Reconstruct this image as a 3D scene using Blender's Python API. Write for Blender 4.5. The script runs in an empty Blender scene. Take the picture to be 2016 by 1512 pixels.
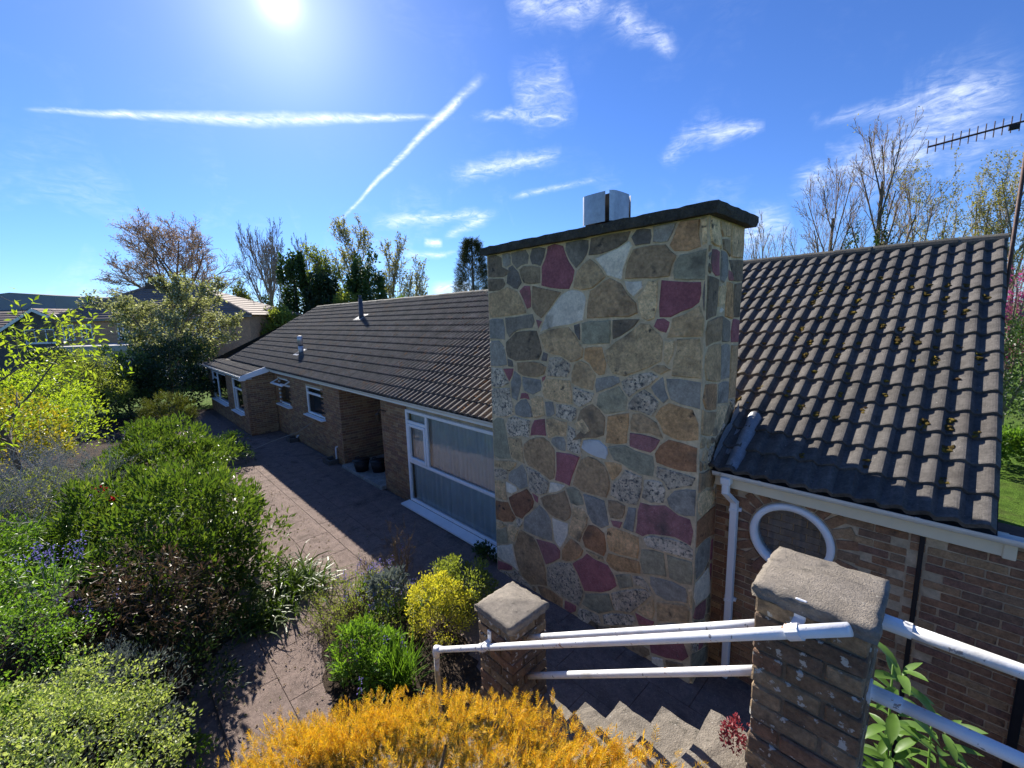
import bpy, math, random
import numpy as np
from mathutils import Vector, Matrix

# ------------------------------------------------------------------ scene, camera, sky, sun
scene = bpy.context.scene
COL = scene.collection
R_ = np.random.default_rng(7)
random.seed(7)

cam_d = bpy.data.cameras.new("camera")
cam = bpy.data.objects.new("camera", cam_d)
COL.objects.link(cam)
cam_d.sensor_width = 36.0
cam_d.lens = 15.0
cam_d.clip_start = 0.05
cam_d.clip_end = 3000
CR = Vector((0.69576, 0.71779, -0.02620))
CU = Vector((-0.09398, 0.12714, 0.98742))
CF = Vector((-0.71210, 0.68455, -0.15592))
cam.matrix_world = Matrix(((CR.x, CU.x, -CF.x, 0.0), (CR.y, CU.y, -CF.y, 0.0), (CR.z, CU.z, -CF.z, 4.15), (0, 0, 0, 1)))
scene.camera = cam

SUN = Vector((-0.8108, 0.2794, 0.5143)).normalized()
SUN_EL = math.asin(SUN.z)
SUN_ROT = math.atan2(SUN.x, SUN.y)

scene.view_settings.view_transform = 'Standard'
scene.view_settings.look = 'None'
scene.view_settings.gamma = 1.0
scene.view_settings.exposure = 1.62

world = bpy.data.worlds.new("World")
scene.world = world
world.use_nodes = True
world.cycles.sampling_method = 'MANUAL'
world.cycles.sample_map_resolution = 512
scene.cycles.max_bounces = 7
scene.cycles.diffuse_bounces = 3
scene.cycles.glossy_bounces = 3
scene.cycles.transparent_max_bounces = 8
wn = world.node_tree.nodes
wl = world.node_tree.links
wn.clear()
w_out = wn.new('ShaderNodeOutputWorld')
w_bg = wn.new('ShaderNodeBackground')
w_bg.inputs['Strength'].default_value = 0.07
wl.new(w_bg.outputs[0], w_out.inputs[0])
w_sky = wn.new('ShaderNodeTexSky')
w_sky.sky_type = 'NISHITA'
w_sky.sun_disc = False
w_sky.sun_elevation = SUN_EL
w_sky.sun_rotation = SUN_ROT
w_sky.altitude = 100
w_sky.air_density = 1.0
w_sky.dust_density = 0.05
w_sky.ozone_density = 3.0
w_tc = wn.new('ShaderNodeTexCoord')

def wmath(op, a, b=None, c=None, clamp=False):
    n = wn.new('ShaderNodeMath')
    n.operation = op
    n.use_clamp = clamp
    for i, v in enumerate((a, b, c)):
        if v is None:
            continue
        if isinstance(v, (int, float)):
            n.inputs[i].default_value = v
        else:
            wl.new(v, n.inputs[i])
    return n.outputs[0]

def wdot(vec):
    n = wn.new('ShaderNodeVectorMath')
    n.operation = 'DOT_PRODUCT'
    wl.new(w_tc.outputs['Generated'], n.inputs[0])
    n.inputs[1].default_value = vec
    return n.outputs['Value']

def wnoise(scale, detail, rough, dist=0.0, vec=None, mscale=None):
    n = wn.new('ShaderNodeTexNoise')
    n.inputs['Scale'].default_value = scale
    n.inputs['Detail'].default_value = detail
    n.inputs['Roughness'].default_value = rough
    n.inputs['Distortion'].default_value = dist
    src = w_tc.outputs['Generated']
    if mscale:
        mp = wn.new('ShaderNodeMapping')
        mp.inputs['Scale'].default_value = mscale
        mp.inputs['Rotation'].default_value = (0.0, 0.3, 0.6)
        wl.new(src, mp.inputs['Vector'])
        src = mp.outputs[0]
    wl.new(src, n.inputs['Vector'])
    return n.outputs['Fac']

# thin cirrus streaks and aircraft trails: (plane normal, direction along, middle, half length, width at each end, strength)
TRAILS = [
((0.1441, 0.7026, -0.6969),(0.5701, 0.5167, 0.6388),(-0.809, 0.489, 0.326),0.2074,0.0031,0.0112,0.90),
((-0.3078, 0.2155, -0.9267),(0.195, 0.9676, 0.1602),(-0.931, 0.131, 0.34),0.1700,0.0033,0.0140,0.75),
((-0.2928, 0.2604, -0.92),(0.4598, 0.882, 0.1033),(-0.838, 0.393, 0.378),0.1900,0.0153,0.0048,0.75),
((-0.119, 0.3246, -0.9383),(0.7193, 0.6796, 0.1439),(-0.684, 0.658, 0.314),0.1204,0.0169,0.0127,0.55),
((-0.3922, 0.3688, -0.8427),(0.7483, 0.6608, -0.0591),(-0.535, 0.654, 0.535),0.0947,0.0266,0.0213,0.45),
((-0.7015, 0.0609, -0.71),(0.567, 0.6512, -0.5044),(-0.432, 0.756, 0.491),0.0743,0.0267,0.0107,0.45),
((0.3897, 0.4724, -0.7905),(0.8347, 0.1815, 0.5199),(-0.389, 0.862, 0.324),0.0628,0.0117,0.0214,0.40),
((-0.1712, 0.2846, -0.9432),(0.9332, 0.3539, -0.0626),(-0.316, 0.891, 0.326),0.0499,0.0187,0.0056,0.50),
((0.2215, 0.2632, -0.939),(0.9698, 0.0415, 0.2404),(-0.102, 0.964, 0.246),0.1477,0.0145,0.0687,0.42),
((-0.1155, 0.2965, -0.948),(0.9895, 0.1174, -0.0838),(-0.086, 0.948, 0.307),0.1270,0.0062,0.0233,0.30),
((-0.1261, 0.1936, -0.9729),(0.5809, 0.8094, 0.0858),(-0.804, 0.554, 0.215),0.1430,0.0109,0.0087,0.50),
((0.1066, 0.4253, -0.8988),(0.6304, 0.6701, 0.3918),(-0.769, 0.608, 0.197),0.0553,0.0067,0.0100,0.55),
((-0.1164, 0.4538, -0.8834),(0.7932, 0.5778, 0.1923),(-0.598, 0.678, 0.427),0.0602,0.0412,0.0333,0.32),
((-0.3054, 0.2518, -0.9183),(0.7076, 0.7054, -0.0419),(-0.637, 0.663, 0.394),0.1103,0.0050,0.0141,0.45),
((-0.0945, 0.1132, -0.9891),(0.5621, 0.8261, 0.0409),(-0.822, 0.552, 0.142),0.0635,0.0090,0.0034,0.60),
((-0.0637, 0.2914, -0.9545),(0.7791, 0.6122, 0.1349),(-0.624, 0.735, 0.266),0.0974,0.0054,0.0054,0.40),
((0.1925, 0.2134, -0.9578),(0.9403, 0.2389, 0.2422),(-0.281, 0.947, 0.155),0.0517,0.0294,0.0294,0.50),
((-0.1623, 0.0551, -0.9852),(0.5557, 0.8302, -0.0451),(-0.815, 0.555, 0.165),0.0219,0.0100,0.0100,0.95),
((-0.0217, 0.0802, -0.9965),(0.5976, 0.8002, 0.0514),(-0.802, 0.594, 0.065),0.0487,0.0207,0.0184,0.90),
]
n_fine = wnoise(20, 9, 0.66, 1.6, mscale=(1.0, 1.0, 3.2))
n_fib = wnoise(60, 6, 0.7, 0.8, mscale=(0.5, 1.0, 2.4))
n_big = wnoise(9, 4, 0.6, 0.4)
n_wob = wnoise(11, 5, 0.6, 0.6)
fine = wmath('MULTIPLY_ADD', n_fine, 3.4, -1.2, True)
fib = wmath('MULTIPLY_ADD', n_fib, 2.2, -0.5, True)
wisp = wmath('MULTIPLY', fine, wmath('MULTIPLY_ADD', fib, 0.7, 0.4))
wob = wmath('SUBTRACT', n_wob, 0.5)
total = None
for nrm, tv, mid, hl, w0, w1, inten in TRAILS:
    trail = inten >= 0.7
    s = wmath('DIVIDE', wdot(tv), math.sin(hl))
    kk = 1.15 if trail else 1.9
    w = wmath('MULTIPLY_ADD', s, kk * (w1 - w0) / 2, kk * (w0 + w1) / 2)
    w = wmath('MAXIMUM', w, 0.001)
    off = wmath('MULTIPLY', wob, 3.0 * max(w0, w1) if not trail else 0.012)
    d = wmath('ABSOLUTE', wmath('ADD', wdot(nrm), off))
    m = wmath('SUBTRACT', 1.0, wmath('DIVIDE', d, w), None, True)
    m = wmath('POWER', m, 1.4 if trail else 1.7)
    e = wmath('MULTIPLY', wmath('SUBTRACT', 1.0, wmath('ABSOLUTE', wmath('ADD', s, wmath('MULTIPLY', wob, 0.5)))), 2.5, None, True)
    m = wmath('MULTIPLY', m, e)
    f = wmath('GREATER_THAN', wdot(mid), 0.5)
    m = wmath('MULTIPLY', m, f)
    m = wmath('MULTIPLY', m, inten * 1.15)
    m = wmath('MULTIPLY', m, wmath('MULTIPLY_ADD', wisp, 0.8, 0.3) if trail else wmath('MULTIPLY_ADD', wisp, 1.0, 0.10))
    total = m if total is None else wmath('ADD', total, m)
# a faint veil of high cloud everywhere, denser towards the horizon
zc = wdot((0, 0, 1))
veil = wmath('MULTIPLY', wmath('MULTIPLY_ADD', n_big, 3.0, -1.55, True), fine)
low = wmath('SUBTRACT', 1.0, wmath('MULTIPLY', zc, 3.2), None, True)
veil = wmath('MULTIPLY', veil, wmath('MULTIPLY_ADD', low, 0.55, 0.05))
total = wmath('ADD', total, veil, None, True)
sd = wmath('MAXIMUM', wdot(tuple(SUN)), 0.0)
glow = wmath('ADD', wmath('MULTIPLY', wmath('POWER', sd, 25.0), 0.8),
             wmath('ADD', wmath('MULTIPLY', wmath('POWER', sd, 170.0), 1.7), wmath('MULTIPLY', wmath('POWER', sd, 2600.0), 4.0)))
w_tint = wn.new('ShaderNodeMix')
w_tint.data_type = 'RGBA'
w_tint.blend_type = 'MULTIPLY'
w_tint.inputs['Factor'].default_value = 1.0
wl.new(w_sky.outputs[0], w_tint.inputs['A'])
w_tint.inputs['B'].default_value = (0.33, 0.485, 0.80, 1)
w_mix = wn.new('ShaderNodeMix')
w_mix.data_type = 'RGBA'
wl.new(total, w_mix.inputs['Factor'])
wl.new(w_tint.outputs['Result'], w_mix.inputs['A'])
w_mix.inputs['B'].default_value = (6.5, 6.9, 7.4, 1)
w_gc = wn.new('ShaderNodeCombineColor')
for i, k in enumerate((1.0, 1.0, 0.96)):
    wl.new(wmath('MULTIPLY', glow, k), w_gc.inputs[i])
w_add = wn.new('ShaderNodeMix')
w_add.data_type = 'RGBA'
w_add.blend_type = 'ADD'
w_add.inputs['Factor'].default_value = 1.0
wl.new(w_mix.outputs['Result'], w_add.inputs['A'])
wl.new(w_gc.outputs[0], w_add.inputs['B'])
wl.new(w_add.outputs['Result'], w_bg.inputs['Color'])

sun_d = bpy.data.lights.new("sun", 'SUN')
sun_d.energy = 3.7
sun_d.angle = math.radians(0.53)
sun_d.color = (1.0, 0.94, 0.84)
sun = bpy.data.objects.new("sun", sun_d)
COL.objects.link(sun)
sun.rotation_euler = (-SUN).to_track_quat('-Z', 'Y').to_euler()
sun.location = (0, 0, 30)

# ------------------------------------------------------------------ materials
MATS = {}

def M(name, cols, rand=None, rough=0.85, ns=6.0, na=0.35, bump=0.3, bs=60.0, spec=0.3, transl=0.0, spots=(), metal=0.0, tcol=None, bdist=0.01, stretch=None):
    """cols: colours picked at random per object / per island / by noise; ns,na: large noise; spots: (colour, scale, threshold, softness)"""
    if name in MATS:
        return MATS[name]
    m = bpy.data.materials.new(name)
    m.use_nodes = True
    nt = m.node_tree
    N, L = nt.nodes, nt.links
    N.clear()
    out = N.new('ShaderNodeOutputMaterial')
    pr = N.new('ShaderNodeBsdfPrincipled')
    pr.inputs['Roughness'].default_value = rough
    pr.inputs['Specular IOR Level'].default_value = spec
    pr.inputs['Metallic'].default_value = metal
    geo = N.new('ShaderNodeNewGeometry')
    pos = geo.outputs['Position']
    if stretch:
        mp = N.new('ShaderNodeMapping')
        mp.inputs['Scale'].default_value = stretch
        L.new(pos, mp.inputs['Vector'])
        pos = mp.outputs[0]

    def noise(scale, detail=5.0, r=0.6):
        n = N.new('ShaderNodeTexNoise')
        n.inputs['Scale'].default_value = scale
        n.inputs['Detail'].default_value = detail
        n.inputs['Roughness'].default_value = r
        L.new(pos, n.inputs['Vector'])
        return n.outputs['Fac']
    if len(cols) > 1:
        rp = N.new('ShaderNodeValToRGB')
        cr = rp.color_ramp
        cr.interpolation = 'CONSTANT' if rand in ('obj', 'island_c') else 'LINEAR'
        while len(cr.elements) < len(cols):
            cr.elements.new(0.5)
        for i, c in enumerate(cols):
            if cr.interpolation == 'CONSTANT':
                cr.elements[i].position = i / len(cols)
            else:
                cr.elements[i].position = i / max(1, len(cols) - 1)
            cr.elements[i].color = (*c, 1)
        if rand == 'obj':
            oi = N.new('ShaderNodeObjectInfo')
            L.new(oi.outputs['Random'], rp.inputs[0])
        elif rand in ('island', 'island_c'):
            L.new(geo.outputs['Random Per Island'], rp.inputs[0])
        else:
            st = N.new('ShaderNodeMapRange')
            st.inputs[1].default_value = 0.3
            st.inputs[2].default_value = 0.7
            L.new(noise(ns * 0.37), st.inputs[0])
            L.new(st.outputs[0], rp.inputs[0])
        col = rp.outputs[0]
    else:
        rg = N.new('ShaderNodeRGB')
        rg.outputs[0].default_value = (*cols[0], 1)
        col = rg.outputs[0]
    if na > 0:
        mr = N.new('ShaderNodeMapRange')
        mr.inputs[1].default_value = 0.25
        mr.inputs[2].default_value = 0.75
        mr.inputs[3].default_value = 1 - na
        mr.inputs[4].default_value = 1 + na
        L.new(noise(ns, 7.0, 0.65), mr.inputs[0])
        mx = N.new('ShaderNodeMix')
        mx.data_type = 'RGBA'
        mx.blend_type = 'MULTIPLY'
        mx.inputs['Factor'].default_value = 1.0
        L.new(col, mx.inputs['A'])
        L.new(mr.outputs[0], mx.inputs['B'])
        col = mx.outputs['Result']
    if na > 0.13 and bump > 0:
        mr = N.new('ShaderNodeMapRange')
        mr.inputs[1].default_value = 0.3
        mr.inputs[2].default_value = 0.7
        mr.inputs[3].default_value = 1 - na * 0.8
        mr.inputs[4].default_value = 1 + na * 0.8
        L.new(noise(ns * 4.7, 6.0, 0.7), mr.inputs[0])
        mx = N.new('ShaderNodeMix')
        mx.data_type = 'RGBA'
        mx.blend_type = 'MULTIPLY'
        mx.inputs['Factor'].default_value = 1.0
        L.new(col, mx.inputs['A'])
        L.new(mr.outputs[0], mx.inputs['B'])
        col = mx.outputs['Result']
    for (sc_, scl, th, sf) in spots:
        mr = N.new('ShaderNodeMapRange')
        mr.inputs[1].default_value = th
        mr.inputs[2].default_value = th + sf
        L.new(noise(scl, 4.0, 0.6), mr.inputs[0])
        mx = N.new('ShaderNodeMix')
        mx.data_type = 'RGBA'
        L.new(mr.outputs[0], mx.inputs['Factor'])
        L.new(col, mx.inputs['A'])
        mx.inputs['B'].default_value = (*sc_, 1)
        col = mx.outputs['Result']
    L.new(col, pr.inputs['Base Color'])
    if bump > 0:
        b = N.new('ShaderNodeBump')
        b.inputs['Strength'].default_value = bump
        b.inputs['Distance'].default_value = bdist
        L.new(noise(bs, 6.0, 0.65), b.inputs['Height'])
        L.new(b.outputs[0], pr.inputs['Normal'])
    sh = pr.outputs[0]
    if transl > 0:
        tr = N.new('ShaderNodeBsdfTranslucent')
        hs = N.new('ShaderNodeMix')
        hs.data_type = 'RGBA'
        hs.blend_type = 'MULTIPLY'
        hs.inputs['Factor'].default_value = 1.0
        L.new(col, hs.inputs['A'])
        hs.inputs['B'].default_value = (*(tcol or (1.7, 1.7, 0.7)), 1)
        L.new(hs.outputs['Result'], tr.inputs[0])
        mxs = N.new('ShaderNodeMixShader')
        mxs.inputs[0].default_value = transl
        L.new(sh, mxs.inputs[1])
        L.new(tr.outputs[0], mxs.inputs[2])
        sh = mxs.outputs[0]
    L.new(sh, out.inputs[0])
    MATS[name] = m
    return m

def glass_mat(name, tint=(0.75, 0.8, 0.8), refl=1.0):
    m = bpy.data.materials.new(name)
    m.use_nodes = True
    N, L = m.node_tree.nodes, m.node_tree.links
    N.clear()
    out = N.new('ShaderNodeOutputMaterial')
    tr = N.new('ShaderNodeBsdfTransparent')
    tr.inputs[0].default_value = (*tint, 1)
    gl = N.new('ShaderNodeBsdfGlossy')
    gl.inputs['Roughness'].default_value = 0.02
    gl.inputs[0].default_value = (1, 1, 1, 1)
    fr = N.new('ShaderNodeFresnel')
    fr.inputs[0].default_value = 1.5
    k = N.new('ShaderNodeMath')
    k.operation = 'MULTIPLY_ADD'
    k.inputs[1].default_value = refl
    k.inputs[2].default_value = 0.04
    L.new(fr.outputs[0], k.inputs[0])
    mx = N.new('ShaderNodeMixShader')
    L.new(k.outputs[0], mx.inputs[0])
    L.new(tr.outputs[0], mx.inputs[1])
    L.new(gl.outputs[0], mx.inputs[2])
    L.new(mx.outputs[0], out.inputs[0])
    return m

GLASS = glass_mat('window_glass', (0.95, 0.96, 0.96), 0.9)
UPVC = M('white_plastic', [(0.84, 0.84, 0.83)], rough=0.35, ns=3, na=0.07, bump=0.03, bs=30, spec=0.5, spots=[((0.35, 0.34, 0.3), 9, 0.72, 0.1)])
GUTTER = M('gutter_plastic', [(0.68, 0.66, 0.6)], rough=0.45, ns=5, na=0.12, bump=0.05, bs=40, spec=0.45, spots=[((0.3, 0.28, 0.22), 14, 0.64, 0.12)])
FASCIA = M('cream_fascia_paint', [(0.74, 0.64, 0.45)], rough=0.5, ns=4, na=0.08, bump=0.05, bs=40)
PIPE = M('white_pipe_paint', [(0.75, 0.75, 0.75)], rough=0.42, ns=12, na=0.08, bump=0.12, bs=55, spec=0.5, spots=[((0.5, 0.48, 0.43), 5, 0.55, 0.2), ((0.24, 0.24, 0.25), 22, 0.645, 0.012), ((0.34, 0.19, 0.11), 17, 0.66, 0.02)])
MORTAR = M('mortar', [(0.437, 0.336, 0.213), (0.503, 0.385, 0.247)], ns=5, na=0.3, bump=0.5, bs=150)
MORTAR_STONE = M('stone_mortar', [(0.60, 0.45, 0.27), (0.64, 0.49, 0.30)], ns=4, na=0.28, bump=0.6, bs=110)
BRICKC = [(0.304, 0.168, 0.085), (0.259, 0.137, 0.074), (0.344, 0.200, 0.102), (0.214, 0.125, 0.077), (0.292, 0.150, 0.079), (0.363, 0.225, 0.116), (0.273, 0.168, 0.095), (0.233, 0.123, 0.079)]
BRICK = M('brick', BRICKC, 'obj', ns=14, na=0.4, bump=0.5, bs=120, spots=[((0.045, 0.035, 0.03), 8, 0.62, 0.15)])
BRICK_FAR = M('brick_joined', BRICKC, 'island_c', ns=14, na=0.35, bump=0.4, bs=120)
BRICK_OLD = M('weathered_brick', [(0.196, 0.138, 0.085), (0.156, 0.102, 0.062), (0.228, 0.164, 0.100), (0.130, 0.090, 0.062), (0.181, 0.108, 0.070)], 'obj', ns=11, na=0.45, bump=0.8, bs=90,
              spots=[((0.035, 0.03, 0.026), 6, 0.56, 0.2), ((0.42, 0.41, 0.37), 24, 0.60, 0.04)])
BRICK_DARK = M('dark_brick', [(0.13, 0.12, 0.11), (0.10, 0.095, 0.088), (0.155, 0.14, 0.125)], 'island_c', ns=14, na=0.3, bump=0.4, bs=110)
CAP = M('weathered_cap_stone', [(0.204, 0.175, 0.141), (0.245, 0.212, 0.171)], ns=9, na=0.3, bump=0.8, bs=170, bdist=0.012,
        spots=[((0.12, 0.105, 0.085), 19, 0.6, 0.12), ((0.09, 0.08, 0.068), 5, 0.66, 0.12), ((0.47, 0.45, 0.39), 34, 0.68, 0.05)])
CAPDARK = M('dark_cap_concrete', [(0.050, 0.045, 0.036), (0.074, 0.066, 0.050)], ns=8, na=0.5, bump=1.0, bs=55, bdist=0.02, spots=[((0.16, 0.15, 0.1), 26, 0.64, 0.08)])
CONC = M('step_concrete', [(0.173, 0.148, 0.119), (0.216, 0.187, 0.151)], ns=7, na=0.3, bump=0.8, bs=110, spots=[((0.09, 0.08, 0.06), 12, 0.6, 0.1), ((0.45, 0.43, 0.38), 60, 0.67, 0.04)])
TILEC = [(0.088, 0.080, 0.074), (0.076, 0.070, 0.065), (0.101, 0.092, 0.084), (0.083, 0.074, 0.067)]
TSP = [((0.04, 0.035, 0.03), 5, 0.57, 0.2), ((0.45, 0.42, 0.36), 45, 0.70, 0.03)]
TILE = M('concrete_tile', TILEC, 'obj', ns=9, na=0.4, bump=0.7, bs=120, spots=TSP, rough=0.9)
TILE_FAR = M('concrete_tile_joined', TILEC, 'island', ns=3, na=0.4, bump=0.6, bs=90, spots=TSP + [((0.14, 0.085, 0.05), 2.3, 0.58, 0.14)], rough=0.9)
RIDGE = M('ridge_tile', [(0.07, 0.066, 0.055), (0.10, 0.092, 0.075)], 'obj', ns=8, na=0.4, bump=0.7, bs=80, spots=[((0.17, 0.15, 0.08), 11, 0.62, 0.1)])
MOSS = M('moss', [(0.132, 0.099, 0.025), (0.086, 0.059, 0.025), (0.185, 0.139, 0.028), (0.066, 0.043, 0.025)], 'island', ns=60, na=0.5, bump=1.0, bs=180, rough=1.0, spec=0.0)
MOSS_RED = M('dry_moss', [(0.16, 0.085, 0.045), (0.09, 0.05, 0.03), (0.20, 0.11, 0.06)], 'island', ns=60, na=0.4, bump=1.0, bs=120, rough=1.0, spec=0.0)
LEAD = M('lead_sheet', [(0.19, 0.20, 0.215), (0.26, 0.27, 0.28)], rough=0.45, ns=9, na=0.25, bump=0.4, bs=26, metal=0.35, spec=0.5)
STEEL = M('stainless_steel', [(0.40, 0.40, 0.40)], rough=0.40, ns=4, na=0.2, bump=0.1, bs=20, metal=0.85, spots=[((0.3, 0.29, 0.27), 6, 0.62, 0.2)])
BLACK = M('black_plastic', [(0.016, 0.016, 0.018)], rough=0.55, na=0.2, bump=0.1)
POTRED = M('terracotta', [(0.14, 0.05, 0.035)], na=0.3)
RUST = M('rusty_mast', [(0.075, 0.05, 0.045), (0.11, 0.065, 0.05)], ns=20, na=0.4, rough=0.7, metal=0.3)
SLAB = M('paving_slab', [(0.225, 0.170, 0.147), (0.220, 0.166, 0.144), (0.228, 0.172, 0.149), (0.223, 0.169, 0.147)], 'obj', ns=5, na=0.28, bump=1.0, bs=120, rough=0.95, spec=0.15, bdist=0.02,
         spots=[((0.085, 0.066, 0.055), 1.9, 0.56, 0.2), ((0.45, 0.40, 0.34), 95, 0.63, 0.05), ((0.05, 0.042, 0.036), 48, 0.64, 0.06)])
JOINT = M('joint_dirt', [(0.15, 0.115, 0.098), (0.175, 0.135, 0.115)], ns=6, na=0.4, bump=0.8, bs=90)
SOIL = M('soil', [(0.045, 0.033, 0.025), (0.075, 0.055, 0.042)], ns=7, na=0.5, bump=1.0, bs=40, bdist=0.05, rough=1.0, spec=0.1)
GRASS = M('lawn', [(0.06, 0.115, 0.015), (0.09, 0.16, 0.022), (0.075, 0.10, 0.025)], ns=5, na=0.5, bump=1.0, bs=45, bdist=0.06, rough=1.0, spec=0.1)
BARK = M('bark', [(0.105, 0.081, 0.063), (0.168, 0.140, 0.112)], ns=4, na=0.4, bump=0.8, bs=30)
BARKP = M('pale_bark', [(0.255, 0.225, 0.195), (0.165, 0.135, 0.112)], ns=4, na=0.4, bump=0.5, bs=30)
TWIG = M('twig_brown', [(0.221, 0.153, 0.111), (0.170, 0.119, 0.093)], ns=3, na=0.3, bump=0)
TWIGR = M('beech_twig', [(0.340, 0.212, 0.145), (0.255, 0.162, 0.119)], ns=1, na=0.3, bump=0)
TWIGP = M('pale_grey_twig', [(0.42, 0.40, 0.38), (0.32, 0.30, 0.29)], ns=3, na=0.3, bump=0)
TWIGG = M('twig_grey', [(0.320, 0.288, 0.256), (0.224, 0.200, 0.184)], ns=3, na=0.3, bump=0)

def leafmat(name, cols, transl=0.4, rough=0.5, spec=0.4, tcol=None):
    return M(name, cols, 'island', rough=rough, ns=30, na=0.15, bump=0, spec=spec, transl=transl, tcol=tcol)

# ------------------------------------------------------------------ mesh helpers
WL = {}

def mesh(name, V, F, mat=None, smooth=False):
    me = bpy.data.meshes.new(name)
    V = np.asarray(V, dtype=np.float32).reshape(-1, 3)
    if not isinstance(F, list):
        F = [F]
    if F and not isinstance(F[0], np.ndarray):
        g = {}
        for f in F:
            g.setdefault(len(f), []).append(f)
        F = [np.array(v, dtype=np.int32) for v in g.values()]
    F = [f for f in F if len(f)]
    li = np.concatenate([f.ravel() for f in F]).astype(np.int32)
    lt = np.concatenate([np.full(len(f), f.shape[1], dtype=np.int32) for f in F])
    ls = np.concatenate([[0], np.cumsum(lt)[:-1]]).astype(np.int32)
    me.vertices.add(len(V))
    me.vertices.foreach_set('co', V.ravel())
    me.loops.add(len(li))
    me.loops.foreach_set('vertex_index', li)
    me.polygons.add(len(lt))
    me.polygons.foreach_set('loop_start', ls)
    me.polygons.foreach_set('loop_total', lt)
    me.polygons.foreach_set('use_smooth', np.full(len(lt), bool(smooth)))
    me.update(calc_edges=True)
    if mat:
        me.materials.append(mat)
    return me

def tag(o, label, cat=None, group=None, kind=None):
    if label:
        o['label'] = label
    if cat:
        o['category'] = cat
    if group:
        o['group'] = group
    if kind:
        o['kind'] = kind
    return o

def thing(name, label, cat, loc=(0, 0, 0), group=None):
    o = bpy.data.objects.new(name, None)
    o.empty_display_size = 0.2
    COL.objects.link(o)
    o.location = loc
    WL[o] = np.array(loc, dtype=float)
    return tag(o, label, cat, group)

def part(name, V, F, mat, parent=None, smooth=False, kind=None, label=None):
    """one mesh object; V in world coordinates"""
    off = WL[parent] if parent is not None else np.zeros(3)
    me = mesh(name, np.asarray(V, dtype=float).reshape(-1, 3) - off, F, mat, smooth)
    o = bpy.data.objects.new(name, me)
    COL.objects.link(o)
    if parent is not None:
        o.parent = parent
    WL[o] = off
    if kind:
        o['kind'] = kind
    if label:
        o['label'] = label
    return o

def inst(name, me, loc, parent, rot=(0, 0, 0), scale=(1, 1, 1)):
    o = bpy.data.objects.new(name, me)
    COL.objects.link(o)
    o.parent = parent
    o.location = tuple(np.asarray(loc, dtype=float) - WL[parent])
    o.rotation_euler = rot
    o.scale = scale
    WL[o] = WL[parent]
    return o

BOXF = [(0, 3, 2, 1), (4, 5, 6, 7), (0, 1, 5, 4), (1, 2, 6, 5), (2, 3, 7, 6), (3, 0, 4, 7)]

class MB:
    def __init__(self):
        self.V, self.F, self.n = [], {}, 0

    def add(self, V, F):
        V = np.asarray(V, dtype=float).reshape(-1, 3)
        if isinstance(F, np.ndarray):
            F = [F]
        if len(F) and not isinstance(F[0], np.ndarray):
            g = {}
            for f in F:
                g.setdefault(len(f), []).append(f)
            F = [np.array(v) for v in g.values()]
        for f in F:
            if len(f):
                self.F.setdefault(f.shape[1], []).append(f + self.n)
        self.V.append(V)
        self.n += len(V)
        return self

    def box(self, x0, x1, y0, y1, z0, z1):
        return self.add([(x0, y0, z0), (x1, y0, z0), (x1, y1, z0), (x0, y1, z0), (x0, y0, z1), (x1, y0, z1), (x1, y1, z1), (x0, y1, z1)], BOXF)

    def bbox(self, x0, x1, y0, y1, z0, z1, b=0.01):
        """box with chamfered edges"""
        c = np.array([(x0 + x1) / 2, (y0 + y1) / 2, (z0 + z1) / 2])
        h = np.array([(x1 - x0) / 2, (y1 - y0) / 2, (z1 - z0) / 2])
        V, F = chamfer(h, b)
        return self.add(V + c, F)

    def tube(self, pts, rad, k=8, cap=True):
        V, F = tube(pts, rad, k, cap)
        return self.add(V, F)

    def get(self):
        return np.concatenate(self.V), [np.concatenate(v) for v in self.F.values()]

    def part(self, name, mat, parent=None, smooth=False, kind=None, label=None):
        V, F = self.get()
        return part(name, V, F, mat, parent, smooth, kind, label)

def chamfer(h, b):
    h = np.asarray(h, float)
    V, idx = [], {}
    for sx in (-1, 1):
        for sy in (-1, 1):
            for sz in (-1, 1):
                s = np.array([sx, sy, sz])
                for a in range(3):
                    p = s * (h - b)
                    p[a] = s[a] * h[a]
                    idx[(sx, sy, sz, a)] = len(V)
                    V.append(p)
    F = []
    for a in range(3):
        o = [i for i in range(3) if i != a]
        for s in (-1, 1):
            q = []
            for u, v in ((-1, -1), (1, -1), (1, 1), (-1, 1)):
                c = [0, 0, 0]
                c[a], c[o[0]], c[o[1]] = s, u, v
                q.append(idx[(*c, a)])
            if (s == 1) == (a == 1):
                q.reverse()
            F.append(tuple(q))
    for a in range(3):
        o = [i for i in range(3) if i != a]
        for u in (-1, 1):
            for v in (-1, 1):
                q = []
                for s, aa in ((-1, o[0]), (1, o[0]), (1, o[1]), (-1, o[1])):
                    c = [0, 0, 0]
                    c[a], c[o[0]], c[o[1]] = s, u, v
                    q.append(idx[(*c, aa)])
                F.append(tuple(q))
    for sx in (-1, 1):
        for sy in (-1, 1):
            for sz in (-1, 1):
                F.append(tuple(idx[(sx, sy, sz, a)] for a in range(3)))
    V = np.array(V)
    F2 = []
    for f in F:
        p = V[list(f)]
        nn = np.cross(p[1] - p[0], p[2] - p[0])
        F2.append(f if nn @ p.mean(0) > 0 else tuple(reversed(f)))
    return V, F2

def frames(d):
    d = d / np.maximum(np.linalg.norm(d, axis=-1, keepdims=True), 1e-9)
    ref = np.where(np.abs(d[..., 2:3]) > 0.9, np.array([1.0, 0, 0]), np.array([0, 0, 1.0]))
    u = np.cross(ref, d)
    u /= np.maximum(np.linalg.norm(u, axis=-1, keepdims=True), 1e-9)
    return d, u, np.cross(d, u)

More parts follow.
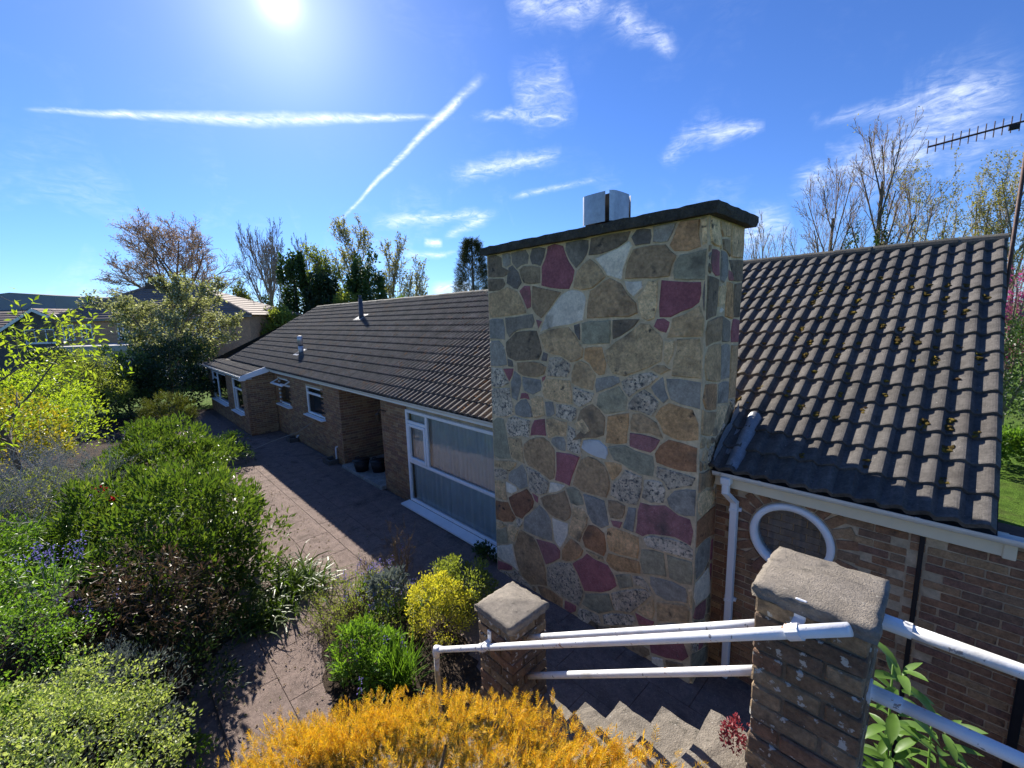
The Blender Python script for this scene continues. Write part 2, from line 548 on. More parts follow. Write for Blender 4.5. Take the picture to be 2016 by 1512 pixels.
def tube(pts, rad, k=8, cap=True):
    P = np.asarray(pts, float)
    n = len(P)
    rad = np.broadcast_to(np.asarray(rad, float), (n,))
    T = np.gradient(P, axis=0)
    d, u, v = frames(T)
    for i in range(1, n):
        if u[i] @ u[i - 1] < 0.3:
            u[i] = u[i - 1] - d[i] * (u[i - 1] @ d[i])
            u[i] /= np.linalg.norm(u[i])
            v[i] = np.cross(d[i], u[i])
    a = np.linspace(0, 2 * np.pi, k, endpoint=False)
    V = P[:, None] + rad[:, None, None] * (np.cos(a)[None, :, None] * u[:, None] + np.sin(a)[None, :, None] * v[:, None])
    F = []
    for i in range(n - 1):
        for j in range(k):
            F.append((i * k + j, i * k + (j + 1) % k, (i + 1) * k + (j + 1) % k, (i + 1) * k + j))
    V = V.reshape(-1, 3)
    if cap:
        F.append(tuple(reversed(range(k))))
        F.append(tuple((n - 1) * k + j for j in range(k)))
    return V, F

def segs(S, k=3):
    """S: rows p0(3) p1(3) r0 r1 -> prisms"""
    S = np.asarray(S, float)
    p0, p1, r0, r1 = S[:, :3], S[:, 3:6], S[:, 6], S[:, 7]
    d, u, v = frames(p1 - p0)
    a = np.linspace(0, 2 * np.pi, k, endpoint=False)
    ring = np.cos(a)[None, :, None] * u[:, None] + np.sin(a)[None, :, None] * v[:, None]
    V = np.concatenate([p0[:, None] + ring * r0[:, None, None], p1[:, None] + ring * r1[:, None, None]], axis=1)
    n = len(S)
    base = (np.arange(n) * 2 * k)[:, None]
    fs = [np.stack([base[:, 0] + j, base[:, 0] + (j + 1) % k, base[:, 0] + k + (j + 1) % k, base[:, 0] + k + j], axis=1) for j in range(k)]
    return V.reshape(-1, 3), np.concatenate(fs)

def unit(a):
    return a / np.maximum(np.linalg.norm(a, axis=-1, keepdims=True), 1e-9)

def leaves(P, D, L, W, rng, fold=0.25, up=None, mid=0.45):
    """folded four-point leaves, two triangles each"""
    P = np.asarray(P, float)
    n = len(P)
    D = unit(np.asarray(D, float))
    Nn = rng.normal(size=(n, 3)) * 0.7
    Nn[:, 2] += 0.8 if up is None else up
    side = unit(np.cross(D, Nn))
    nn = np.cross(side, D)
    L = np.broadcast_to(np.asarray(L, float), (n,))[:, None]
    W = np.broadcast_to(np.asarray(W, float), (n,))[:, None]
    V = np.stack([P, P + D * L * mid + side * W * 0.5 + nn * W * fold, P + D * L, P + D * L * mid - side * W * 0.5 + nn * W * fold], axis=1)
    b = (np.arange(n) * 4)[:, None]
    F = np.concatenate([np.concatenate([b, b + 1, b + 2], 1), np.concatenate([b, b + 2, b + 3], 1)])
    return V.reshape(-1, 3), F

def blades(P, D, L, W, rng, droop=0.5, seg=4):
    """arching strap leaves"""
    P = np.asarray(P, float)
    n = len(P)
    D = unit(np.asarray(D, float))
    L = np.broadcast_to(np.asarray(L, float), (n,))
    W = np.broadcast_to(np.asarray(W, float), (n,))
    side = unit(np.cross(D, rng.normal(size=(n, 3)) * 0.3 + np.array([0, 0, 1.0])))
    out, p, d = [], P.copy(), D.copy()
    for i in range(seg + 1):
        t = i / seg
        w = W * (1 - t ** 2) * 0.5 + 0.0008
        out.append(np.stack([p + side * w[:, None], p - side * w[:, None]], 1))
        p = p + d * (L / seg)[:, None]
        d = d.copy()
        d[:, 2] -= droop / seg * (0.5 + 1.5 * t)
        d = unit(d)
    V = np.stack(out, 1).reshape(n, -1, 3)
    b = (np.arange(n) * 2 * (seg + 1))[:, None]
    F = np.concatenate([np.concatenate([b + 2 * i, b + 2 * i + 1, b + 2 * i + 3, b + 2 * i + 2], 1) for i in range(seg)])
    return V.reshape(-1, 3), F

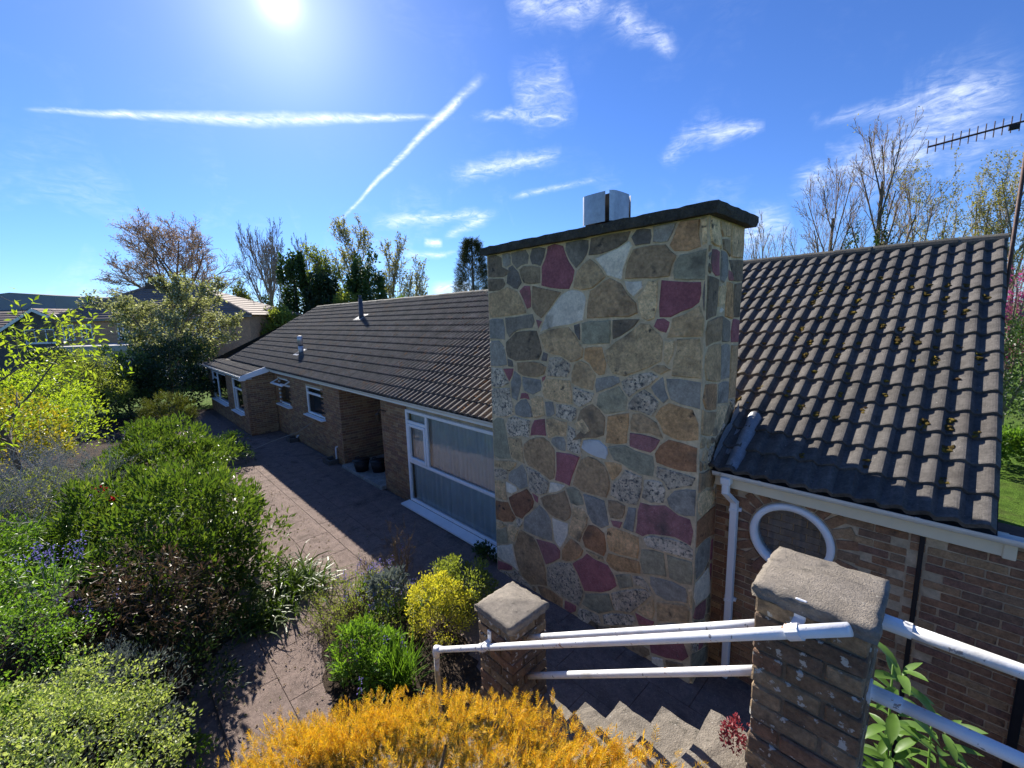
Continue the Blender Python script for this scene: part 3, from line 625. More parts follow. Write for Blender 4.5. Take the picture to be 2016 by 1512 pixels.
def mound_pts(n, c, r, rng, clumps=60, cr=0.22, lower=-0.25, shell=0.75):
    """points in clumps over the upper shell of an ellipsoid, and their outward directions"""
    d = unit(rng.normal(size=(clumps * 3, 3)))
    d = d[d[:, 2] > lower][:clumps]
    rad = shell + (1 - shell) * rng.random(len(d)) ** 0.5 + rng.normal(size=len(d)) * 0.09
    crs = cr * rng.uniform(0.6, 1.35, len(d))
    cc = d * rad[:, None]
    i = rng.integers(0, len(cc), n)
    q = cc[i] + unit(rng.normal(size=(n, 3))) * (crs[i] * rng.random(n) ** 0.45)[:, None]
    o = unit(q * 0.6 + (q - cc[i]) * 1.2 / cr)
    return np.asarray(c) + q * np.asarray(r), o
FRONT="""D -4.925,4.74 -4.811,4.734 -4.702,4.725 -4.592,4.716 -4.399,4.775 -4.562,4.829 -4.621,4.859 -4.618,4.928 -4.618,4.995 -4.749,5.037 -4.918,5.04 -4.924,4.876|K -4.59,4.867 -4.516,4.843 -4.44,4.867 -4.434,4.939 -4.438,5.017 -4.518,5.036 -4.608,5.028 -4.596,4.94|G -4.41,4.901 -4.31,4.805 -4.212,4.844 -4.104,4.851 -4.081,4.958 -4.137,5.039 -4.277,5.035 -4.411,5.024|G -4.023,4.835 -3.941,4.82 -3.871,4.797 -3.816,4.9 -3.77,5.017 -3.888,5.036 -4.024,5.039 -4.061,4.925|M -3.795,4.883 -3.851,4.777 -3.844,4.657 -3.861,4.543 -3.706,4.515 -3.552,4.481 -3.399,4.465 -3.346,4.57 -3.314,4.693 -3.393,4.778 -3.452,4.869 -3.492,4.998 -3.628,5.039 -3.746,5.028 -3.77,4.956|G -3.457,4.949 -3.388,4.82 -3.287,4.707 -3.199,4.769 -3.132,4.848 -3.115,4.924 -3.102,5.01 -3.216,5.039 -3.329,5.037 -3.447,5.037|D -3.105,4.836 -2.955,4.836 -2.813,4.859 -2.697,4.894 -2.592,4.939 -2.546,5.039 -2.722,5.039 -2.895,5.038 -3.08,5.028 -3.087,4.924|G -2.495,4.87 -2.407,4.871 -2.323,4.871 -2.309,4.937 -2.318,5.023 -2.408,5.04 -2.489,5.04 -2.547,4.972|K -2.289,4.881 -2.206,4.864 -2.122,4.862 -2.074,4.937 -2.026,5.04 -2.158,5.04 -2.29,5.04 -2.288,4.962|O -2.068,4.903 -2.108,4.826 -2.06,4.765 -1.927,4.745 -1.79,4.764 -1.803,4.9 -1.811,5.04 -1.906,5.04 -2,5.04 -2.034,4.972|T -1.771,4.778 -1.735,4.791 -1.735,4.916 -1.735,5.04 -1.795,5.04 -1.783,4.908|D -4.925,4.535 -4.805,4.536 -4.684,4.536 -4.584,4.57 -4.544,4.621 -4.593,4.692 -4.748,4.704 -4.904,4.717 -4.924,4.627|G -4.43,4.566 -4.38,4.546 -4.302,4.524 -4.22,4.607 -4.287,4.758 -4.399,4.859 -4.488,4.834 -4.483,4.802 -4.509,4.723 -4.517,4.614|D -4.234,4.687 -4.18,4.596 -4.08,4.585 -3.981,4.578 -3.881,4.581 -3.874,4.688 -3.886,4.784 -4.029,4.817 -4.18,4.826 -4.269,4.79|B -3.277,4.678 -3.311,4.582 -3.34,4.48 -3.195,4.445 -3.051,4.458 -2.968,4.508 -2.865,4.569 -2.932,4.668 -2.993,4.737 -3.1,4.806 -3.187,4.744|S -2.893,4.668 -2.841,4.586 -2.746,4.554 -2.653,4.516 -2.642,4.633 -2.617,4.713 -2.573,4.79 -2.531,4.874 -2.557,4.932 -2.704,4.869 -2.855,4.827 -3.027,4.807 -2.947,4.729|B -2.583,4.714 -2.613,4.626 -2.626,4.531 -2.445,4.519 -2.266,4.518 -2.085,4.513 -2.081,4.612 -2.025,4.719 -2.106,4.777 -2.151,4.839 -2.286,4.851 -2.415,4.851 -2.518,4.841 -2.549,4.776|V -2.055,4.476 -1.95,4.467 -1.843,4.46 -1.735,4.454 -1.735,4.598 -1.735,4.741 -1.811,4.73 -1.888,4.723 -1.987,4.724 -2.042,4.649 -2.057,4.564|B -4.925,4.137 -4.666,4.155 -4.406,4.172 -4.14,4.192 -4.193,4.307 -4.247,4.405 -4.309,4.498 -4.513,4.577 -4.72,4.507 -4.925,4.511 -4.925,4.386 -4.925,4.262|P -4.132,4.245 -4.057,4.27 -4.061,4.414 -4.065,4.557 -4.175,4.566 -4.279,4.509 -4.199,4.381|B -4.032,4.258 -3.985,4.18 -3.879,4.116 -3.743,4.227 -3.631,4.333 -3.516,4.449 -3.692,4.483 -3.86,4.521 -4.027,4.559 -4.03,4.408|S -3.599,4.325 -3.696,4.235 -3.798,4.146 -3.909,3.935 -3.622,4.011 -3.401,4.033 -3.188,4.079 -3.164,4.204 -3.137,4.346 -3.191,4.415 -3.259,4.441 -3.339,4.45 -3.417,4.445 -3.52,4.404|B -2.971,4.471 -3.088,4.426 -3.125,4.304 -3.131,4.209 -3.143,4.097 -2.938,4.106 -2.745,4.112 -2.552,4.109 -2.449,4.155 -2.467,4.267 -2.582,4.361 -2.664,4.491 -2.806,4.556 -2.897,4.526|S -2.589,4.412 -2.546,4.361 -2.503,4.332 -2.446,4.361 -2.395,4.426 -2.414,4.491 -2.519,4.493 -2.626,4.502|T -2.46,4.321 -2.435,4.202 -2.398,4.106 -2.329,4.056 -2.25,4.086 -2.229,4.217 -2.223,4.35 -2.224,4.489 -2.341,4.49 -2.379,4.401|M -2.198,4.109 -2.079,4.105 -1.963,4.151 -1.846,4.192 -1.773,4.241 -1.768,4.324 -1.769,4.438 -1.902,4.446 -2.034,4.453 -2.184,4.485 -2.194,4.343 -2.201,4.223|P -2.255,4 -2.192,3.961 -2.115,3.939 -2.092,4.002 -2.08,4.056 -2.141,4.085 -2.221,4.094|B -2.117,3.883 -1.974,3.91 -1.855,3.91 -1.735,3.911 -1.735,4.003 -1.735,4.094 -1.777,4.205 -1.918,4.135 -2.057,4.086 -2.072,3.994|G -1.737,4.153 -1.735,4.159 -1.735,4.301 -1.735,4.443 -1.748,4.434 -1.748,4.293|K -4.925,3.82 -4.818,3.822 -4.712,3.825 -4.589,3.815 -4.591,3.977 -4.614,4.129 -4.771,4.123 -4.925,4.12 -4.925,3.97|G -4.503,3.852 -4.423,3.922 -4.316,3.964 -4.186,3.983 -4.041,3.985 -3.998,4.073 -4.016,4.185 -4.213,4.161 -4.397,4.145 -4.581,4.139 -4.57,4.032 -4.559,3.922|P -3.926,3.971 -3.853,4.08 -3.977,4.105|D -4.578,3.787 -4.588,3.667 -4.551,3.562 -4.385,3.515 -4.213,3.537 -4.047,3.552 -3.935,3.553 -3.875,3.657 -3.905,3.809 -3.952,3.956 -4.096,3.956 -4.237,3.956 -4.367,3.924 -4.461,3.855|B -3.814,3.691 -3.691,3.635 -3.568,3.638 -3.455,3.597 -3.376,3.56 -3.289,3.576 -3.196,3.626 -3.186,3.729 -3.261,3.825 -3.331,3.925 -3.42,4.013 -3.592,3.989 -3.761,3.954 -3.913,3.898 -3.872,3.805|G -3.231,3.832 -3.23,3.946 -3.239,4.046 -3.336,4.029 -3.302,3.935|V -3.2,3.791 -3.055,3.791 -2.925,3.806 -2.795,3.806 -2.796,3.94 -2.798,4.074 -2.937,4.075 -3.077,4.077 -3.207,4.055 -3.201,3.934|D -2.766,3.852 -2.669,3.897 -2.575,3.951 -2.486,4.005 -2.417,4.084 -2.537,4.083 -2.656,4.081 -2.776,4.08 -2.771,3.966|T -2.732,3.833 -2.788,3.778 -2.87,3.725 -2.831,3.585 -2.768,3.455 -2.6,3.436 -2.45,3.498 -2.307,3.557 -2.234,3.598 -2.16,3.64 -2.155,3.748 -2.146,3.855 -2.188,3.928 -2.258,3.975 -2.314,4.029 -2.412,4.045 -2.514,3.953 -2.622,3.891|T -2.142,3.641 -2.082,3.602 -2.097,3.595 -2.027,3.708 -2.019,3.858 -2.126,3.853 -2.136,3.748|B -2.05,3.559 -2.052,3.546 -2.119,3.592 -2.205,3.59 -2.291,3.543 -2.167,3.484|T -2.039,3.483 -1.867,3.485 -1.736,3.49 -1.739,3.629 -1.737,3.763 -1.757,3.891 -1.872,3.891 -1.993,3.885 -1.992,3.765 -2.031,3.65|K -4.925,3.407 -4.818,3.417 -4.709,3.422 -4.569,3.445 -4.595,3.593 -4.614,3.725 -4.723,3.799 -4.824,3.79 -4.925,3.782 -4.925,3.657 -4.925,3.532|G -4.539,3.421 -4.432,3.428 -4.447,3.513 -4.552,3.537|P -4.527,3.209 -4.458,3.307 -4.433,3.403 -4.541,3.396 -4.653,3.39 -4.596,3.305|B -4.349,3.359 -4.233,3.324 -4.114,3.313 -3.968,3.316 -3.83,3.364 -3.789,3.474 -3.901,3.517 -4.012,3.533 -4.122,3.519 -4.233,3.505 -4.362,3.498|L -3.776,3.349 -3.611,3.35 -3.442,3.349 -3.394,3.433 -3.379,3.531 -3.467,3.571 -3.535,3.604 -3.637,3.617 -3.743,3.593 -3.758,3.472|G -3.881,3.541 -3.78,3.542 -3.758,3.644 -3.849,3.672|O -3.176,3.603 -3.074,3.552 -3.019,3.478 -2.957,3.416 -2.865,3.441 -2.851,3.563 -2.884,3.672 -2.916,3.779 -3.039,3.765 -3.16,3.741|B -3.37,3.281 -3.216,3.249 -3.039,3.222 -3.027,3.333 -2.99,3.415 -3.059,3.484 -3.108,3.551 -3.208,3.585 -3.314,3.544 -3.371,3.416|P -3.87,3.252 -3.829,3.294 -3.803,3.347 -3.877,3.326|K -2.988,3.208 -2.873,3.257 -2.766,3.3 -2.659,3.356 -2.664,3.425 -2.762,3.426 -2.876,3.41 -2.989,3.373 -3.004,3.295|L -2.62,3.283 -2.536,3.197 -2.422,3.304 -2.297,3.357 -2.185,3.463 -2.273,3.509 -2.399,3.487 -2.522,3.449 -2.632,3.378|K -2.216,3.264 -2.123,3.176 -2.072,3.23 -2.104,3.332 -2.129,3.476 -2.221,3.401 -2.269,3.346|K -2.044,3.234 -1.925,3.199 -1.802,3.188 -1.735,3.172 -1.735,3.308 -1.735,3.445 -1.85,3.457 -1.967,3.464 -2.105,3.444 -2.071,3.325|L -4.925,3.084 -4.801,3.096 -4.677,3.113 -4.528,3.168 -4.622,3.286 -4.681,3.395 -4.806,3.388 -4.925,3.38 -4.925,3.232|K -4.501,3.193 -4.48,3.074 -4.485,2.961 -4.362,2.925 -4.322,3.063 -4.276,3.208 -4.293,3.311 -4.413,3.371 -4.455,3.259|K -4.22,3.09 -4.058,3.048 -3.902,3.123 -3.885,3.205 -3.902,3.284 -4.016,3.289 -4.123,3.286 -4.244,3.299 -4.25,3.185|T -3.875,3.127 -3.839,3.039 -3.747,3.027 -3.63,3.01 -3.513,3.013 -3.357,3.011 -3.368,3.177 -3.4,3.327 -3.55,3.32 -3.675,3.322 -3.796,3.313 -3.851,3.232|L -3.344,3.095 -3.332,3.022 -3.237,2.973 -3.143,3.036 -3.061,3.081 -3.01,3.187 -3.167,3.218 -3.342,3.247|V -2.867,2.954 -2.722,2.993 -2.577,3.023 -2.559,3.181 -2.675,3.317 -2.824,3.245 -2.956,3.191 -2.979,3.049|L -2.545,3.127 -2.552,3.046 -2.397,3.055 -2.247,3.018 -2.191,3.1 -2.17,3.177 -2.249,3.259 -2.359,3.312 -2.472,3.231|P -4.317,2.965 -4.207,2.998 -4.105,2.974 -4.151,3.054 -4.197,3.067 -4.288,3.067|L -4.925,2.66 -4.811,2.635 -4.695,2.646 -4.571,2.665 -4.464,2.709 -4.45,2.829 -4.508,2.968 -4.512,3.108 -4.652,3.092 -4.788,3.069 -4.925,3.052 -4.925,2.921 -4.925,2.791|K -4.409,2.711 -4.234,2.703 -4.057,2.711 -4.1,2.874 -4.194,2.977 -4.283,2.956 -4.363,2.9 -4.423,2.833|T -4.032,2.724 -3.933,2.754 -3.832,2.798 -3.85,2.916 -3.869,3.053 -3.989,3.052 -4.09,3.002 -4.07,2.852|K -3.809,2.782 -3.721,2.794 -3.663,2.831 -3.665,2.92 -3.685,2.998 -3.74,2.997 -3.832,2.988 -3.816,2.883|L -3.644,2.798 -3.509,2.79 -3.362,2.765 -3.287,2.857 -3.279,2.972 -3.404,2.991 -3.517,2.985 -3.647,2.983 -3.636,2.878|B -3.229,2.947 -3.281,2.82 -3.202,2.689 -3.368,2.52 -3.145,2.606 -2.999,2.628 -2.865,2.68 -2.866,2.79 -2.859,2.911 -2.951,3.004 -3.058,3.059 -3.135,3.009|O -2.86,2.592 -2.702,2.616 -2.555,2.654 -2.554,2.776 -2.543,2.884 -2.538,3.019 -2.689,2.968 -2.825,2.942 -2.837,2.833 -2.839,2.723|B -2.514,2.802 -2.4,2.811 -2.283,2.82 -2.105,2.789 -2.191,2.963 -2.307,3.015 -2.389,3.033 -2.492,3.026 -2.512,2.912|O -2.206,3.026 -2.148,2.933 -2.114,2.851 -2.031,2.823 -1.956,2.81 -1.856,2.81 -1.738,2.847 -1.735,3.022 -1.808,3.161 -1.925,3.167 -2.061,3.199 -2.154,3.131|T -3.22,2.69 -3.19,2.619 -3.055,2.714 -3.197,2.862 -3.335,2.757 -3.283,2.68|V -4.925,1.963 -4.8,1.958 -4.677,1.979 -4.537,2.002 -4.58,2.21 -4.633,2.403 -4.671,2.621 -4.822,2.61 -4.925,2.549 -4.925,2.354 -4.925,2.158|L -4.609,2.42 -4.541,2.372 -4.47,2.373 -4.32,2.408 -4.143,2.416 -4.131,2.546 -4.108,2.679 -4.284,2.675 -4.439,2.698 -4.595,2.632 -4.622,2.522|P -4.121,2.454 -3.978,2.482 -3.815,2.508 -3.83,2.63 -3.831,2.752 -3.945,2.719 -4.031,2.698 -4.094,2.584|T -3.786,2.473 -3.626,2.552 -3.466,2.562 -3.456,2.67 -3.453,2.759 -3.568,2.763 -3.682,2.785 -3.802,2.754 -3.8,2.629|L -3.442,2.377 -3.333,2.367 -3.201,2.35 -3.24,2.481 -3.205,2.563 -3.314,2.605 -3.311,2.692 -3.427,2.714 -3.439,2.552|K -3.702,2.4 -3.607,2.353 -3.475,2.354 -3.465,2.467 -3.508,2.543 -3.612,2.534 -3.707,2.492 -3.733,2.439|T -4.522,2.028 -4.409,2.018 -4.237,1.999 -4.284,2.164 -4.287,2.273 -4.309,2.38 -4.426,2.352 -4.59,2.355 -4.546,2.176|B -4.263,2.301 -4.26,2.196 -4.249,2.101 -4.188,1.995 -4.07,1.979 -3.964,1.954 -3.868,1.915 -3.756,1.876 -3.684,1.932 -3.662,1.998 -3.662,2.108 -3.661,2.219 -3.661,2.338 -3.76,2.43 -3.862,2.481 -3.995,2.448 -4.133,2.391|W -3.176,2.567 -3.207,2.491 -3.212,2.452 -3.109,2.407 -2.98,2.388 -2.839,2.386 -2.81,2.472 -2.823,2.54 -2.948,2.616 -3.092,2.595|P -2.523,2.621 -2.393,2.612 -2.255,2.6 -2.199,2.652 -2.144,2.774 -2.245,2.792 -2.384,2.791 -2.526,2.782 -2.531,2.698|V -2.725,2.408 -2.62,2.398 -2.534,2.343 -2.382,2.324 -2.216,2.321 -2.199,2.455 -2.227,2.568 -2.344,2.578 -2.46,2.588 -2.578,2.618 -2.696,2.589 -2.808,2.556 -2.781,2.479|R -2.153,2.702 -2.207,2.587 -2.19,2.501 -2.056,2.483 -1.925,2.481 -1.828,2.482 -1.735,2.507 -1.737,2.633 -1.736,2.762 -1.892,2.783 -2.053,2.798|P -3.67,1.891 -3.52,1.901 -3.409,1.888 -3.362,2.024 -3.312,2.163 -3.234,2.336 -3.401,2.346 -3.515,2.324 -3.637,2.322 -3.631,2.183 -3.632,2.051|B -3.279,2.172 -3.324,2.045 -3.367,1.916 -3.191,1.871 -3.013,1.878 -2.826,1.888 -2.785,2.005 -2.78,2.112 -2.818,2.212 -2.865,2.309 -2.981,2.359 -3.108,2.377 -3.221,2.297|O -2.756,2.13 -2.676,2.209 -2.618,2.296 -2.619,2.366 -2.727,2.376 -2.875,2.359 -2.797,2.231|L -2.755,2.086 -2.777,1.939 -2.631,1.915 -2.529,1.901 -2.41,1.92 -2.374,2.025 -2.362,2.119 -2.359,2.197 -2.354,2.295 -2.461,2.306 -2.578,2.336 -2.652,2.188|L -2.188,2.329 -2.099,2.31 -2.036,2.206 -1.904,2.29 -1.777,2.333 -1.738,2.438 -1.85,2.453 -2.002,2.453 -2.172,2.468|L -2.349,2.039 -2.239,2.012 -2.081,2.055 -2.062,2.197 -2.107,2.287 -2.209,2.292 -2.326,2.262 -2.331,2.151|K -2.017,2.027 -1.94,1.989 -1.851,1.981 -1.735,2.004 -1.735,2.157 -1.735,2.311 -1.832,2.291 -1.971,2.227 -2.055,2.116|T -4.925,1.784 -4.765,1.817 -4.588,1.798 -4.447,1.91 -4.406,1.99 -4.585,1.966 -4.755,1.937 -4.925,1.903|L -4.925,1.621 -4.798,1.621 -4.655,1.644 -4.626,1.747 -4.649,1.786 -4.781,1.789 -4.925,1.75|K -4.604,1.637 -4.471,1.615 -4.353,1.57 -4.275,1.618 -4.182,1.66 -4.202,1.765 -4.203,1.859 -4.301,1.986 -4.427,1.884 -4.537,1.813 -4.596,1.744|L -4.172,1.709 -4.151,1.611 -4.041,1.599 -3.924,1.608 -3.819,1.667 -3.787,1.746 -3.778,1.835 -3.879,1.888 -3.97,1.935 -4.06,1.947 -4.216,1.976 -4.171,1.813|T -4.925,1.279 -4.777,1.276 -4.631,1.326 -4.688,1.443 -4.692,1.577 -4.814,1.593 -4.925,1.584 -4.925,1.432|S -4.666,1.442 -4.541,1.452 -4.419,1.525 -4.429,1.579 -4.536,1.599 -4.666,1.617 -4.661,1.506|S -3.783,1.68 -3.64,1.739 -3.55,1.799 -3.481,1.873 -3.608,1.873 -3.75,1.847|R -4.468,1.103 -4.323,1.101 -4.251,1.206 -4.169,1.276 -4.103,1.358 -4.066,1.454 -4.118,1.548 -4.211,1.622 -4.355,1.539 -4.488,1.455 -4.619,1.366 -4.566,1.23|R -4.922,0.905 -4.744,0.918 -4.632,0.953 -4.54,0.977 -4.466,1.071 -4.553,1.165 -4.619,1.29 -4.774,1.244 -4.923,1.229 -4.924,1.087|P -4.055,1.473 -3.991,1.459 -3.982,1.563 -4.105,1.587|B -3.65,1.349 -3.564,1.354 -3.48,1.356 -3.398,1.438 -3.38,1.53 -3.423,1.653 -3.5,1.81 -3.656,1.703 -3.805,1.64 -3.954,1.558 -3.886,1.439 -3.776,1.366|V -3.393,1.649 -3.286,1.64 -3.172,1.694 -3.2,1.796 -3.258,1.871 -3.362,1.888 -3.475,1.837 -3.428,1.728|K -3.032,1.486 -2.895,1.459 -2.78,1.547 -2.814,1.691 -2.849,1.859 -3.022,1.85 -3.193,1.844 -3.142,1.699 -3.114,1.582|B -2.773,1.639 -2.669,1.667 -2.593,1.698 -2.572,1.785 -2.56,1.881 -2.686,1.905 -2.812,1.865 -2.805,1.756|K -2.6,1.57 -2.526,1.564 -2.449,1.572 -2.435,1.73 -2.419,1.892 -2.529,1.874 -2.557,1.716|P -2.724,1.551 -2.63,1.559 -2.603,1.66 -2.7,1.631 -2.771,1.604|P -2.419,1.57 -2.337,1.569 -2.276,1.606 -2.213,1.64 -2.08,1.675 -1.945,1.7 -1.752,1.671 -1.739,1.843 -1.784,1.964 -1.922,1.959 -2.068,2.032 -2.226,1.985 -2.374,1.973 -2.396,1.843 -2.407,1.708|K -4.274,1.144 -4.29,1.032 -4.298,0.925 -4.11,0.931 -3.918,0.938 -3.712,0.967 -3.731,1.137 -3.743,1.289 -3.836,1.383 -3.967,1.446 -4.078,1.34 -4.172,1.238|S -3.694,0.999 -3.581,0.916 -3.504,1.046 -3.45,1.166 -3.449,1.251 -3.439,1.331 -3.567,1.323 -3.733,1.336 -3.701,1.151|T -3.41,1.341 -3.418,1.264 -3.429,1.185 -3.351,1.15 -3.245,1.135 -3.203,1.29 -3.131,1.415 -3.106,1.542 -3.186,1.643 -3.364,1.615 -3.366,1.445|R -3.207,1.21 -3.163,1.098 -3.007,1.103 -2.856,1.099 -2.829,1.175 -2.84,1.288 -2.853,1.415 -2.968,1.453 -3.027,1.457 -3.098,1.436 -3.163,1.32|O -2.772,1.199 -2.64,1.217 -2.513,1.241 -2.385,1.26 -2.368,1.401 -2.38,1.542 -2.528,1.536 -2.677,1.531 -2.754,1.53 -2.823,1.488 -2.826,1.34|L -2.268,1.455 -2.167,1.478 -2.084,1.484 -1.968,1.493 -1.852,1.508 -1.735,1.512 -1.735,1.629 -1.813,1.663 -1.895,1.673 -2.001,1.663 -2.106,1.641 -2.211,1.62 -2.268,1.586 -2.326,1.552|V -4.925,0.486 -4.784,0.522 -4.653,0.58 -4.656,0.681 -4.687,0.845 -4.826,0.754 -4.925,0.723 -4.925,0.604|S -4.925,0.246 -4.805,0.227 -4.684,0.228 -4.597,0.236 -4.425,0.182 -4.496,0.363 -4.527,0.473 -4.559,0.616 -4.692,0.53 -4.812,0.482 -4.925,0.421 -4.925,0.334|P -4.925,0.002 -4.806,0.05 -4.684,0.09 -4.581,0.15 -4.573,0.21 -4.686,0.206 -4.806,0.196 -4.925,0.177 -4.925,0.09|B -4.497,0.454 -4.449,0.298 -4.357,0.147 -4.168,0.082 -4.003,0.17 -3.839,0.212 -3.86,0.345 -3.866,0.481 -3.917,0.609 -3.978,0.708 -4.034,0.809 -4.108,0.9 -4.228,0.896 -4.367,0.917 -4.431,0.797 -4.462,0.692 -4.522,0.581|T -4.628,0.646 -4.509,0.642 -4.476,0.753 -4.4,0.909 -4.535,0.947 -4.626,0.923 -4.656,0.792|P -3.85,0.548 -3.715,0.659 -3.593,0.757 -3.578,0.878 -3.666,0.942 -3.788,0.929 -3.905,0.91 -4.06,0.884 -3.973,0.76 -3.917,0.665|O -3.555,0.896 -3.554,0.824 -3.566,0.753 -3.486,0.766 -3.41,0.79 -3.307,0.865 -3.213,0.952 -3.174,1.047 -3.261,1.113 -3.399,1.141 -3.488,1.016|L -3.835,0.525 -3.834,0.368 -3.822,0.219 -3.639,0.198 -3.455,0.187 -3.261,0.178 -3.214,0.305 -3.173,0.409 -3.217,0.518 -3.282,0.622 -3.333,0.695 -3.385,0.765 -3.508,0.733 -3.63,0.688 -3.731,0.609|P -3.369,0.775 -3.292,0.674 -3.221,0.569 -3.157,0.459 -3.024,0.514 -2.892,0.572 -2.759,0.655 -2.654,0.771 -2.719,0.887 -2.793,0.995 -2.9,0.992 -3.009,0.993 -3.131,1.028 -3.205,0.922 -3.285,0.847|T -3.049,1.023 -2.952,1.012 -2.862,1.016 -2.855,1.076 -3.006,1.074 -3.158,1.071|O -2.828,1.042 -2.753,0.986 -2.668,0.953 -2.562,1.008 -2.459,1.042 -2.347,1.076 -2.357,1.163 -2.374,1.237 -2.514,1.211 -2.654,1.185 -2.801,1.167|V -2.621,0.745 -2.53,0.807 -2.442,0.865 -2.465,0.944 -2.47,1.015 -2.586,0.968 -2.696,0.905 -2.655,0.834|L -2.434,0.898 -2.331,0.914 -2.252,0.934 -2.176,0.888 -2.247,0.98 -2.345,1.047 -2.447,1.003|V -2.318,1.08 -2.152,1.152 -2.025,1.183 -2.045,1.32 -2.064,1.456 -2.197,1.445 -2.339,1.405 -2.357,1.26|V -1.995,1.186 -1.863,1.181 -1.735,1.216 -1.735,1.353 -1.735,1.49 -1.884,1.474 -2.034,1.458 -2.014,1.322|K -2.15,0.902 -2.023,0.896 -1.904,0.939 -1.841,0.966 -1.776,0.983 -1.784,1.066 -1.792,1.148 -1.949,1.157 -2.105,1.136 -2.23,1.1 -2.229,1.005|L -2.686,0.428 -2.585,0.458 -2.476,0.493 -2.378,0.617 -2.284,0.737 -2.197,0.865 -2.254,0.913 -2.425,0.842 -2.586,0.734 -2.755,0.625 -2.717,0.52|V -3.209,0.239 -3.069,0.23 -2.933,0.24 -2.816,0.33 -2.698,0.41 -2.743,0.506 -2.786,0.612 -2.906,0.544 -3.025,0.486 -3.147,0.432 -3.171,0.339|L -4.699,0 -4.544,0.002 -4.388,0.005 -4.152,0.026 -4.357,0.115 -4.501,0.186 -4.638,0.081 -4.78,0.036 -4.925,0 -4.812,0|O -3.826,0 -3.69,0.005 -3.548,0.022 -3.546,0.155 -3.655,0.169 -3.759,0.184 -3.897,0.168 -4.048,0.125 -3.957,0.002|P -3.519,0.016 -3.398,0.001 -3.311,0.081 -3.3,0.161 -3.405,0.163 -3.516,0.152|L -3.271,0 -3.186,0 -3.101,0 -3.048,0.091 -2.965,0.093 -2.884,0.107 -2.934,0.212 -3.097,0.203 -3.25,0.152 -3.281,0.073|L -2.734,0.192 -2.63,0.245 -2.526,0.302 -2.423,0.359 -2.399,0.423 -2.414,0.486 -2.578,0.428 -2.736,0.351 -2.88,0.258 -2.852,0.134|T -2.183,0.569 -2.156,0.679 -2.174,0.85 -2.284,0.689 -2.384,0.562 -2.271,0.562|P -2.358,0.392 -2.268,0.438 -2.181,0.481 -2.14,0.548 -2.266,0.53 -2.412,0.527|B -2.12,0.57 -1.998,0.64 -1.875,0.71 -1.741,0.771 -1.739,0.9 -1.794,0.954 -1.902,0.91 -2.013,0.87 -2.143,0.819 -2.127,0.683|T -1.758,1.011 -1.735,0.929 -1.735,1.05 -1.735,1.17 -1.768,1.15 -1.765,1.08|D -3.214,0 -3.061,0 -2.909,0 -2.756,0 -2.774,0.135 -2.93,0.068 -3.11,0.14 -3.24,-0.008|B -2.708,0.004 -2.492,0.113 -2.267,0.181 -2.11,0.369 -2.18,0.459 -2.301,0.392 -2.422,0.325 -2.525,0.267 -2.629,0.21 -2.756,0.162|K -2.095,0.393 -1.964,0.437 -1.851,0.501 -1.737,0.581 -1.74,0.675 -1.758,0.742 -1.875,0.681 -1.991,0.612 -2.108,0.543 -2.151,0.471|B -2.466,0 -2.368,0 -2.27,0 -2.196,0.086 -2.216,0.145 -2.335,0.141 -2.458,0.096 -2.629,0.013|P -2.184,0.118 -2.091,0.141 -1.995,0.171 -1.902,0.207 -1.809,0.235 -1.738,0.341 -1.806,0.499 -1.967,0.404 -2.103,0.341 -2.208,0.221|S -2.174,0 -2.094,0.001 -2.011,0.027 -2.043,0.127 -2.117,0.103 -2.177,0.069|B -1.993,0.048 -1.847,0.021 -1.74,0.153 -1.8,0.218 -1.898,0.176 -2.004,0.139|T -4.668,0.891 -4.829,0.894 -4.924,0.848 -4.884,0.767 -4.792,0.798|L -4.31,1.067 -4.377,1.082 -4.416,1.083 -4.47,1.023 -4.389,0.936 -4.323,1.005|B -4.066,0.065 -4.1,0.088 -4.14,0.072 -4.126,0.027 -4.083,0.009"""
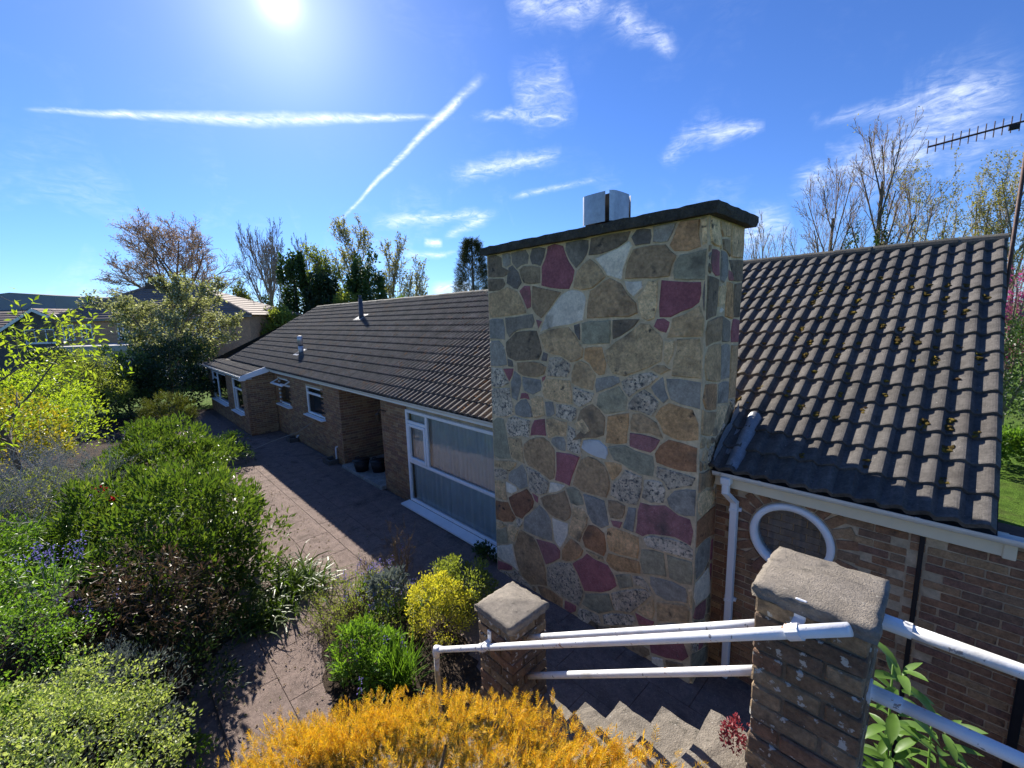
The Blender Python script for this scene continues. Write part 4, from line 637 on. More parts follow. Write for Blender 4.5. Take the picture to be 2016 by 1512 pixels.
SIDE="""T 4.367,4.797 4.446,4.781 4.563,4.779 4.559,4.927 4.514,5.04 4.422,5.04 4.33,5.04 4.319,4.914|T 4.638,4.896 4.738,4.898 4.835,4.9 4.844,4.973 4.813,5.04 4.693,5.038 4.555,5.04 4.578,4.944|D 4.668,4.765 4.756,4.757 4.852,4.706 4.851,4.801 4.83,4.875 4.739,4.87 4.64,4.871|T 4.895,4.704 5.018,4.71 5.134,4.719 5.25,4.722 5.25,4.879 5.234,5.038 5.112,5.036 4.995,5.038 4.877,5.039 4.865,4.929 4.873,4.819|P 4.427,4.53 4.515,4.496 4.617,4.502 4.596,4.623 4.58,4.739 4.496,4.757 4.395,4.753 4.373,4.629|K 4.63,4.558 4.635,4.458 4.728,4.438 4.832,4.504 4.84,4.637 4.761,4.735 4.693,4.746 4.615,4.75 4.617,4.657|D 5.005,4.465 5.13,4.472 5.25,4.471 5.25,4.585 5.25,4.699 5.12,4.69 4.989,4.68 4.832,4.685 4.934,4.572|D 4.316,4.058 4.466,4.098 4.572,4.103 4.579,4.218 4.579,4.329 4.609,4.472 4.465,4.484 4.317,4.495 4.319,4.34 4.317,4.223|T 4.604,4.183 4.696,4.207 4.784,4.221 4.785,4.311 4.787,4.404 4.689,4.427 4.614,4.411 4.602,4.308|O 4.801,4.098 4.899,4.077 5.02,4.058 5.008,4.199 5.007,4.318 4.995,4.438 4.906,4.45 4.808,4.455 4.81,4.331 4.811,4.217|D 5.044,4.08 5.147,4.077 5.25,4.074 5.25,4.2 5.25,4.326 5.25,4.452 5.146,4.444 5.037,4.439 5.032,4.317 5.033,4.198|B 4.349,3.799 4.537,3.841 4.694,3.838 4.717,3.97 4.708,4.103 4.594,4.091 4.486,4.072 4.366,4.054 4.317,3.951|G 4.75,3.828 4.871,3.822 4.988,3.819 4.986,3.929 4.967,4.041 4.859,4.061 4.735,4.105 4.742,3.957|P 5.016,3.802 5.137,3.799 5.25,3.79 5.25,3.916 5.25,4.043 5.149,4.05 5.048,4.058 5.011,3.936|B 4.383,3.451 4.515,3.432 4.631,3.417 4.748,3.407 4.748,3.54 4.734,3.673 4.725,3.813 4.564,3.815 4.422,3.798 4.338,3.718 4.334,3.582|K 4.774,3.413 4.906,3.409 5.026,3.401 5.02,3.538 5.016,3.665 4.989,3.792 4.87,3.796 4.75,3.788 4.759,3.668 4.775,3.552|B 5.039,3.168 5.166,3.173 5.25,3.156 5.25,3.359 5.25,3.563 5.25,3.766 5.144,3.774 5.038,3.781 5.043,3.584 5.048,3.386|O 4.401,3.152 4.54,3.12 4.693,3.102 4.697,3.241 4.688,3.386 4.537,3.403 4.376,3.426 4.32,3.267|K 4.721,3.159 4.867,3.143 5.005,3.126 5.026,3.242 5.015,3.376 4.863,3.384 4.727,3.382 4.724,3.276|B 4.315,2.909 4.429,2.872 4.543,2.835 4.628,2.954 4.695,3.083 4.579,3.096 4.463,3.11 4.317,3.169 4.316,3.018|T 4.571,2.829 4.716,2.811 4.827,2.84 4.938,2.96 5.008,3.102 4.872,3.117 4.733,3.136 4.673,2.986|T 4.595,4.762 4.64,4.769 4.642,4.798 4.578,4.824|B 4.316,4.721 4.368,4.747 4.367,4.778 4.317,4.774|T 4.419,1.969 4.574,1.985 4.72,2.04 4.745,2.119 4.711,2.194 4.595,2.225 4.48,2.256 4.383,2.257 4.318,2.182 4.335,2.052|R 4.318,1.642 4.506,1.67 4.659,1.656 4.855,1.612 4.821,1.804 4.805,1.976 4.624,1.977 4.47,1.953 4.315,1.95 4.319,1.816|T 4.914,1.609 4.992,1.627 5.106,1.621 5.121,1.784 5.125,1.936 4.978,1.981 4.83,2.009 4.836,1.87 4.857,1.73|K 4.353,1.253 4.496,1.269 4.607,1.304 4.707,1.368 4.71,1.494 4.709,1.626 4.591,1.637 4.482,1.643 4.384,1.634 4.315,1.534 4.316,1.402|P 4.727,1.328 4.84,1.29 4.952,1.259 5.066,1.237 5.058,1.365 5.05,1.493 5.034,1.607 4.895,1.59 4.738,1.57 4.735,1.445|M 4.894,0.851 4.961,0.799 5.061,0.763 5.059,0.916 5.063,1.057 5.071,1.198 4.959,1.23 4.847,1.261 4.723,1.283 4.763,1.126 4.805,0.976|S 4.388,0.932 4.522,0.913 4.647,0.893 4.794,0.895 4.764,1.031 4.73,1.143 4.687,1.252 4.53,1.224 4.343,1.228 4.317,1.06|P 4.399,0.757 4.508,0.697 4.627,0.646 4.673,0.742 4.676,0.868 4.519,0.885 4.375,0.911 4.319,0.815|V 4.726,0.664 4.843,0.607 4.967,0.57 5.065,0.612 5.075,0.736 4.937,0.781 4.839,0.88 4.704,0.876 4.693,0.77|B 4.315,2.267 4.469,2.279 4.588,2.249 4.708,2.218 4.757,2.315 4.69,2.404 4.573,2.462 4.444,2.456 4.316,2.497 4.316,2.395|D 4.376,0.545 4.485,0.432 4.662,0.391 4.671,0.518 4.663,0.607 4.512,0.668 4.36,0.763 4.32,0.637|T 4.712,0.359 4.816,0.283 4.96,0.264 4.961,0.412 4.939,0.534 4.826,0.586 4.672,0.675 4.694,0.495|V 4.388,0.106 4.53,0.055 4.687,0.03 4.843,0 4.849,0.093 4.819,0.186 4.664,0.233 4.511,0.275 4.325,0.37 4.335,0.194|T 4.315,0 4.454,0 4.592,0 4.731,0 4.715,0 4.586,0.017 4.464,0.048 4.376,0.094 4.315,0.178 4.315,0.089|D 5.25,2.928 5.082,3.102 4.957,2.942 5.022,2.797 5.249,2.78|B 4.976,2.124 4.891,2.185 4.813,2.184 4.764,2.094 4.844,2.033 4.926,2.058|V 5.25,2.457 5.183,2.53 5.007,2.437 5.091,2.253 5.25,2.278|B 5.249,1.273 5.148,1.306 5.089,1.276 5.085,1.224 5.136,1.155 5.242,1.153|L 4.433,0.462 4.392,0.504 4.319,0.58 4.319,0.476 4.318,0.406 4.386,0.393 4.431,0.405|B 5.053,2.268 4.972,2.292 4.942,2.29 4.894,2.261 4.914,2.196 4.961,2.157 5,2.184|K 5.25,0.345 5.166,0.496 4.979,0.468 4.98,0.314 5.087,0.244 5.25,0.232|T 4.54,2.524 4.485,2.572 4.442,2.565 4.428,2.5 4.457,2.475 4.517,2.475|T 5.247,0.603 5.161,0.681 5.086,0.644 5.111,0.543 5.247,0.472|V 5.136,0.147 5.131,0.215 5.017,0.253 4.961,0.152 4.996,0.083 5.063,0.004 5.133,0.08|L 4.736,2.655 4.635,2.714 4.558,2.697 4.521,2.576 4.591,2.486 4.692,2.537|D 5.139,2.193 5.111,2.23 5.055,2.238 5.021,2.171 5.032,2.115 5.084,2.109 5.127,2.136|T 4.466,2.833 4.417,2.858 4.354,2.869 4.316,2.818 4.318,2.751 4.395,2.742 4.45,2.76|T 4.844,2.775 4.764,2.806 4.694,2.764 4.742,2.68 4.835,2.675|D 5.25,1.508 5.217,1.614 5.061,1.596 5.073,1.498 5.176,1.409 5.248,1.419|D 4.935,2.377 4.892,2.453 4.825,2.439 4.781,2.366 4.788,2.307 4.847,2.267 4.921,2.295|B 5.245,0.885 5.154,0.923 5.086,0.973 5.075,0.893 5.081,0.828 5.118,0.819 5.159,0.839|L 4.894,2.582 4.815,2.647 4.74,2.598 4.717,2.533 4.766,2.465 4.851,2.468|V 5.17,2.038 5.125,2.071 5.067,2.083 5.05,2.044 5.067,1.979 5.105,1.966 5.164,1.967|B 5.067,2.709 4.988,2.811 4.87,2.757 4.86,2.638 4.944,2.579 5.045,2.602|V 5.25,2.635 5.205,2.7 5.147,2.667 5.097,2.595 5.159,2.549 5.249,2.558|P 4.687,0.349 4.603,0.389 4.531,0.414 4.52,0.298 4.579,0.273 4.648,0.285|B 5.25,1.726 5.222,1.803 5.148,1.78 5.131,1.708 5.129,1.677 5.18,1.628 5.246,1.653|S 5.246,1.084 5.185,1.137 5.095,1.134 5.085,1.036 5.134,0.963 5.248,0.997|D 5.248,0.798 5.196,0.838 5.155,0.818 5.086,0.784 5.096,0.679 5.173,0.707 5.25,0.703|T 4.52,2.671 4.466,2.726 4.41,2.717 4.367,2.617 4.431,2.586 4.499,2.604|L 5.246,3.12 5.169,3.146 5.063,3.139 5.144,3.064 5.223,2.993|P 4.968,0.095 4.94,0.138 4.886,0.133 4.869,0.069 4.901,0 5.022,0.007|D 5.249,1.909 5.23,2.005 5.153,1.932 5.139,1.881 5.153,1.81 5.249,1.84|S 5.01,2.522 4.985,2.561 4.912,2.562 4.888,2.49 4.93,2.439 4.998,2.461|T 5.233,2.759 5.161,2.771 5.126,2.773 5.067,2.771 5.092,2.716 5.139,2.69 5.18,2.708|T 4.572,2.778 4.546,2.811 4.514,2.817 4.472,2.779 4.492,2.735 4.521,2.704 4.567,2.725|K 4.986,0.24 4.881,0.256 4.796,0.253 4.856,0.157 4.931,0.163|T 4.736,2.464 4.698,2.51 4.655,2.494 4.612,2.467 4.649,2.443 4.666,2.437 4.697,2.433|S 4.824,2.255 4.782,2.282 4.751,2.268 4.744,2.187 4.808,2.212|B 4.759,0.305 4.74,0.317 4.691,0.323 4.67,0.259 4.714,0.236 4.774,0.227|T 5.034,2.073 5.006,2.113 4.966,2.084 4.949,2.057 4.949,2.014 4.99,2.004 5.025,2.034|T 5.098,0.532 5.079,0.565 5.04,0.541 5.04,0.505 5.074,0.506|B 5.095,2.567 5.063,2.585 5.034,2.576 5.018,2.562 5.026,2.535 5.037,2.484 5.097,2.514|L 5.155,1.392 5.141,1.41 5.083,1.454 5.082,1.395 5.085,1.358 5.118,1.319 5.204,1.32|K 4.367,4.685 4.371,4.718 4.343,4.711 4.316,4.675 4.347,4.635 4.365,4.679|T 5.023,2.363 5.001,2.387 4.951,2.417 4.95,2.359 4.95,2.317 4.988,2.308 5.036,2.313|L 4.973,2.834 4.941,2.91 4.872,2.866 4.855,2.837 4.867,2.786 4.907,2.792 4.917,2.798|B 5.25,0.966 5.217,0.969 5.192,0.962 5.169,0.946 5.199,0.921 5.25,0.923|D 4.39,4.566 4.378,4.587 4.334,4.61 4.315,4.574 4.317,4.531 4.368,4.51 4.403,4.536|B 5.222,2.109 5.17,2.133 5.15,2.125 5.137,2.086 5.168,2.064 5.225,2.033|T 5.024,0.537 5.018,0.573 4.986,0.556 4.965,0.537 4.967,0.509 5.002,0.488 5.017,0.515|P 4.93,4.532 4.917,4.557 4.861,4.575 4.852,4.531 4.848,4.479 4.887,4.473 4.969,4.468|B 4.812,2.037 4.793,2.052 4.751,2.072 4.744,2.037 4.73,1.996 4.77,1.995 4.804,2.002|D 4.711,1.308 4.687,1.33 4.652,1.312 4.59,1.264 4.668,1.272 4.691,1.274|B 4.782,2.416 4.755,2.439 4.716,2.411 4.733,2.377 4.762,2.381|S 4.779,4.166 4.703,4.188 4.665,4.171 4.656,4.126 4.705,4.129|V 5.246,0.154 5.191,0.209 5.154,0.168 5.179,0.092 5.248,0.061|B 4.683,2.787 4.635,2.805 4.602,2.807 4.589,2.771 4.615,2.738 4.663,2.729|B 4.411,2.545 4.39,2.578 4.325,2.629 4.319,2.544 4.342,2.509 4.364,2.498 4.406,2.514|L 5.215,0.054 5.178,0.075 5.147,0.06 5.117,0.034 5.16,0.001 5.22,0.001|V 5.248,2.189 5.197,2.24 5.164,2.181 5.189,2.145 5.248,2.115|L 4.501,0.384 4.442,0.382 4.41,0.381 4.381,0.368 4.41,0.346 4.433,0.334 4.481,0.313"""
# ------------------------------------------------------------------ ground
def sstep(a, b, x):
    t = np.clip((x - a) / (b - a), 0, 1)
    return t * t * (3 - 2 * t)

EDGE_X = [-60, -24, -14, -8, -6.6, -5.6, -4.7, -3.9, 60]
EDGE_Y = [1.2, 1.2, 1.5, 1.5, 1.0, 0.2, -0.35, -0.5, -0.5]

def edge_y(x):
    return np.interp(x, EDGE_X, EDGE_Y)

def ground_z(x, y):
    x = np.asarray(x, float)
    y = np.asarray(y, float)
    amp = np.interp(x, [-40, -20, -12, -7, 10], [0.1, 0.3, 0.8, 1.35, 1.5])
    b1 = amp * sstep(0.0, 2.0, edge_y(x) - y)
    b2 = 2.0 * sstep(-3.7, -1.2, x) * sstep(1.15, 0.5, y)
    far = sstep(25, 60, np.hypot(x, y)) * 0.6
    back = 0.35 * sstep(13, 16, y)
    return np.maximum(b1, b2) * (1 - sstep(20, 40, np.abs(y))) - 0.055 - far + back

gx = np.unique(np.concatenate([np.arange(-30, 4, 0.3), np.linspace(-700, -30, 40), np.linspace(4, 600, 34)]))
gy = np.unique(np.concatenate([np.arange(-9, 6, 0.3), np.linspace(6, 24, 16), np.linspace(-600, -9, 24), np.linspace(24, 800, 30)]))
GX, GY = np.meshgrid(gx, gy, indexing='ij')
GZ = ground_z(GX, GY)
nx, ny = GX.shape
ii, jj = np.meshgrid(np.arange(nx - 1), np.arange(ny - 1), indexing='ij')
gf = np.stack([ii * ny + jj, (ii + 1) * ny + jj, (ii + 1) * ny + jj + 1, ii * ny + jj + 1], -1).reshape(-1, 4)
ground = part('ground', np.stack([GX, GY, GZ], -1).reshape(-1, 3), gf, GRASS, None, True, 'structure')
ground.data.materials.append(SOIL)
cx_ = (GX[:-1, :-1] + GX[1:, 1:]) / 2
cy_ = (GY[:-1, :-1] + GY[1:, 1:]) / 2
ground.data.polygons.foreach_set('material_index', ((cy_ < 6) & (cy_ > -6) & (cx_ > -26) & (cx_ < 5)).astype(np.int32).ravel())

# patio: bedding sheet with every slab on it
mb = MB()
xs = np.arange(-25.2, -1.0, 0.6)
for a, b in zip(xs[:-1], xs[1:]):
    mb.add([(a, edge_y(a) - 0.1, -0.022), (b, edge_y(b) - 0.1, -0.022), (b, 6.4, -0.022), (a, 6.4, -0.022)], [(0, 1, 2, 3)])
mb.add([(-1.2, 2.05, -0.022), (4, 2.05, -0.022), (4, 4.9, -0.022), (-1.2, 4.9, -0.022)], [(0, 1, 2, 3)])
patio = mb.part('patio', JOINT, None, kind='structure')
SLABW, SLABD = 0.90, 0.60
slab_me = []
for s_ in range(3):
    hV, hF = chamfer((SLABW / 2 - 0.0025, SLABD / 2 - 0.0025, 0.025), 0.0025)
    slab_me.append(mesh('slab', hV, hF, SLAB))
for i in range(28):
    for j in range(9):
        x = -25.0 + i * SLABW + (0.45 if j % 2 else 0)
        y = 4.62 - (j + 0.5) * SLABD
        if x > -1.4 or y < edge_y(x) - 0.1 or x > 1:
            continue
        if x < -17.6 and y > 3.4:
            continue
        if x > -3.95 and y < 2.25:
            continue
        inst('slab', slab_me[(i + j) % 3], (x + SLABW / 2, y, -0.0215 + R_.uniform(-0.0008, 0.0008)), patio,
             (R_.normal() * 0.0007, R_.normal() * 0.0007, R_.normal() * 0.002 + (math.pi if (i * j) % 3 == 0 else 0)))

# ------------------------------------------------------------------ the bungalow
house = thing('bungalow', 'long brick bungalow with dark pantiled roof and multicoloured stone chimney', 'house', (-10, 4.7, 0))

brick_mes = {}
def brick_mesh(kind, mat):
    key = (kind, mat.name)
    if key not in brick_mes:
        out = []
        for v in range(4):
            l = {'s': 0.2175, 'h': 0.1025, 'p': 0.221}[kind]
            V, F = chamfer((l / 2, 0.05, 0.0325), 0.005)
            V = V + R_.normal(size=V.shape) * 0.0013
            out.append(mesh('brick', V, F, mat))
        brick_mes[key] = out
    return brick_mes[key]

def course_list(u0, u1, v0, v1, skip=None, seed=0):
    """running bond as (u centre, v centre, length)"""
    out = []
    rows = int(round((v1 - v0) / 0.075))
    for r in range(rows):
        v = v0 + (r + 0.5) * 0.075
        u = u0 - (0.1125 if r % 2 else 0.0)
        while u < u1 - 0.02:
            a, b = max(u, u0), min(u + 0.2175, u1)
            if b - a > 0.03 and not (skip and skip((a + b) / 2, v, a, b)):
                out.append(((a + b) / 2, v, b - a))
            u += 0.2275
    return out

def cells(u0, u1, v0, v1, holes):
    us = sorted({u0, u1, *[h[0] for h in holes], *[h[1] for h in holes]})
    vs = sorted({v0, v1, *[h[2] for h in holes], *[h[3] for h in holes]})
    for a, b in zip(us[:-1], us[1:]):
        for c, d in zip(vs[:-1], vs[1:]):
            m_ = ((a + b) / 2, (c + d) / 2)
            if not any(h[0] < m_[0] < h[1] and h[2] < m_[1] < h[3] for h in holes):
                yield a, b, c, d

def face(mb_core, mb_brick, axis, plane, sgn, u0, u1, v0, v1, holes=(), brick=True):
    """a brick face: axis 'x' = runs along X at Y=plane looking along sgn*Y; axis 'y' = runs along Y at X=plane"""
    th = 0.24
    for a, b, c, d in cells(u0 + 0.013, u1 - 0.013, v0, v1, holes):
        lo, hi = sorted((plane - sgn * 0.008, plane - sgn * th))
        if axis == 'x':
            mb_core.box(a, b, lo, hi, c, d)
        else:
            mb_core.box(lo, hi, a, b, c, d)
    if not brick:
        return
    sk = lambda u, v, a, b: any(h[0] - 0.02 < b and a < h[1] + 0.02 and h[2] - 0.03 < v < h[3] + 0.03 for h in holes)
    L = []
    for u, v, l in course_list(u0, u1, v0, v1):
        # cut bricks at openings
        a, b = u - l / 2, u + l / 2
        for h in holes:
            if h[2] - 0.03 < v < h[3] + 0.03:
                if a < h[0] < b and h[0] - a > 0.03:
                    b = h[0] - 0.004
                elif a < h[1] < b and b - h[1] > 0.03:
                    a = h[1] + 0.004
                elif a >= h[0] - 0.01 and b <= h[1] + 0.01:
                    a = b
        if b - a > 0.03:
            L.append((a, b, v))
    for a, b, v in L:
        pr = R_.normal() * 0.0018
        lo, hi = sorted((plane + sgn * pr, plane - sgn * 0.09))
        z0, z1 = v - 0.0325, v + 0.0325
        if axis == 'x':
            mb_brick.box(a, b, lo, hi, z0, z1)
        else:
            mb_brick.box(lo, hi, a, b, z0, z1)

WF, WM = 3.7, 4.68
WALL_R = 4.78
core, brk = MB(), MB()
wing_holes = [(-24.5, -21.4, 0.72, 2.02), (-20.3, -18.7, 0.72, 2.02)]
main_holes = [(-17.62, -16.2, 1.17, 2.13), (-14.62, -13.12, 1.2, 2.11)]
face(core, brk, 'x', WF, -1, -25.4, -18.0, 0, 2.1, wing_holes)
face(core, brk, 'y', -18.0, 1, WF, WM - 0.01, 0, 2.32)
face(core, brk, 'x', WM, -1, -18.0 + 0.01, -11.9, 0, 2.4, main_holes)
face(core, brk, 'y', -11.9, 1, WM, 6.3, 0, 2.4)
face(core, brk, 'x', 6.3, -1, -11.89, -9.46, 0, 2.4)
face(core, brk, 'x', WM, -1, -9.45, -8.3, 0, 2.4)
face(core, brk, 'y', -9.45, -1, WM, 6.29, 0, 2.4)
core.box(-25.4, -25.2, WF + 0.02, 12.6, 0, 2.3)
core.box(-25.4, 0.2, 12.4, 12.6, 0, 2.4)
core.box(-8.3, -4.9, WM + 0.03, WM + 0.2, 2.2, 2.4)
wall = core.part('wall', MORTAR, house)
brk.part('brickwork', BRICK_FAR, house, kind='stuff')

# wall right of the chimney, every brick its own
wr = MB()
RC = (-0.97, 1.85)
def in_ring(u, v, r):
    return math.hypot(u - RC[0], v - RC[1]) < r
for a, b, c, d in cells(-1.9, 4.0, -0.1, 2.34, [(RC[0] - 0.34, RC[0] + 0.34, RC[1] - 0.34, RC[1] + 0.34)]):
    wr.box(a, b, WALL_R + 0.008, WALL_R + 0.24, c, d)
# mortar filling the corners between the square hole and the round window
k = 32
for q in range(k):
    a0, a1 = 2 * math.pi * q / k, 2 * math.pi * (q + 1) / k
    def sq(a):
        c, s = math.cos(a), math.sin(a)
        t = 0.36 / max(abs(c), abs(s))
        return (RC[0] + c * t, RC[1] + s * t)
    i0 = (RC[0] + 0.315 * math.cos(a0), RC[1] + 0.315 * math.sin(a0))
    i1 = (RC[0] + 0.315 * math.cos(a1), RC[1] + 0.315 * math.sin(a1))
    o0, o1 = sq(a0), sq(a1)
    y0, y1 = WALL_R + 0.010, WALL_R + 0.2
    wr.add([(i0[0], y0, i0[1]), (i1[0], y0, i1[1]), (o1[0], y0, o1[1]), (o0[0], y0, o0[1]), (i0[0], y1, i0[1]), (i1[0], y1, i1[1])],
           [(0, 1, 2, 3), (0, 4, 5, 1)])
wall_r = wr.part('wall', MORTAR, house)
cand = [c for c in course_list(-1.70, 1.9, -0.09, 2.30) if not in_ring(c[0], c[1], 0.55)]
cand.sort(key=lambda c: (c[0] + 0.0) ** 2 + WALL_R ** 2 + (c[1] - 4.15) ** 2)
cand_in, cand_out = cand[:270], cand[270:]
bs_ = brick_mesh('s', BRICK)
for n_, (u, v, l) in enumerate(cand_in):
    if abs(u + 0.03) < l / 2:      # cut at the black joint
        l = l / 2 - 0.015
        u = u + (l / 2 + 0.01) * (1 if n_ % 2 else -1)
    inst('brick', bs_[n_ % 4], (u, WALL_R + 0.05 + R_.normal() * 0.0018, v), wall_r, (R_.normal() * 0.006, R_.normal() * 0.006, R_.normal() * 0.006), (l / 0.2175, 1, 1 + R_.normal() * 0.015))
mo = MB()
for u, v, l in cand_out:
    mo.box(u - l / 2, u + l / 2, WALL_R + R_.normal() * 0.0015, WALL_R + 0.09, v - 0.0325, v + 0.0325)
mo.part('brickwork', BRICK_FAR, house, kind='stuff')
hd = brick_mesh('s', BRICK)
nr = 26
for q in range(nr):
    a = 2 * math.pi * q / nr
    inst('brick', hd[q % 4], (RC[0] + 0.468 * math.cos(a), WALL_R + 0.045, RC[1] + 0.468 * math.sin(a)), wall_r, (0, -a, 0), (0.165 / 0.2175, 1, 1.32))
mj = MB()
mj.bbox(-0.046, -0.014, WALL_R - 0.012, WALL_R + 0.06, -0.1, 2.28, 0.005)
mj.part('movement_joint', BLACK, house)
mj = MB()
mj.bbox(0.585, 0.64, WALL_R - 0.03, WALL_R + 0.06, -0.1, 1.35, 0.008)
mj.part('movement_joint', BLACK, house)
# coping on the garden wall that carries on past the gable
ex = MB()
ex.box(0.36, 4.0, WALL_R - 0.03, WALL_R + 0.28, 2.345, 2.40)
ex.part('wall_coping', M('coping', [(0.13, 0.07, 0.05), (0.16, 0.09, 0.06)], na=0.3), house)

# round window
def ring(c, r0, r1, y0, y1, k=48):
    V, F = [], []
    for q in range(k):
        a = 2 * math.pi * q / k
        for r, y in ((r0, y0), (r0, y1), (r1, y1), (r1, y0 + 0.012), (r1 - 0.012, y0)):
            V.append((c[0] + r * math.cos(a), y, c[1] + r * math.sin(a)))
    for q in range(k):
        n = (q + 1) % k
        for e in range(5):
            F.append((q * 5 + e, q * 5 + (e + 1) % 5, n * 5 + (e + 1) % 5, n * 5 + e))
    return V, F
def disc(c, r, y, k=48):
    return [(c[0] + r * math.cos(2 * math.pi * q / k), y, c[1] + r * math.sin(2 * math.pi * q / k)) for q in range(k)], [tuple(range(k))]
rw = part('window', *ring(RC, 0.308, 0.368, WALL_R - 0.035, WALL_R + 0.12), UPVC, house, True, label='round window with cream ring frame')
part('pane', *disc(RC, 0.306, WALL_R + 0.05), glass_mat('dark_glass', (0.9, 0.92, 0.93), 0.2), rw)
bk = MB()
for u, v, l in course_list(RC[0] - 0.45, RC[0] + 0.45, RC[1] - 0.4, RC[1] + 0.4):
    bk.box(u - l / 2, u + l / 2, WALL_R + 0.100, WALL_R + 0.135, v - 0.0335, v + 0.0335)
bk.part('blocked_brickwork', BRICK_DARK, rw)
bk = MB()
bk.box(RC[0] - 0.5, RC[0] + 0.5, WALL_R + 0.112, WALL_R + 0.138, RC[1] - 0.45, RC[1] + 0.45)
bk.part('backing', MORTAR, rw)

# ---- windows of the left part
def window(x0, x1, z0, z1, plane, muls=(), rails=(), sill=True, fw=0.055, depth=0.07, sill_d=0.13, curtain=False):
    fr = MB()
    yf = plane + 0.02
    yb = yf + depth
    fr.bbox(x0, x0 + fw, yf, yb, z0, z1, 0.006)
    fr.bbox(x1 - fw, x1, yf, yb, z0, z1, 0.006)
    fr.bbox(x0 + fw, x1 - fw, yf + 0.003, yb, z0, z0 + fw, 0.006)
    fr.bbox(x0 + fw, x1 - fw, yf + 0.003, yb, z1 - fw, z1, 0.006)
    for m_ in muls:
        fr.bbox(m_[0] - 0.033, m_[0] + 0.033, yf + 0.006, yb, m_[1], m_[2], 0.006)
    for r_ in rails:
        fr.bbox(r_[1], r_[2], yf + 0.009, yb, r_[0] - 0.033, r_[0] + 0.033, 0.006)
    w = fr.part('window', UPVC, house)
    gl_ = MB()
    ym = (yf + yb) / 2
    gl_.add([(x0 + 0.03, ym, z0 + 0.03), (x1 - 0.03, ym, z0 + 0.03), (x1 - 0.03, ym, z1 - 0.03), (x0 + 0.03, ym, z1 - 0.03)], [(0, 1, 2, 3)])
    gl_.part('pane', GLASS, w)
    if sill:
        s = MB()
        s.add([(x0 - 0.05, plane - sill_d, z0 - 0.05), (x1 + 0.05, plane - sill_d, z0 - 0.05), (x1 + 0.05, yf, z0 - 0.05), (x0 - 0.05, yf, z0 - 0.05),
               (x0 - 0.05, plane - sill_d, z0 - 0.018), (x1 + 0.05, plane - sill_d, z0 - 0.018), (x1 + 0.05, yf, z0 - 0.004), (x0 - 0.05, yf, z0 - 0.004)], BOXF)
        s.part('sill', UPVC, w)
    return w

window(-24.5, -21.4, 0.72, 2.02, WF, muls=[(-23.4, 0.77, 1.97)], rails=[(1.7, -24.45, -23.43)])
window(-20.3, -18.7, 0.72, 2.02, WF, rails=[(1.62, -20.25, -18.75)], muls=[(-19.9, 0.77, 1.58)])
w1 = window(-17.62, -16.2, 1.17, 2.13, WM, rails=[(1.88, -17.56, -16.26)])
window(-14.62, -13.12, 1.2, 2.11, WM, rails=[(1.88, -14.56, -13.18)])
# open top-hung vent on one window
ov = MB()
for a in ((-17.6, -17.55), (-16.27, -16.22)):
    ov.add([(a[0], 4.70, 2.10), (a[1], 4.70, 2.10), (a[1], 4.42, 1.97), (a[0], 4.42, 1.97), (a[0], 4.70, 2.06), (a[1], 4.70, 2.06), (a[1], 4.42, 1.93), (a[0], 4.42, 1.93)], BOXF)
ov.add([(-17.55, 4.42, 1.97), (-16.27, 4.42, 1.97), (-16.27, 4.47, 1.993), (-17.55, 4.47, 1.993), (-17.55, 4.42, 1.93), (-16.27, 4.42, 1.93), (-16.27, 4.47, 1.953), (-17.55, 4.47, 1.953)], BOXF)
ov.part('vent_light', UPVC, w1, label='small top vent propped open')
# big window beside the chimney: full height with net curtains
bw = window(-8.28, -4.96, 0.09, 2.2, WM - 0.04, muls=[(-7.48, 1.06, 2.15)], rails=[(1.03, -8.22, -5.02), (1.93, -8.22, -7.51)], fw=0.065, sill_d=0.2)
cas = MB()
for (a, b, c, d) in ((-8.2, -8.14, 1.08, 1.89), (-7.57, -7.515, 1.08, 1.89)):
    cas.bbox(a, b, WM - 0.035, WM + 0.03, c, d, 0.006)
for (c, d) in ((1.075, 1.135), (1.835, 1.895)):
    cas.bbox(-8.139, -7.571, WM - 0.034, WM + 0.03, c, d, 0.006)
cas.part('casement', UPVC, bw)
def curtain(x0, x1, z0, z1, y, amp, wl_, seed):
    rr = np.random.default_rng(seed)
    n = int((x1 - x0) / 0.02)
    x = np.linspace(x0, x1, n)
    ph = np.cumsum(rr.uniform(0.2, 2.4, n)) * 0.02 * 2 * np.pi / wl_
    y0 = y + amp * np.sin(ph)
    y1 = y + amp * 1.25 * np.sin(ph + 0.4)
    V = np.concatenate([np.stack([x, y1, np.full(n, z0)], 1), np.stack([x, (y0 + y1) / 2, np.full(n, (z0 + z1) / 2)], 1), np.stack([x, y0, np.full(n, z1)], 1)])
    F = []
    for r in range(2):
        i = np.arange(n - 1) + r * n
        F.append(np.stack([i, i + 1, i + n + 1, i + n], 1))
    return V, np.concatenate(F)
CURT = M('net_curtain', [(0.70, 0.83, 0.90)], ns=3, na=0.1, bump=0, transl=0.25, tcol=(1, 1, 1), rough=0.9)
CURT2 = M('voile_curtain', [(0.80, 0.80, 0.76)], ns=3, na=0.1, bump=0, transl=0.25, tcol=(1, 1, 1), rough=0.9)
part('curtain', *curtain(-8.25, -4.98, 0.03, 1.06, WM + 0.105, 0.034, 0.26, 3), CURT, bw, True)
part('curtain', *curtain(-8.25, -4.98, 0.98, 2.22, WM + 0.115, 0.026, 0.15, 4), CURT2, bw, True)
# dark rooms behind
rm = MB()
rm.box(-8.3, -4.95, WM + 0.9, WM + 1.0, 0, 2.4)
rm.box(-25.1, -12.0, 7.0, 7.1, 0, 2.4)
rm.box(-25.3, 0.2, 4.9, 12.3, 2.41, 2.43)
rm.part('inner_wall', M('room_paint', [(0.25, 0.24, 0.22)], na=0.1, bump=0), house)
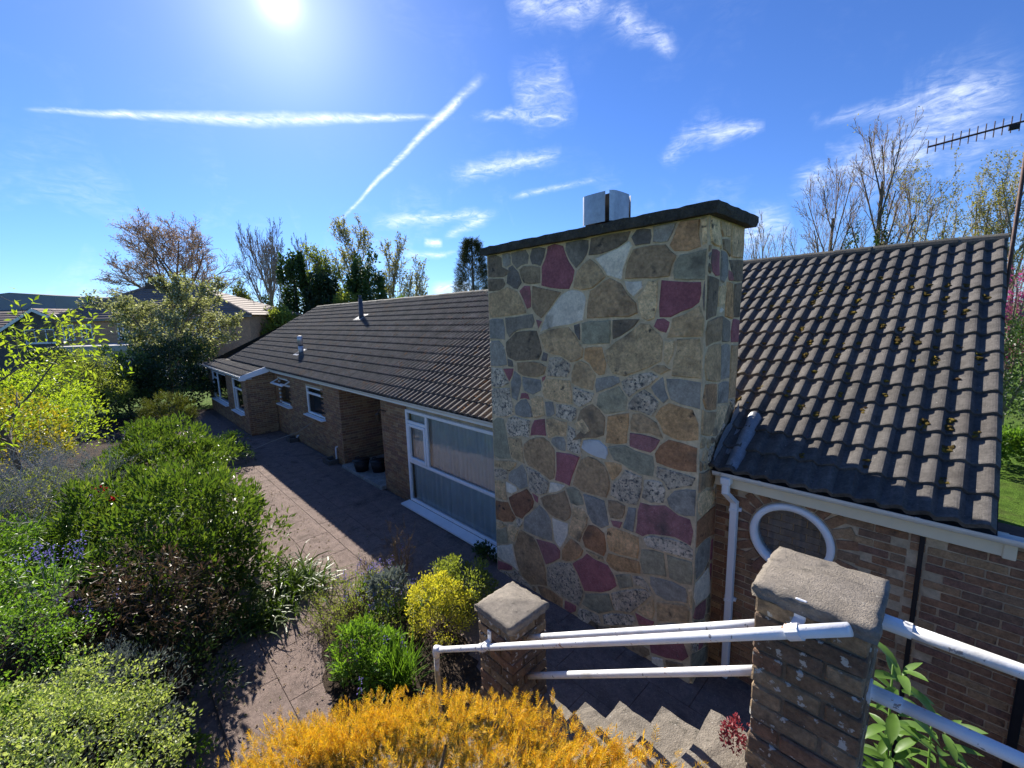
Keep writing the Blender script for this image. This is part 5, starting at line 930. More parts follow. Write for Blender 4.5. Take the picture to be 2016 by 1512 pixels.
# porch: pale stone threshold, dark door
pt = MB()
pt.bbox(-11.85, -9.48, WM - 0.12, 6.28, 0.0, 0.10, 0.01)
pt.part('threshold', M('pale_threshold', [(0.34, 0.33, 0.30), (0.22, 0.21, 0.19)], ns=12, na=0.3, bump=0.5), house)
dr = MB()
dr.bbox(-11.0, -10.1, 6.22, 6.285, 0.1, 2.1, 0.01)
door = dr.part('door', M('brown_door', [(0.05, 0.03, 0.02)], rough=0.4, stretch=(30, 30, 1)), house)
dr = MB()
dr.tube([(-10.2, 6.2, 1.0), (-10.2, 6.16, 1.0), (-10.32, 6.16, 1.0)], 0.012, 6)
dr.part('handle', STEEL, door)
lm = MB()
lm.tube([(-9.2, WM, 2.02), (-9.2, WM - 0.14, 2.08), (-9.2, WM - 0.2, 2.02)], 0.012, 6)
lm.tube([(-9.2, WM - 0.2, 2.02), (-9.2, WM - 0.2, 1.98), (-9.2, WM - 0.2, 1.84), (-9.2, WM - 0.2, 1.8)], [0.02, 0.075, 0.05, 0.015], 6)
lm.part('wall_lantern', M('lantern_metal', [(0.05, 0.035, 0.02)], rough=0.5), house)

# ---- gutters and fascias
def gutter(x0, x1, yf, zt, fasc_h, fasc=True, w=0.10, h=0.062, drop=0.0):
    a = np.linspace(0, math.pi, 9)
    prof = [(yf + w / 2 - w / 2 * math.cos(t), zt - h * math.sin(t)) for t in a]
    inner = [(yf + w / 2 - (w / 2 - 0.006) * math.cos(t), zt - (h - 0.006) * math.sin(t)) for t in reversed(a)]
    pr = prof + inner
    n = len(pr)
    V = [(x0, p[0], p[1]) for p in pr] + [(x1, p[0], p[1] - drop) for p in pr]
    F = [(i, (i + 1) % n, n + (i + 1) % n, n + i) for i in range(n)] + [tuple(range(n)), tuple(reversed(range(n, 2 * n)))]
    g = part('gutter', V, F, GUTTER, house)
    nb = max(2, int((x1 - x0) / 1.0))
    for q in range(nb):
        xb = x0 + (q + 0.4) * (x1 - x0) / nb
        c = MB()
        po = [(yf + w / 2 - (w / 2 + 0.006) * math.cos(t), zt + 0.004 - (h + 0.008) * math.sin(t)) for t in a]
        pi_ = [(yf + w / 2 - (w / 2 - 0.001) * math.cos(t), zt + 0.006 - (h - 0.0) * math.sin(t)) for t in reversed(a)]
        pp = po + pi_
        m_ = len(pp)
        zz = drop * (xb - x0) / (x1 - x0)
        V = [(xb - 0.014, p[0], p[1] - zz) for p in pp] + [(xb + 0.014, p[0], p[1] - zz) for p in pp]
        c.add(V, [(i, (i + 1) % m_, m_ + (i + 1) % m_, m_ + i) for i in range(m_)] + [tuple(range(m_)), tuple(reversed(range(m_, 2 * m_)))])
        c.part('bracket', GUTTER, g)
    if fasc:
        f = MB()
        f.bbox(x0, x1 - (0.2 if x1 > 0 else 0.0), yf + w + 0.002, yf + w + 0.025, zt - 0.03 - fasc_h, zt + 0.0, 0.004)
        f.box(x0 + 0.01, x1 - (0.22 if x1 > 0 else 0.01), yf + w + 0.025, yf + w + 0.3, zt - 0.02 - fasc_h, zt - fasc_h)
        f.part('fascia', FASCIA if x1 > 0 else UPVC, house)
    return g

YE_L, ZE_L, YR, ZR_L = 4.42, 2.46, 8.6, 4.88
YE_R, ZE_R, ZR_R = 4.60, 2.46, 4.95
gutter(-17.85, -4.96, YE_L, ZE_L, 0.1)
gutter(-25.9, -17.87, 3.50, 2.25, 0.1)
gutter(-1.69, 0.62, YE_R - 0.02, 2.455, 0.155)
gb = MB()   # boxed end where the eave steps forward
gb.add([(-17.9, 3.53, 2.10), (-17.86, 3.53, 2.10), (-17.86, 4.50, 2.34), (-17.9, 4.50, 2.34), (-17.9, 3.53, 2.27), (-17.86, 3.53, 2.27), (-17.86, 4.50, 2.57), (-17.9, 4.50, 2.57)], BOXF)
gb.bbox(-18.0, -17.855, 3.505, 3.70, 2.09, 2.24, 0.005)
gb.part('boxed_eave', UPVC, house)
cap_ = MB()
cap_.bbox(0.40, 0.47, YE_R + 0.07, YE_R + 0.115, 2.26, 2.43, 0.005)
cap_.part('fascia_end', FASCIA, house)

# downpipe beside the chimney
dp = MB()
dp.bbox(-1.60, -1.50, YE_R - 0.03, YE_R + 0.075, 2.33, 2.405, 0.008)
dp.bbox(-1.585, -1.515, YE_R - 0.025, YE_R + 0.05, 2.22, 2.345, 0.012)
dp.add([(-1.585, YE_R - 0.025, 2.23), (-1.515, YE_R - 0.025, 2.23), (-1.515, YE_R + 0.05, 2.23), (-1.585, YE_R + 0.05, 2.23),
        (-1.585 + 0.06, YE_R + 0.09, 2.10), (-1.515 + 0.06, YE_R + 0.09, 2.10), (-1.515 + 0.06, YE_R + 0.165, 2.10), (-1.585 + 0.06, YE_R + 0.165, 2.10)], BOXF)
dp.bbox(-1.525, -1.455, WALL_R - 0.095, WALL_R - 0.02, -0.05, 2.12, 0.006)
dpo = dp.part('downpipe', UPVC, house)
for zz in (2.02, 0.95):
    c = MB()
    c.bbox(-1.55, -1.43, WALL_R - 0.03, WALL_R + 0.001, zz - 0.02, zz + 0.02, 0.004)
    c.bbox(-1.532, -1.448, WALL_R - 0.102, WALL_R - 0.03, zz - 0.018, zz + 0.018, 0.004)
    c.part('clip', UPVC, dpo)
dp = MB()
dp.bbox(-5.10, -5.03, WM - 0.13, WM - 0.06, 2.15, 2.42, 0.006)
dp.bbox(-5.06, -5.0, WM - 0.11, WM - 0.05, 0.1, 2.16, 0.006)
dp.part('downpipe', UPVC, house)

# small waste pipes and gullies against the wall
for gxp, gh in ((-12.35, 0.5), (-15.8, 0.2)):
    p = MB()
    p.tube([(gxp, WM + 0.02, gh), (gxp, WM - 0.05, gh), (gxp, WM - 0.06, gh - 0.05), (gxp, WM - 0.06, 0.16), (gxp - 0.03, WM - 0.08, 0.10), (gxp - 0.12, WM - 0.12, 0.06)], 0.022, 8)
    p.part('waste_pipe', UPVC, house)
    gl2 = MB()
    for (a, b, c, d) in ((-0.42, 0.05, -0.32, -0.24), (-0.42, -0.34, -0.24, -0.02), (-0.03, 0.05, -0.24, -0.02)):
        gl2.bbox(gxp + a, gxp + b, WM + c, WM + d, 0, 0.14, 0.006)
    gl2.box(gxp - 0.34, gxp - 0.03, WM - 0.24, WM - 0.02, 0.0, 0.03)
    gl2.part('gully', M('gully_concrete', [(0.10, 0.09, 0.08)], na=0.3), house)

# ------------------------------------------------------------------ roof
def wave(t):
    t = np.asarray(t) % 1.0
    up = sstep(0.02, 0.74, t)
    dn = 1 - sstep(0.80, 0.985, t)
    return np.where(t < 0.78, up, dn)

TW, TL, GAUGE = 0.33, 0.405, 0.322
def tile_mesh(name, mat, segn=20, lift=0.0):
    t = np.linspace(0, 2, segn + 1)
    x = t / 2 * (TW + 0.004)
    z = 0.041 * wave(np.minimum(t, 1.999))
    z[-1] = 0.0
    th = 0.042
    n = segn + 1
    top0 = np.stack([x, np.zeros(n), z + th], 1)
    top0b = np.stack([x, np.full(n, 0.012), z + th + 0.003], 1)
    top1 = np.stack([x, np.full(n, TL), z + th], 1)
    bot0 = np.stack([x, np.zeros(n), z - 0.002], 1)
    V = np.concatenate([top0, top0b, top1, bot0])
    i = np.arange(segn)
    F = np.concatenate([np.stack([i, i + 1, n + i + 1, n + i], 1), np.stack([n + i, n + i + 1, 2 * n + i + 1, 2 * n + i], 1), np.stack([3 * n + i, 3 * n + i + 1, i + 1, i], 1)])
    # closed ends
    E = np.array([(0, 2 * n, 3 * n, 3 * n), (segn, 3 * n + segn, 2 * n + segn, 2 * n + segn)])
    return V, F, [(0, n, 2 * n, 3 * n), (segn, 3 * n + segn, 2 * n + segn, n + segn)]

def slope_frame(Ye, ze, Yr, zr):
    a = math.atan2(zr - ze, Yr - Ye)
    return a, math.hypot(zr - ze, Yr - Ye)

tV, tF, tE = tile_mesh('tile', TILE)
tile_me = mesh('tile', tV, [tF, np.array(tE)], TILE, False)
tVf, tFf, _ = tile_mesh('tile', TILE, 12)
TILT = math.radians(5.0)

rf = MB()
def under(x0, x1, Ye, ze, Yr, zr, xr0=None):
    rf.add([(x0, Ye + 0.03, ze + 0.0), (x1, Ye + 0.03, ze + 0.0), (x1, Yr, zr), (xr0 if xr0 is not None else x0, Yr, zr)], [(0, 1, 2, 3)])
XS = -3.3
under(-17.86, XS, YE_L, ZE_L - 0.02, YR, ZR_L - 0.03)
under(-25.3, -17.86, YE_L, ZE_L - 0.02, YR, ZR_L - 0.03, -23.7)
under(-25.8, -17.86, 3.55, 2.20, YE_L + 0.05, ZE_L + 0.01)
under(XS, 0.36, YE_R, ZE_R - 0.02, YR, ZR_R - 0.03)
# back slope, hip end, gable
rf.add([(-25.3, 12.8, 2.46), (0.34, 12.8, 2.46), (0.34, YR, ZR_R - 0.03), (-23.7, YR, ZR_L - 0.03)], [(0, 1, 2, 3)])
rf.add([(-25.85, 3.55, 2.2), (-25.6, 12.8, 2.46), (-23.7, YR, ZR_L - 0.03)], [(0, 1, 2)])
rf.add([(0.2, 4.8, 2.34), (0.2, 12.5, 2.34), (0.2, YR, ZR_R - 0.08)], [(0, 1, 2)])
roof = rf.part('roof', M('roof_underlay', [(0.03, 0.028, 0.026)], na=0.2), house)

rest = MB()
n_ind = 0
a_L, len_L = slope_frame(YE_L, ZE_L, YR, ZR_L)
a_R, len_R = slope_frame(YE_R, ZE_R, YR, ZR_R)
def place_tile(x, s, Ye, ze, ang, individual):
    global n_ind
    y = Ye + s * math.cos(ang) - 0.02
    z = ze + s * math.sin(ang) + 0.006
    jx, jr = R_.normal() * 0.002, R_.normal() * 0.004
    if individual:
        inst('tile', tile_me, (x + jx, y, z + R_.uniform(0, 0.004)), roof, (ang - TILT, 0, jr))
        n_ind += 1
    else:
        ca, sa = math.cos(ang - TILT), math.sin(ang - TILT)
        V = tVf.copy()
        yy = V[:, 1] * ca - V[:, 2] * sa
        zz = V[:, 1] * sa + V[:, 2] * ca
        rest.add(np.stack([V[:, 0] + x + jx, yy + y, zz + z + R_.uniform(0, 0.004)], 1), tFf)
NC = 15
# right of the chimney and behind it: columns counted from the verge
for c in range(11):
    x = 0.35 - (c + 1) * TW
    for r in range(NC):
        s = r * len_R / NC
        if x < -2.9 and r < 12:
            ind = False
        else:
            ind = c < 10
        if r < 3 and x + TW < -1.7:
            continue
        place_tile(x, s, YE_R, ZE_R, a_R, ind)
# left of the chimney
for c in range(63):
    x = XS - (c + 1) * TW
    for r in range(NC):
        s = r * len_L / NC
        t = s / len_L
        xl = -25.6 + t * (25.6 - 23.7)
        if x < xl:
            continue
        if x + TW > -4.94 and r < 3:
            continue
        place_tile(x, s, YE_L, ZE_L, a_L, (-9.0 < x < -4.9) and n_ind < 298 and (c < 16))
a_W = math.atan2(ZE_L - 2.25, YE_L - 3.58)
for c in range(25):
    x = -17.88 - (c + 1) * TW
    if x < -25.95:
        continue
    for r in range(2):
        place_tile(x, 0.02 + r * 0.40, 3.58, 2.225, a_W, False)
rest.part('tiling', TILE_FAR, roof, kind='stuff')

# ridge tiles
def ridge_mesh(L=0.45):
    a = np.linspace(-0.15, math.pi + 0.15, 9)
    V, F = [], []
    for x in (0, L):
        for t in a:
            V.append((x, 0.125 * math.cos(t), 0.10 * math.sin(t) - 0.03))
    n = len(a)
    for x in (0, L):
        for t in a:
            V.append((x, 0.107 * math.cos(t), 0.083 * math.sin(t) - 0.03))
    for i in range(n - 1):
        F.append((i, i + 1, n + i + 1, n + i))
    for b in (0, n):
        for i in range(n - 1):
            F.append((b + i, 2 * n + b + i, 2 * n + b + i + 1, b + i + 1))
    return mesh('ridge_tile', V, F, RIDGE, False)
rme = ridge_mesh()
for i in range(60):
    x = 0.36 - (i + 1) * 0.452
    if x < -23.9:
        break
    z = ZR_R if x > XS else ZR_L
    inst('ridge_tile', rme, (x, YR, z + 0.035 + R_.normal() * 0.004), roof, (R_.normal() * 0.03, R_.normal() * 0.008, R_.normal() * 0.008))

# moss in the valleys of the tiles
def blob_mesh(P, S, rng, squash=0.55):
    ico_v = np.array([(0, 0, 1), (0.894, 0, 0.447), (0.276, 0.851, 0.447), (-0.724, 0.526, 0.447), (-0.724, -0.526, 0.447), (0.276, -0.851, 0.447), (0.724, 0.526, -0.447), (-0.276, 0.851, -0.447), (-0.894, 0, -0.447), (-0.276, -0.851, -0.447), (0.724, -0.526, -0.447), (0, 0, -1)])
    ico_f = np.array([(0, 1, 2), (0, 2, 3), (0, 3, 4), (0, 4, 5), (0, 5, 1), (1, 6, 2), (2, 7, 3), (3, 8, 4), (4, 9, 5), (5, 10, 1), (6, 7, 2), (7, 8, 3), (8, 9, 4), (9, 10, 5), (10, 6, 1), (11, 7, 6), (11, 8, 7), (11, 9, 8), (11, 10, 9), (11, 6, 10)])
    n = len(P)
    V = ico_v[None] * (1 + rng.normal(size=(n, 12, 1)) * 0.22) * S[:, None, None]
    V[:, :, 2] *= squash
    V = V + P[:, None]
    F = (ico_f[None] + (np.arange(n) * 12)[:, None, None]).reshape(-1, 3)
    return V.reshape(-1, 3), F
def moss_on(nclump, x0, x1, Ye, ze, ang, ln, mat, rng, size, smin=0.05, smax=0.85):
    P, S = [], []
    for i in range(nclump):
        col = rng.integers(int(x0 / 0.165), int(x1 / 0.165))
        x = 0.35 + col * 0.165 + rng.normal() * 0.018 + 0.022
        r = rng.integers(0, NC)
        s = (r + abs(rng.normal()) * 0.2 + 0.04) * ln / NC
        if s / ln > smax or s / ln < smin:
            continue
        for q in range(rng.integers(2, 8)):
            sx = size * rng.uniform(0.35, 1.0)
            ss = s + rng.normal() * 0.03
            P.append((x + rng.normal() * 0.022, Ye + ss * math.cos(ang), ze + ss * math.sin(ang) + 0.04 + rng.uniform(-0.004, 0.008)))
            S.append(sx)
    return blob_mesh(np.array(P), np.array(S), rng)
rg2 = np.random.default_rng(11)
part('moss', *moss_on(180, -3.2, -0.1, YE_R, ZE_R + 0.022, a_R, len_R, MOSS, rg2, 0.038), MOSS, roof, False, 'stuff')
part('moss', *moss_on(700, -19, -5.2, YE_L, ZE_L + 0.024, a_L, len_L, MOSS_RED, rg2, 0.036, 0.0, 0.7), MOSS_RED, roof, False, 'stuff')

# vent pipes through the roof
def roof_pt(x, y):
    return np.array([x, y, ZE_L + (y - YE_L) * math.tan(a_L) + 0.06])
v1 = roof_pt(-16.75, 5.35)
m_ = MB()
m_.tube([v1 - (0, 0, 0.1), v1 + (0, 0, 0.26)], 0.085, 12)
m_.tube([v1 + (0, 0, 0.27), v1 + (0, 0, 0.56), v1 + (0, 0, 0.60)], [0.095, 0.095, 0.06], 12)
vo = m_.part('flue', M('galvanised', [(0.42, 0.43, 0.45)], rough=0.4, metal=0.6, na=0.2), house, True)
m_ = MB()
m_.tube([v1 + (0, 0, 0.24), v1 + (0, 0, 0.30)], 0.09, 12)
m_.part('collar', BLACK, vo, True)
m_ = MB()
c_, s_ = math.cos(a_L), math.sin(a_L)
m_.add([v1 + (dx, dy * c_, dy * s_ + 0.0) for dx, dy in ((-0.28, -0.25), (0.2, -0.25), (0.2, 0.2), (-0.28, 0.2))] + [v1 + (dx, dy * c_, dy * s_ + 0.03) for dx, dy in ((-0.28, -0.25), (0.2, -0.25), (0.2, 0.2), (-0.28, 0.2))], BOXF)
m_.part('flashing', LEAD, vo)
v2 = roof_pt(-16.0, 7.43)
m_ = MB()
m_.tube([v2 - (0, 0, 0.1), v2 + (0, 0, 0.12), v2 + (0, 0, 0.72)], [0.13, 0.085, 0.075], 12)
m_.tube([v2 + (0, 0, 0.70), v2 + (0, 0, 0.85)], [0.055, 0.05], 10)
vo = m_.part('soil_vent', M('dark_vent', [(0.06, 0.065, 0.08)], rough=0.5), house, True)
m_ = MB()
m_.add([v2 + (dx, dy * c_, dy * s_ + 0.0) for dx, dy in ((-0.33, -0.25), (0.25, -0.25), (0.25, 0.2), (-0.33, 0.2))] + [v2 + (dx, dy * c_, dy * s_ + 0.03) for dx, dy in ((-0.33, -0.25), (0.25, -0.25), (0.25, 0.2), (-0.33, 0.2))], BOXF)
m_.part('flashing', LEAD, vo)

# ------------------------------------------------------------------ the stone chimney
CX0, CX1, CY0, CY1, CZ = -4.94, -1.72, 4.3, 5.27, 5.05
ch = MB()
ch.box(CX0 + 0.001, CX1 - 0.001, CY0 + 0.001, CY1, -0.1, CZ + 0.01)
chim = ch.part('chimney', MORTAR_STONE, house, label='broad rubble stone chimney of pink, grey and brown pieces')
STONE_COL = {
 'P': ([(0.384, 0.141, 0.140), (0.339, 0.128, 0.131), (0.358, 0.161, 0.149)], [((0.48, 0.36, 0.35), 70, 0.64, 0.05), ((0.17, 0.07, 0.075), 7, 0.58, 0.2)], 12, 0.3),
 'M': ([(0.241, 0.094, 0.101), (0.312, 0.109, 0.117)], [((0.40, 0.33, 0.34), 75, 0.66, 0.03)], 6, 0.35),
 'G': ([(0.189, 0.155, 0.122), (0.261, 0.215, 0.157)], [((0.38, 0.37, 0.36), 70, 0.66, 0.03)], 6, 0.4),
 'K': ([(0.309, 0.278, 0.228), (0.355, 0.313, 0.246)], [((0.4, 0.39, 0.36), 70, 0.66, 0.04), ((0.11, 0.105, 0.095), 5, 0.58, 0.2)], 9, 0.35),
 'S': ([(0.733, 0.628, 0.479), (0.850, 0.732, 0.545)], [((0.10, 0.10, 0.10), 55, 0.66, 0.05)], 9, 0.25),
 'V': ([(0.355, 0.313, 0.203), (0.400, 0.341, 0.215)], [((0.4, 0.38, 0.32), 70, 0.66, 0.04), ((0.13, 0.12, 0.085), 5, 0.58, 0.2)], 9, 0.35),
 'B': ([(0.462, 0.296, 0.154), (0.566, 0.375, 0.194), (0.387, 0.258, 0.142)], [((0.06, 0.05, 0.038), 5, 0.6, 0.18)], 5, 0.45),
 'T': ([(0.670, 0.449, 0.233), (0.765, 0.535, 0.283), (0.559, 0.386, 0.202)], [((0.07, 0.058, 0.045), 13, 0.60, 0.12)], 7, 0.5),
 'O': ([(0.587, 0.337, 0.151), (0.692, 0.412, 0.189), (0.506, 0.286, 0.137)], [((0.08, 0.05, 0.035), 8, 0.62, 0.12)], 6, 0.45),
 'R': ([(0.296, 0.138, 0.074), (0.403, 0.197, 0.093)], [((0.05, 0.03, 0.024), 10, 0.6, 0.1)], 8, 0.4),
 'L': ([(0.566, 0.445, 0.302), (0.670, 0.536, 0.372)], [((0.17, 0.15, 0.125), 17, 0.5, 0.14), ((0.08, 0.075, 0.07), 34, 0.58, 0.05)], 8, 0.4),
 'D': ([(0.248, 0.182, 0.114), (0.334, 0.239, 0.139)], [((0.035, 0.033, 0.03), 7, 0.56, 0.16), ((0.30, 0.29, 0.26), 60, 0.70, 0.03)], 5, 0.4),
 'W': ([(0.62, 0.61, 0.58)], [((0.4, 0.38, 0.34), 9, 0.6, 0.2)], 9, 0.12),
}
STM = {k: M('stone_' + k, v[0], 'obj', ns=v[2], na=v[3], bump=0.9, bs=24 if k in 'BTOLRD' else 90, bdist=0.025 if k in 'BTOLRD' else 0.008, spots=v[1] + [((0.10, 0.085, 0.066), 2.1, 0.56, 0.2)], rough=0.85) for k, v in STONE_COL.items()}
def stone(poly, kind, face_):
    """poly in face coordinates (metres) -> a pillowed stone proud of the mortar"""
    P = np.array(poly)
    ar = 0.5 * np.sum(P[:, 0] * np.roll(P[:, 1], -1) - np.roll(P[:, 0], -1) * P[:, 1])
    if ar < 0:
        P = P[::-1]
    # split long edges, jitter, pull in slightly
    Q = P * 0.94 + (np.roll(P, 1, 0) + np.roll(P, -1, 0)) * 0.03 + R_.normal(size=P.shape) * 0.004
    c = Q.mean(0)
    Q0 = Q
    size = abs(ar) ** 0.5
    Q1 = c + (Q0 - c) * (1 - min(0.22, 0.007 / max(size, 0.05) * 2))
    k = len(Q)
    h0 = R_.uniform(0.001, 0.004)
    h = R_.uniform(0.005, 0.012) + (0.004 if kind in 'LTB' else 0)
    tilt = R_.normal(size=2) * 0.006
    hh = np.maximum(h + (Q1 - c) @ tilt / max(size, 0.1) + R_.normal(size=k) * 0.0022, h0 + 0.004)
    def to3(q, d):
        if face_ == 'f':
            return np.stack([q[:, 0], np.full(len(q), CY0) - d, q[:, 1]], 1)
        return np.stack([np.full(len(q), CX1) + d, q[:, 0], q[:, 1]], 1)
    V = np.concatenate([to3(Q0, np.full(k, -0.012)), to3(Q0, np.full(k, h0)), to3(Q1, hh)])
    F = []
    for i in range(k):
        j = (i + 1) % k
        F.append((i, j, k + j, k + i))
        F.append((k + i, k + j, 2 * k + j, 2 * k + i))
    F.append(tuple(2 * k + i for i in range(k)))
    o3 = V.mean(0)
    me = mesh('stone', V - o3, F, STM[kind])
    inst('stone', me, o3, chim)
for txt, fc in ((FRONT, 'f'), (SIDE, 's')):
    for item in txt.split('|'):
        kd, *pp = item.split()
        poly = [tuple(map(float, q.split(','))) for q in pp]
        if min(p[1] for p in poly) < -0.02 or max(p[1] for p in poly) > CZ + 0.03:
            poly = [(p[0], min(max(p[1], 0.0), CZ - 0.005)) for p in poly]
        if max(p[1] for p in poly) < 0.05:
            continue
        if fc == 'f':
            poly = [(min(max(p[0], CX0 + 0.012), CX1 - 0.012), p[1]) for p in poly]
        else:
            poly = [(min(max(p[0], CY0 + 0.012), CY1 - 0.02), p[1]) for p in poly]
        stone(poly, kd, fc)
# capping slab
def rough_slab(x0, x1, y0, y1, z0, z1, nx_, ny_, amp, seed, peak=0.0):
    rr = np.random.default_rng(seed)
    V, F = [], []
    X = np.linspace(x0, x1, nx_)
    Y = np.linspace(y0, y1, ny_)
    def jit(i, j, z, top):
        ex = 0 if 0 < i < nx_ - 1 else 1
        ey = 0 if 0 < j < ny_ - 1 else 1
        e = max(ex, ey)
        u = 1 - max(abs(2 * i / (nx_ - 1) - 1), abs(2 * j / (ny_ - 1) - 1))
        zz = z + rr.normal() * amp * 0.5 + (peak * u - e * amp * 1.2 if top else 0)
        return (X[i] + rr.normal() * amp * (1 if ex else 0.3), Y[j] + rr.normal() * amp * (1 if ey else 0.3), zz)
    T = [[jit(i, j, z1, True) for j in range(ny_)] for i in range(nx_)]
    V = [p for r in T for p in r]
    for i in range(nx_ - 1):
        for j in range(ny_ - 1):
            F.append((i * ny_ + j, (i + 1) * ny_ + j, (i + 1) * ny_ + j + 1, i * ny_ + j + 1))
    per = [(i, 0) for i in range(nx_)] + [(nx_ - 1, j) for j in range(1, ny_)] + [(i, ny_ - 1) for i in range(nx_ - 2, -1, -1)] + [(0, j) for j in range(ny_ - 2, 0, -1)]
    b = len(V)
    for (i, j) in per:
        p = V[i * ny_ + j]
        V.append((p[0] + rr.normal() * amp * 0.6, p[1] + rr.normal() * amp * 0.6, (z0 + z1) / 2 + rr.normal() * amp))
    b2 = len(V)
    for (i, j) in per:
        p = V[i * ny_ + j]
        V.append((p[0] * 0.99 + 0.01 * (x0 + x1) / 2, p[1] * 0.99 + 0.01 * (y0 + y1) / 2, z0 + rr.normal() * amp * 0.4))
    n = len(per)
    for q in range(n):
        r = (q + 1) % n
        i0 = per[q][0] * ny_ + per[q][1]
        i1 = per[r][0] * ny_ + per[r][1]
        F.append((i0, b + q, b + r, i1))
        F.append((b + q, b2 + q, b2 + r, b + r))
    F.append(tuple(b2 + q for q in range(n)))
    return V, F
part('capping', *rough_slab(CX0 - 0.05, CX1 + 0.10, CY0 - 0.085, CY1 + 0.10, CZ, CZ + 0.115, 46, 12, 0.007, 5), CAPDARK, chim)
# steel cowl on its pot
cb = np.array([-3.18, 4.78, CZ + 0.115])
m_ = MB()
m_.tube([cb - (0, 0, 0.02), cb + (0, 0, 0.05), cb + (0, 0, 0.12)], [0.17, 0.17, 0.13], 16)
cowl = m_.part('cowl', POTRED, house, True, label='square stainless steel chimney cowl')
m_ = MB()
m_.box(cb[0] - 0.17, cb[0] + 0.17, cb[1] - 0.17, cb[1] + 0.17, cb[2] + 0.10, cb[2] + 0.41)
m_.part('inner_box', BLACK, cowl)
hw, z0_, z1_ = 0.225, cb[2] + 0.085, cb[2] + 0.43
for q in range(4):
    a = q * math.pi / 2
    V, F = [], []
    us = np.linspace(-hw + 0.0, hw - 0.095, 9)
    for zz in (z0_, z1_):
        for off_ in (0.0, 0.006):
            for u in us:
                bend = 0.05 * max(0, (-hw + 0.06 - u) / 0.06) ** 2
                w_ = hw - bend * 0.7 - off_ + 0.012 * (1 - (u / hw) ** 2)
                x, y = (u, -w_)
                ca, sa = math.cos(a), math.sin(a)
                V.append((cb[0] + x * ca - y * sa, cb[1] + x * sa + y * ca, zz))
    n = len(us)
    for i in range(n - 1):
        F += [(i, i + 1, 2 * n + i + 1, 2 * n + i), (n + i, 3 * n + i, 3 * n + i + 1, n + i + 1), (i, n + i, n + i + 1, i + 1), (2 * n + i, 2 * n + i + 1, 3 * n + i + 1, 3 * n + i)]
    F += [(0, 2 * n, 3 * n, n), (n - 1, 2 * n - 1, 4 * n - 1, 3 * n - 1)]
    part('panel', V, F, STEEL, cowl, False)
m_ = MB()
m_.tube([cb + (-0.2, -0.12, 0.07), cb + (-0.29, -0.16, 0.075)], 0.008, 5)
m_.tube([cb + (-0.22, -0.12, 0.09), cb + (-0.24, -0.18, 0.05)], 0.008, 5)
m_.part('clamp_bolt', BLACK, cowl)

# lead flashing where the roof meets the chimney
ta = math.tan(a_R)
def rz(y):
    return ZE_R + (y - YE_R) * ta
V, F = [], []
ys = np.linspace(YE_R - 0.02, CY1 + 0.02, 12)
rr = np.random.default_rng(3)
for y in ys:
    V += [(CX1 + 0.036 + rr.normal() * 0.003, y, rz(y) + 0.20 + rr.normal() * 0.012), (CX1 + 0.046, y, rz(y) + 0.10), (CX1 + 0.055, y, rz(y) + 0.055), (CX1 + 0.10, y, rz(y) + 0.045 + rr.normal() * 0.004),
          (CX1 + 0.14, y, rz(y) + 0.055 + rr.normal() * 0.004), (CX1 + 0.17, y, rz(y) + 0.105), (CX1 + 0.21, y, rz(y) + 0.12 + rr.normal() * 0.003), (CX1 + 0.255, y, rz(y) + 0.10), (CX1 + 0.285, y, rz(y) + 0.05)]
n = 9
for i in range(len(ys) - 1):
    for j in range(n - 1):
        F.append((i * n + j, i * n + j + 1, (i + 1) * n + j + 1, (i + 1) * n + j))
part('flashing', V, F, LEAD, chim, True)
# ------------------------------------------------------------------ steps, pillars, rails
steps = thing('garden_steps', 'weathered concrete garden steps climbing beside the stone chimney', 'steps', (-1.3, 1.6, 0))
SX = [-3.65, -3.39, -3.13, -2.87, -2.60, -2.34, -2.07, -1.80, -1.47, -1.21, -0.94, -0.68, -0.41]
SZ = [0.15, 0.31, 0.48, 0.64, 0.81, 0.97, 1.14, 1.31, 1.64, 1.83, 1.99, 2.16, 2.28]
SZ[7] = 1.48
SZ[6] = 1.31
SZ[5], SZ[4], SZ[3], SZ[2], SZ[1], SZ[0] = 1.12, 0.93, 0.74, 0.55, 0.36, 0.17
for i in range(len(SX)):
    x0 = SX[i]
    x1 = SX[i + 1] - 0.003 if i + 1 < len(SX) else 3.2
    yb = 2.0 if SX[i] > -2.2 else 1.5
    yb = 2.0 if SX[i] > -1.9 else 1.5
    rr = np.random.default_rng(i)
    V, F = rough_slab(x0, x1, 1.05 if x0 < -0.5 else 0.7, yb, SZ[i] - 0.16 if False else -0.05, SZ[i], 7, 12, 0.004, 40 + i)
    part('step', V, F, CONC, steps)

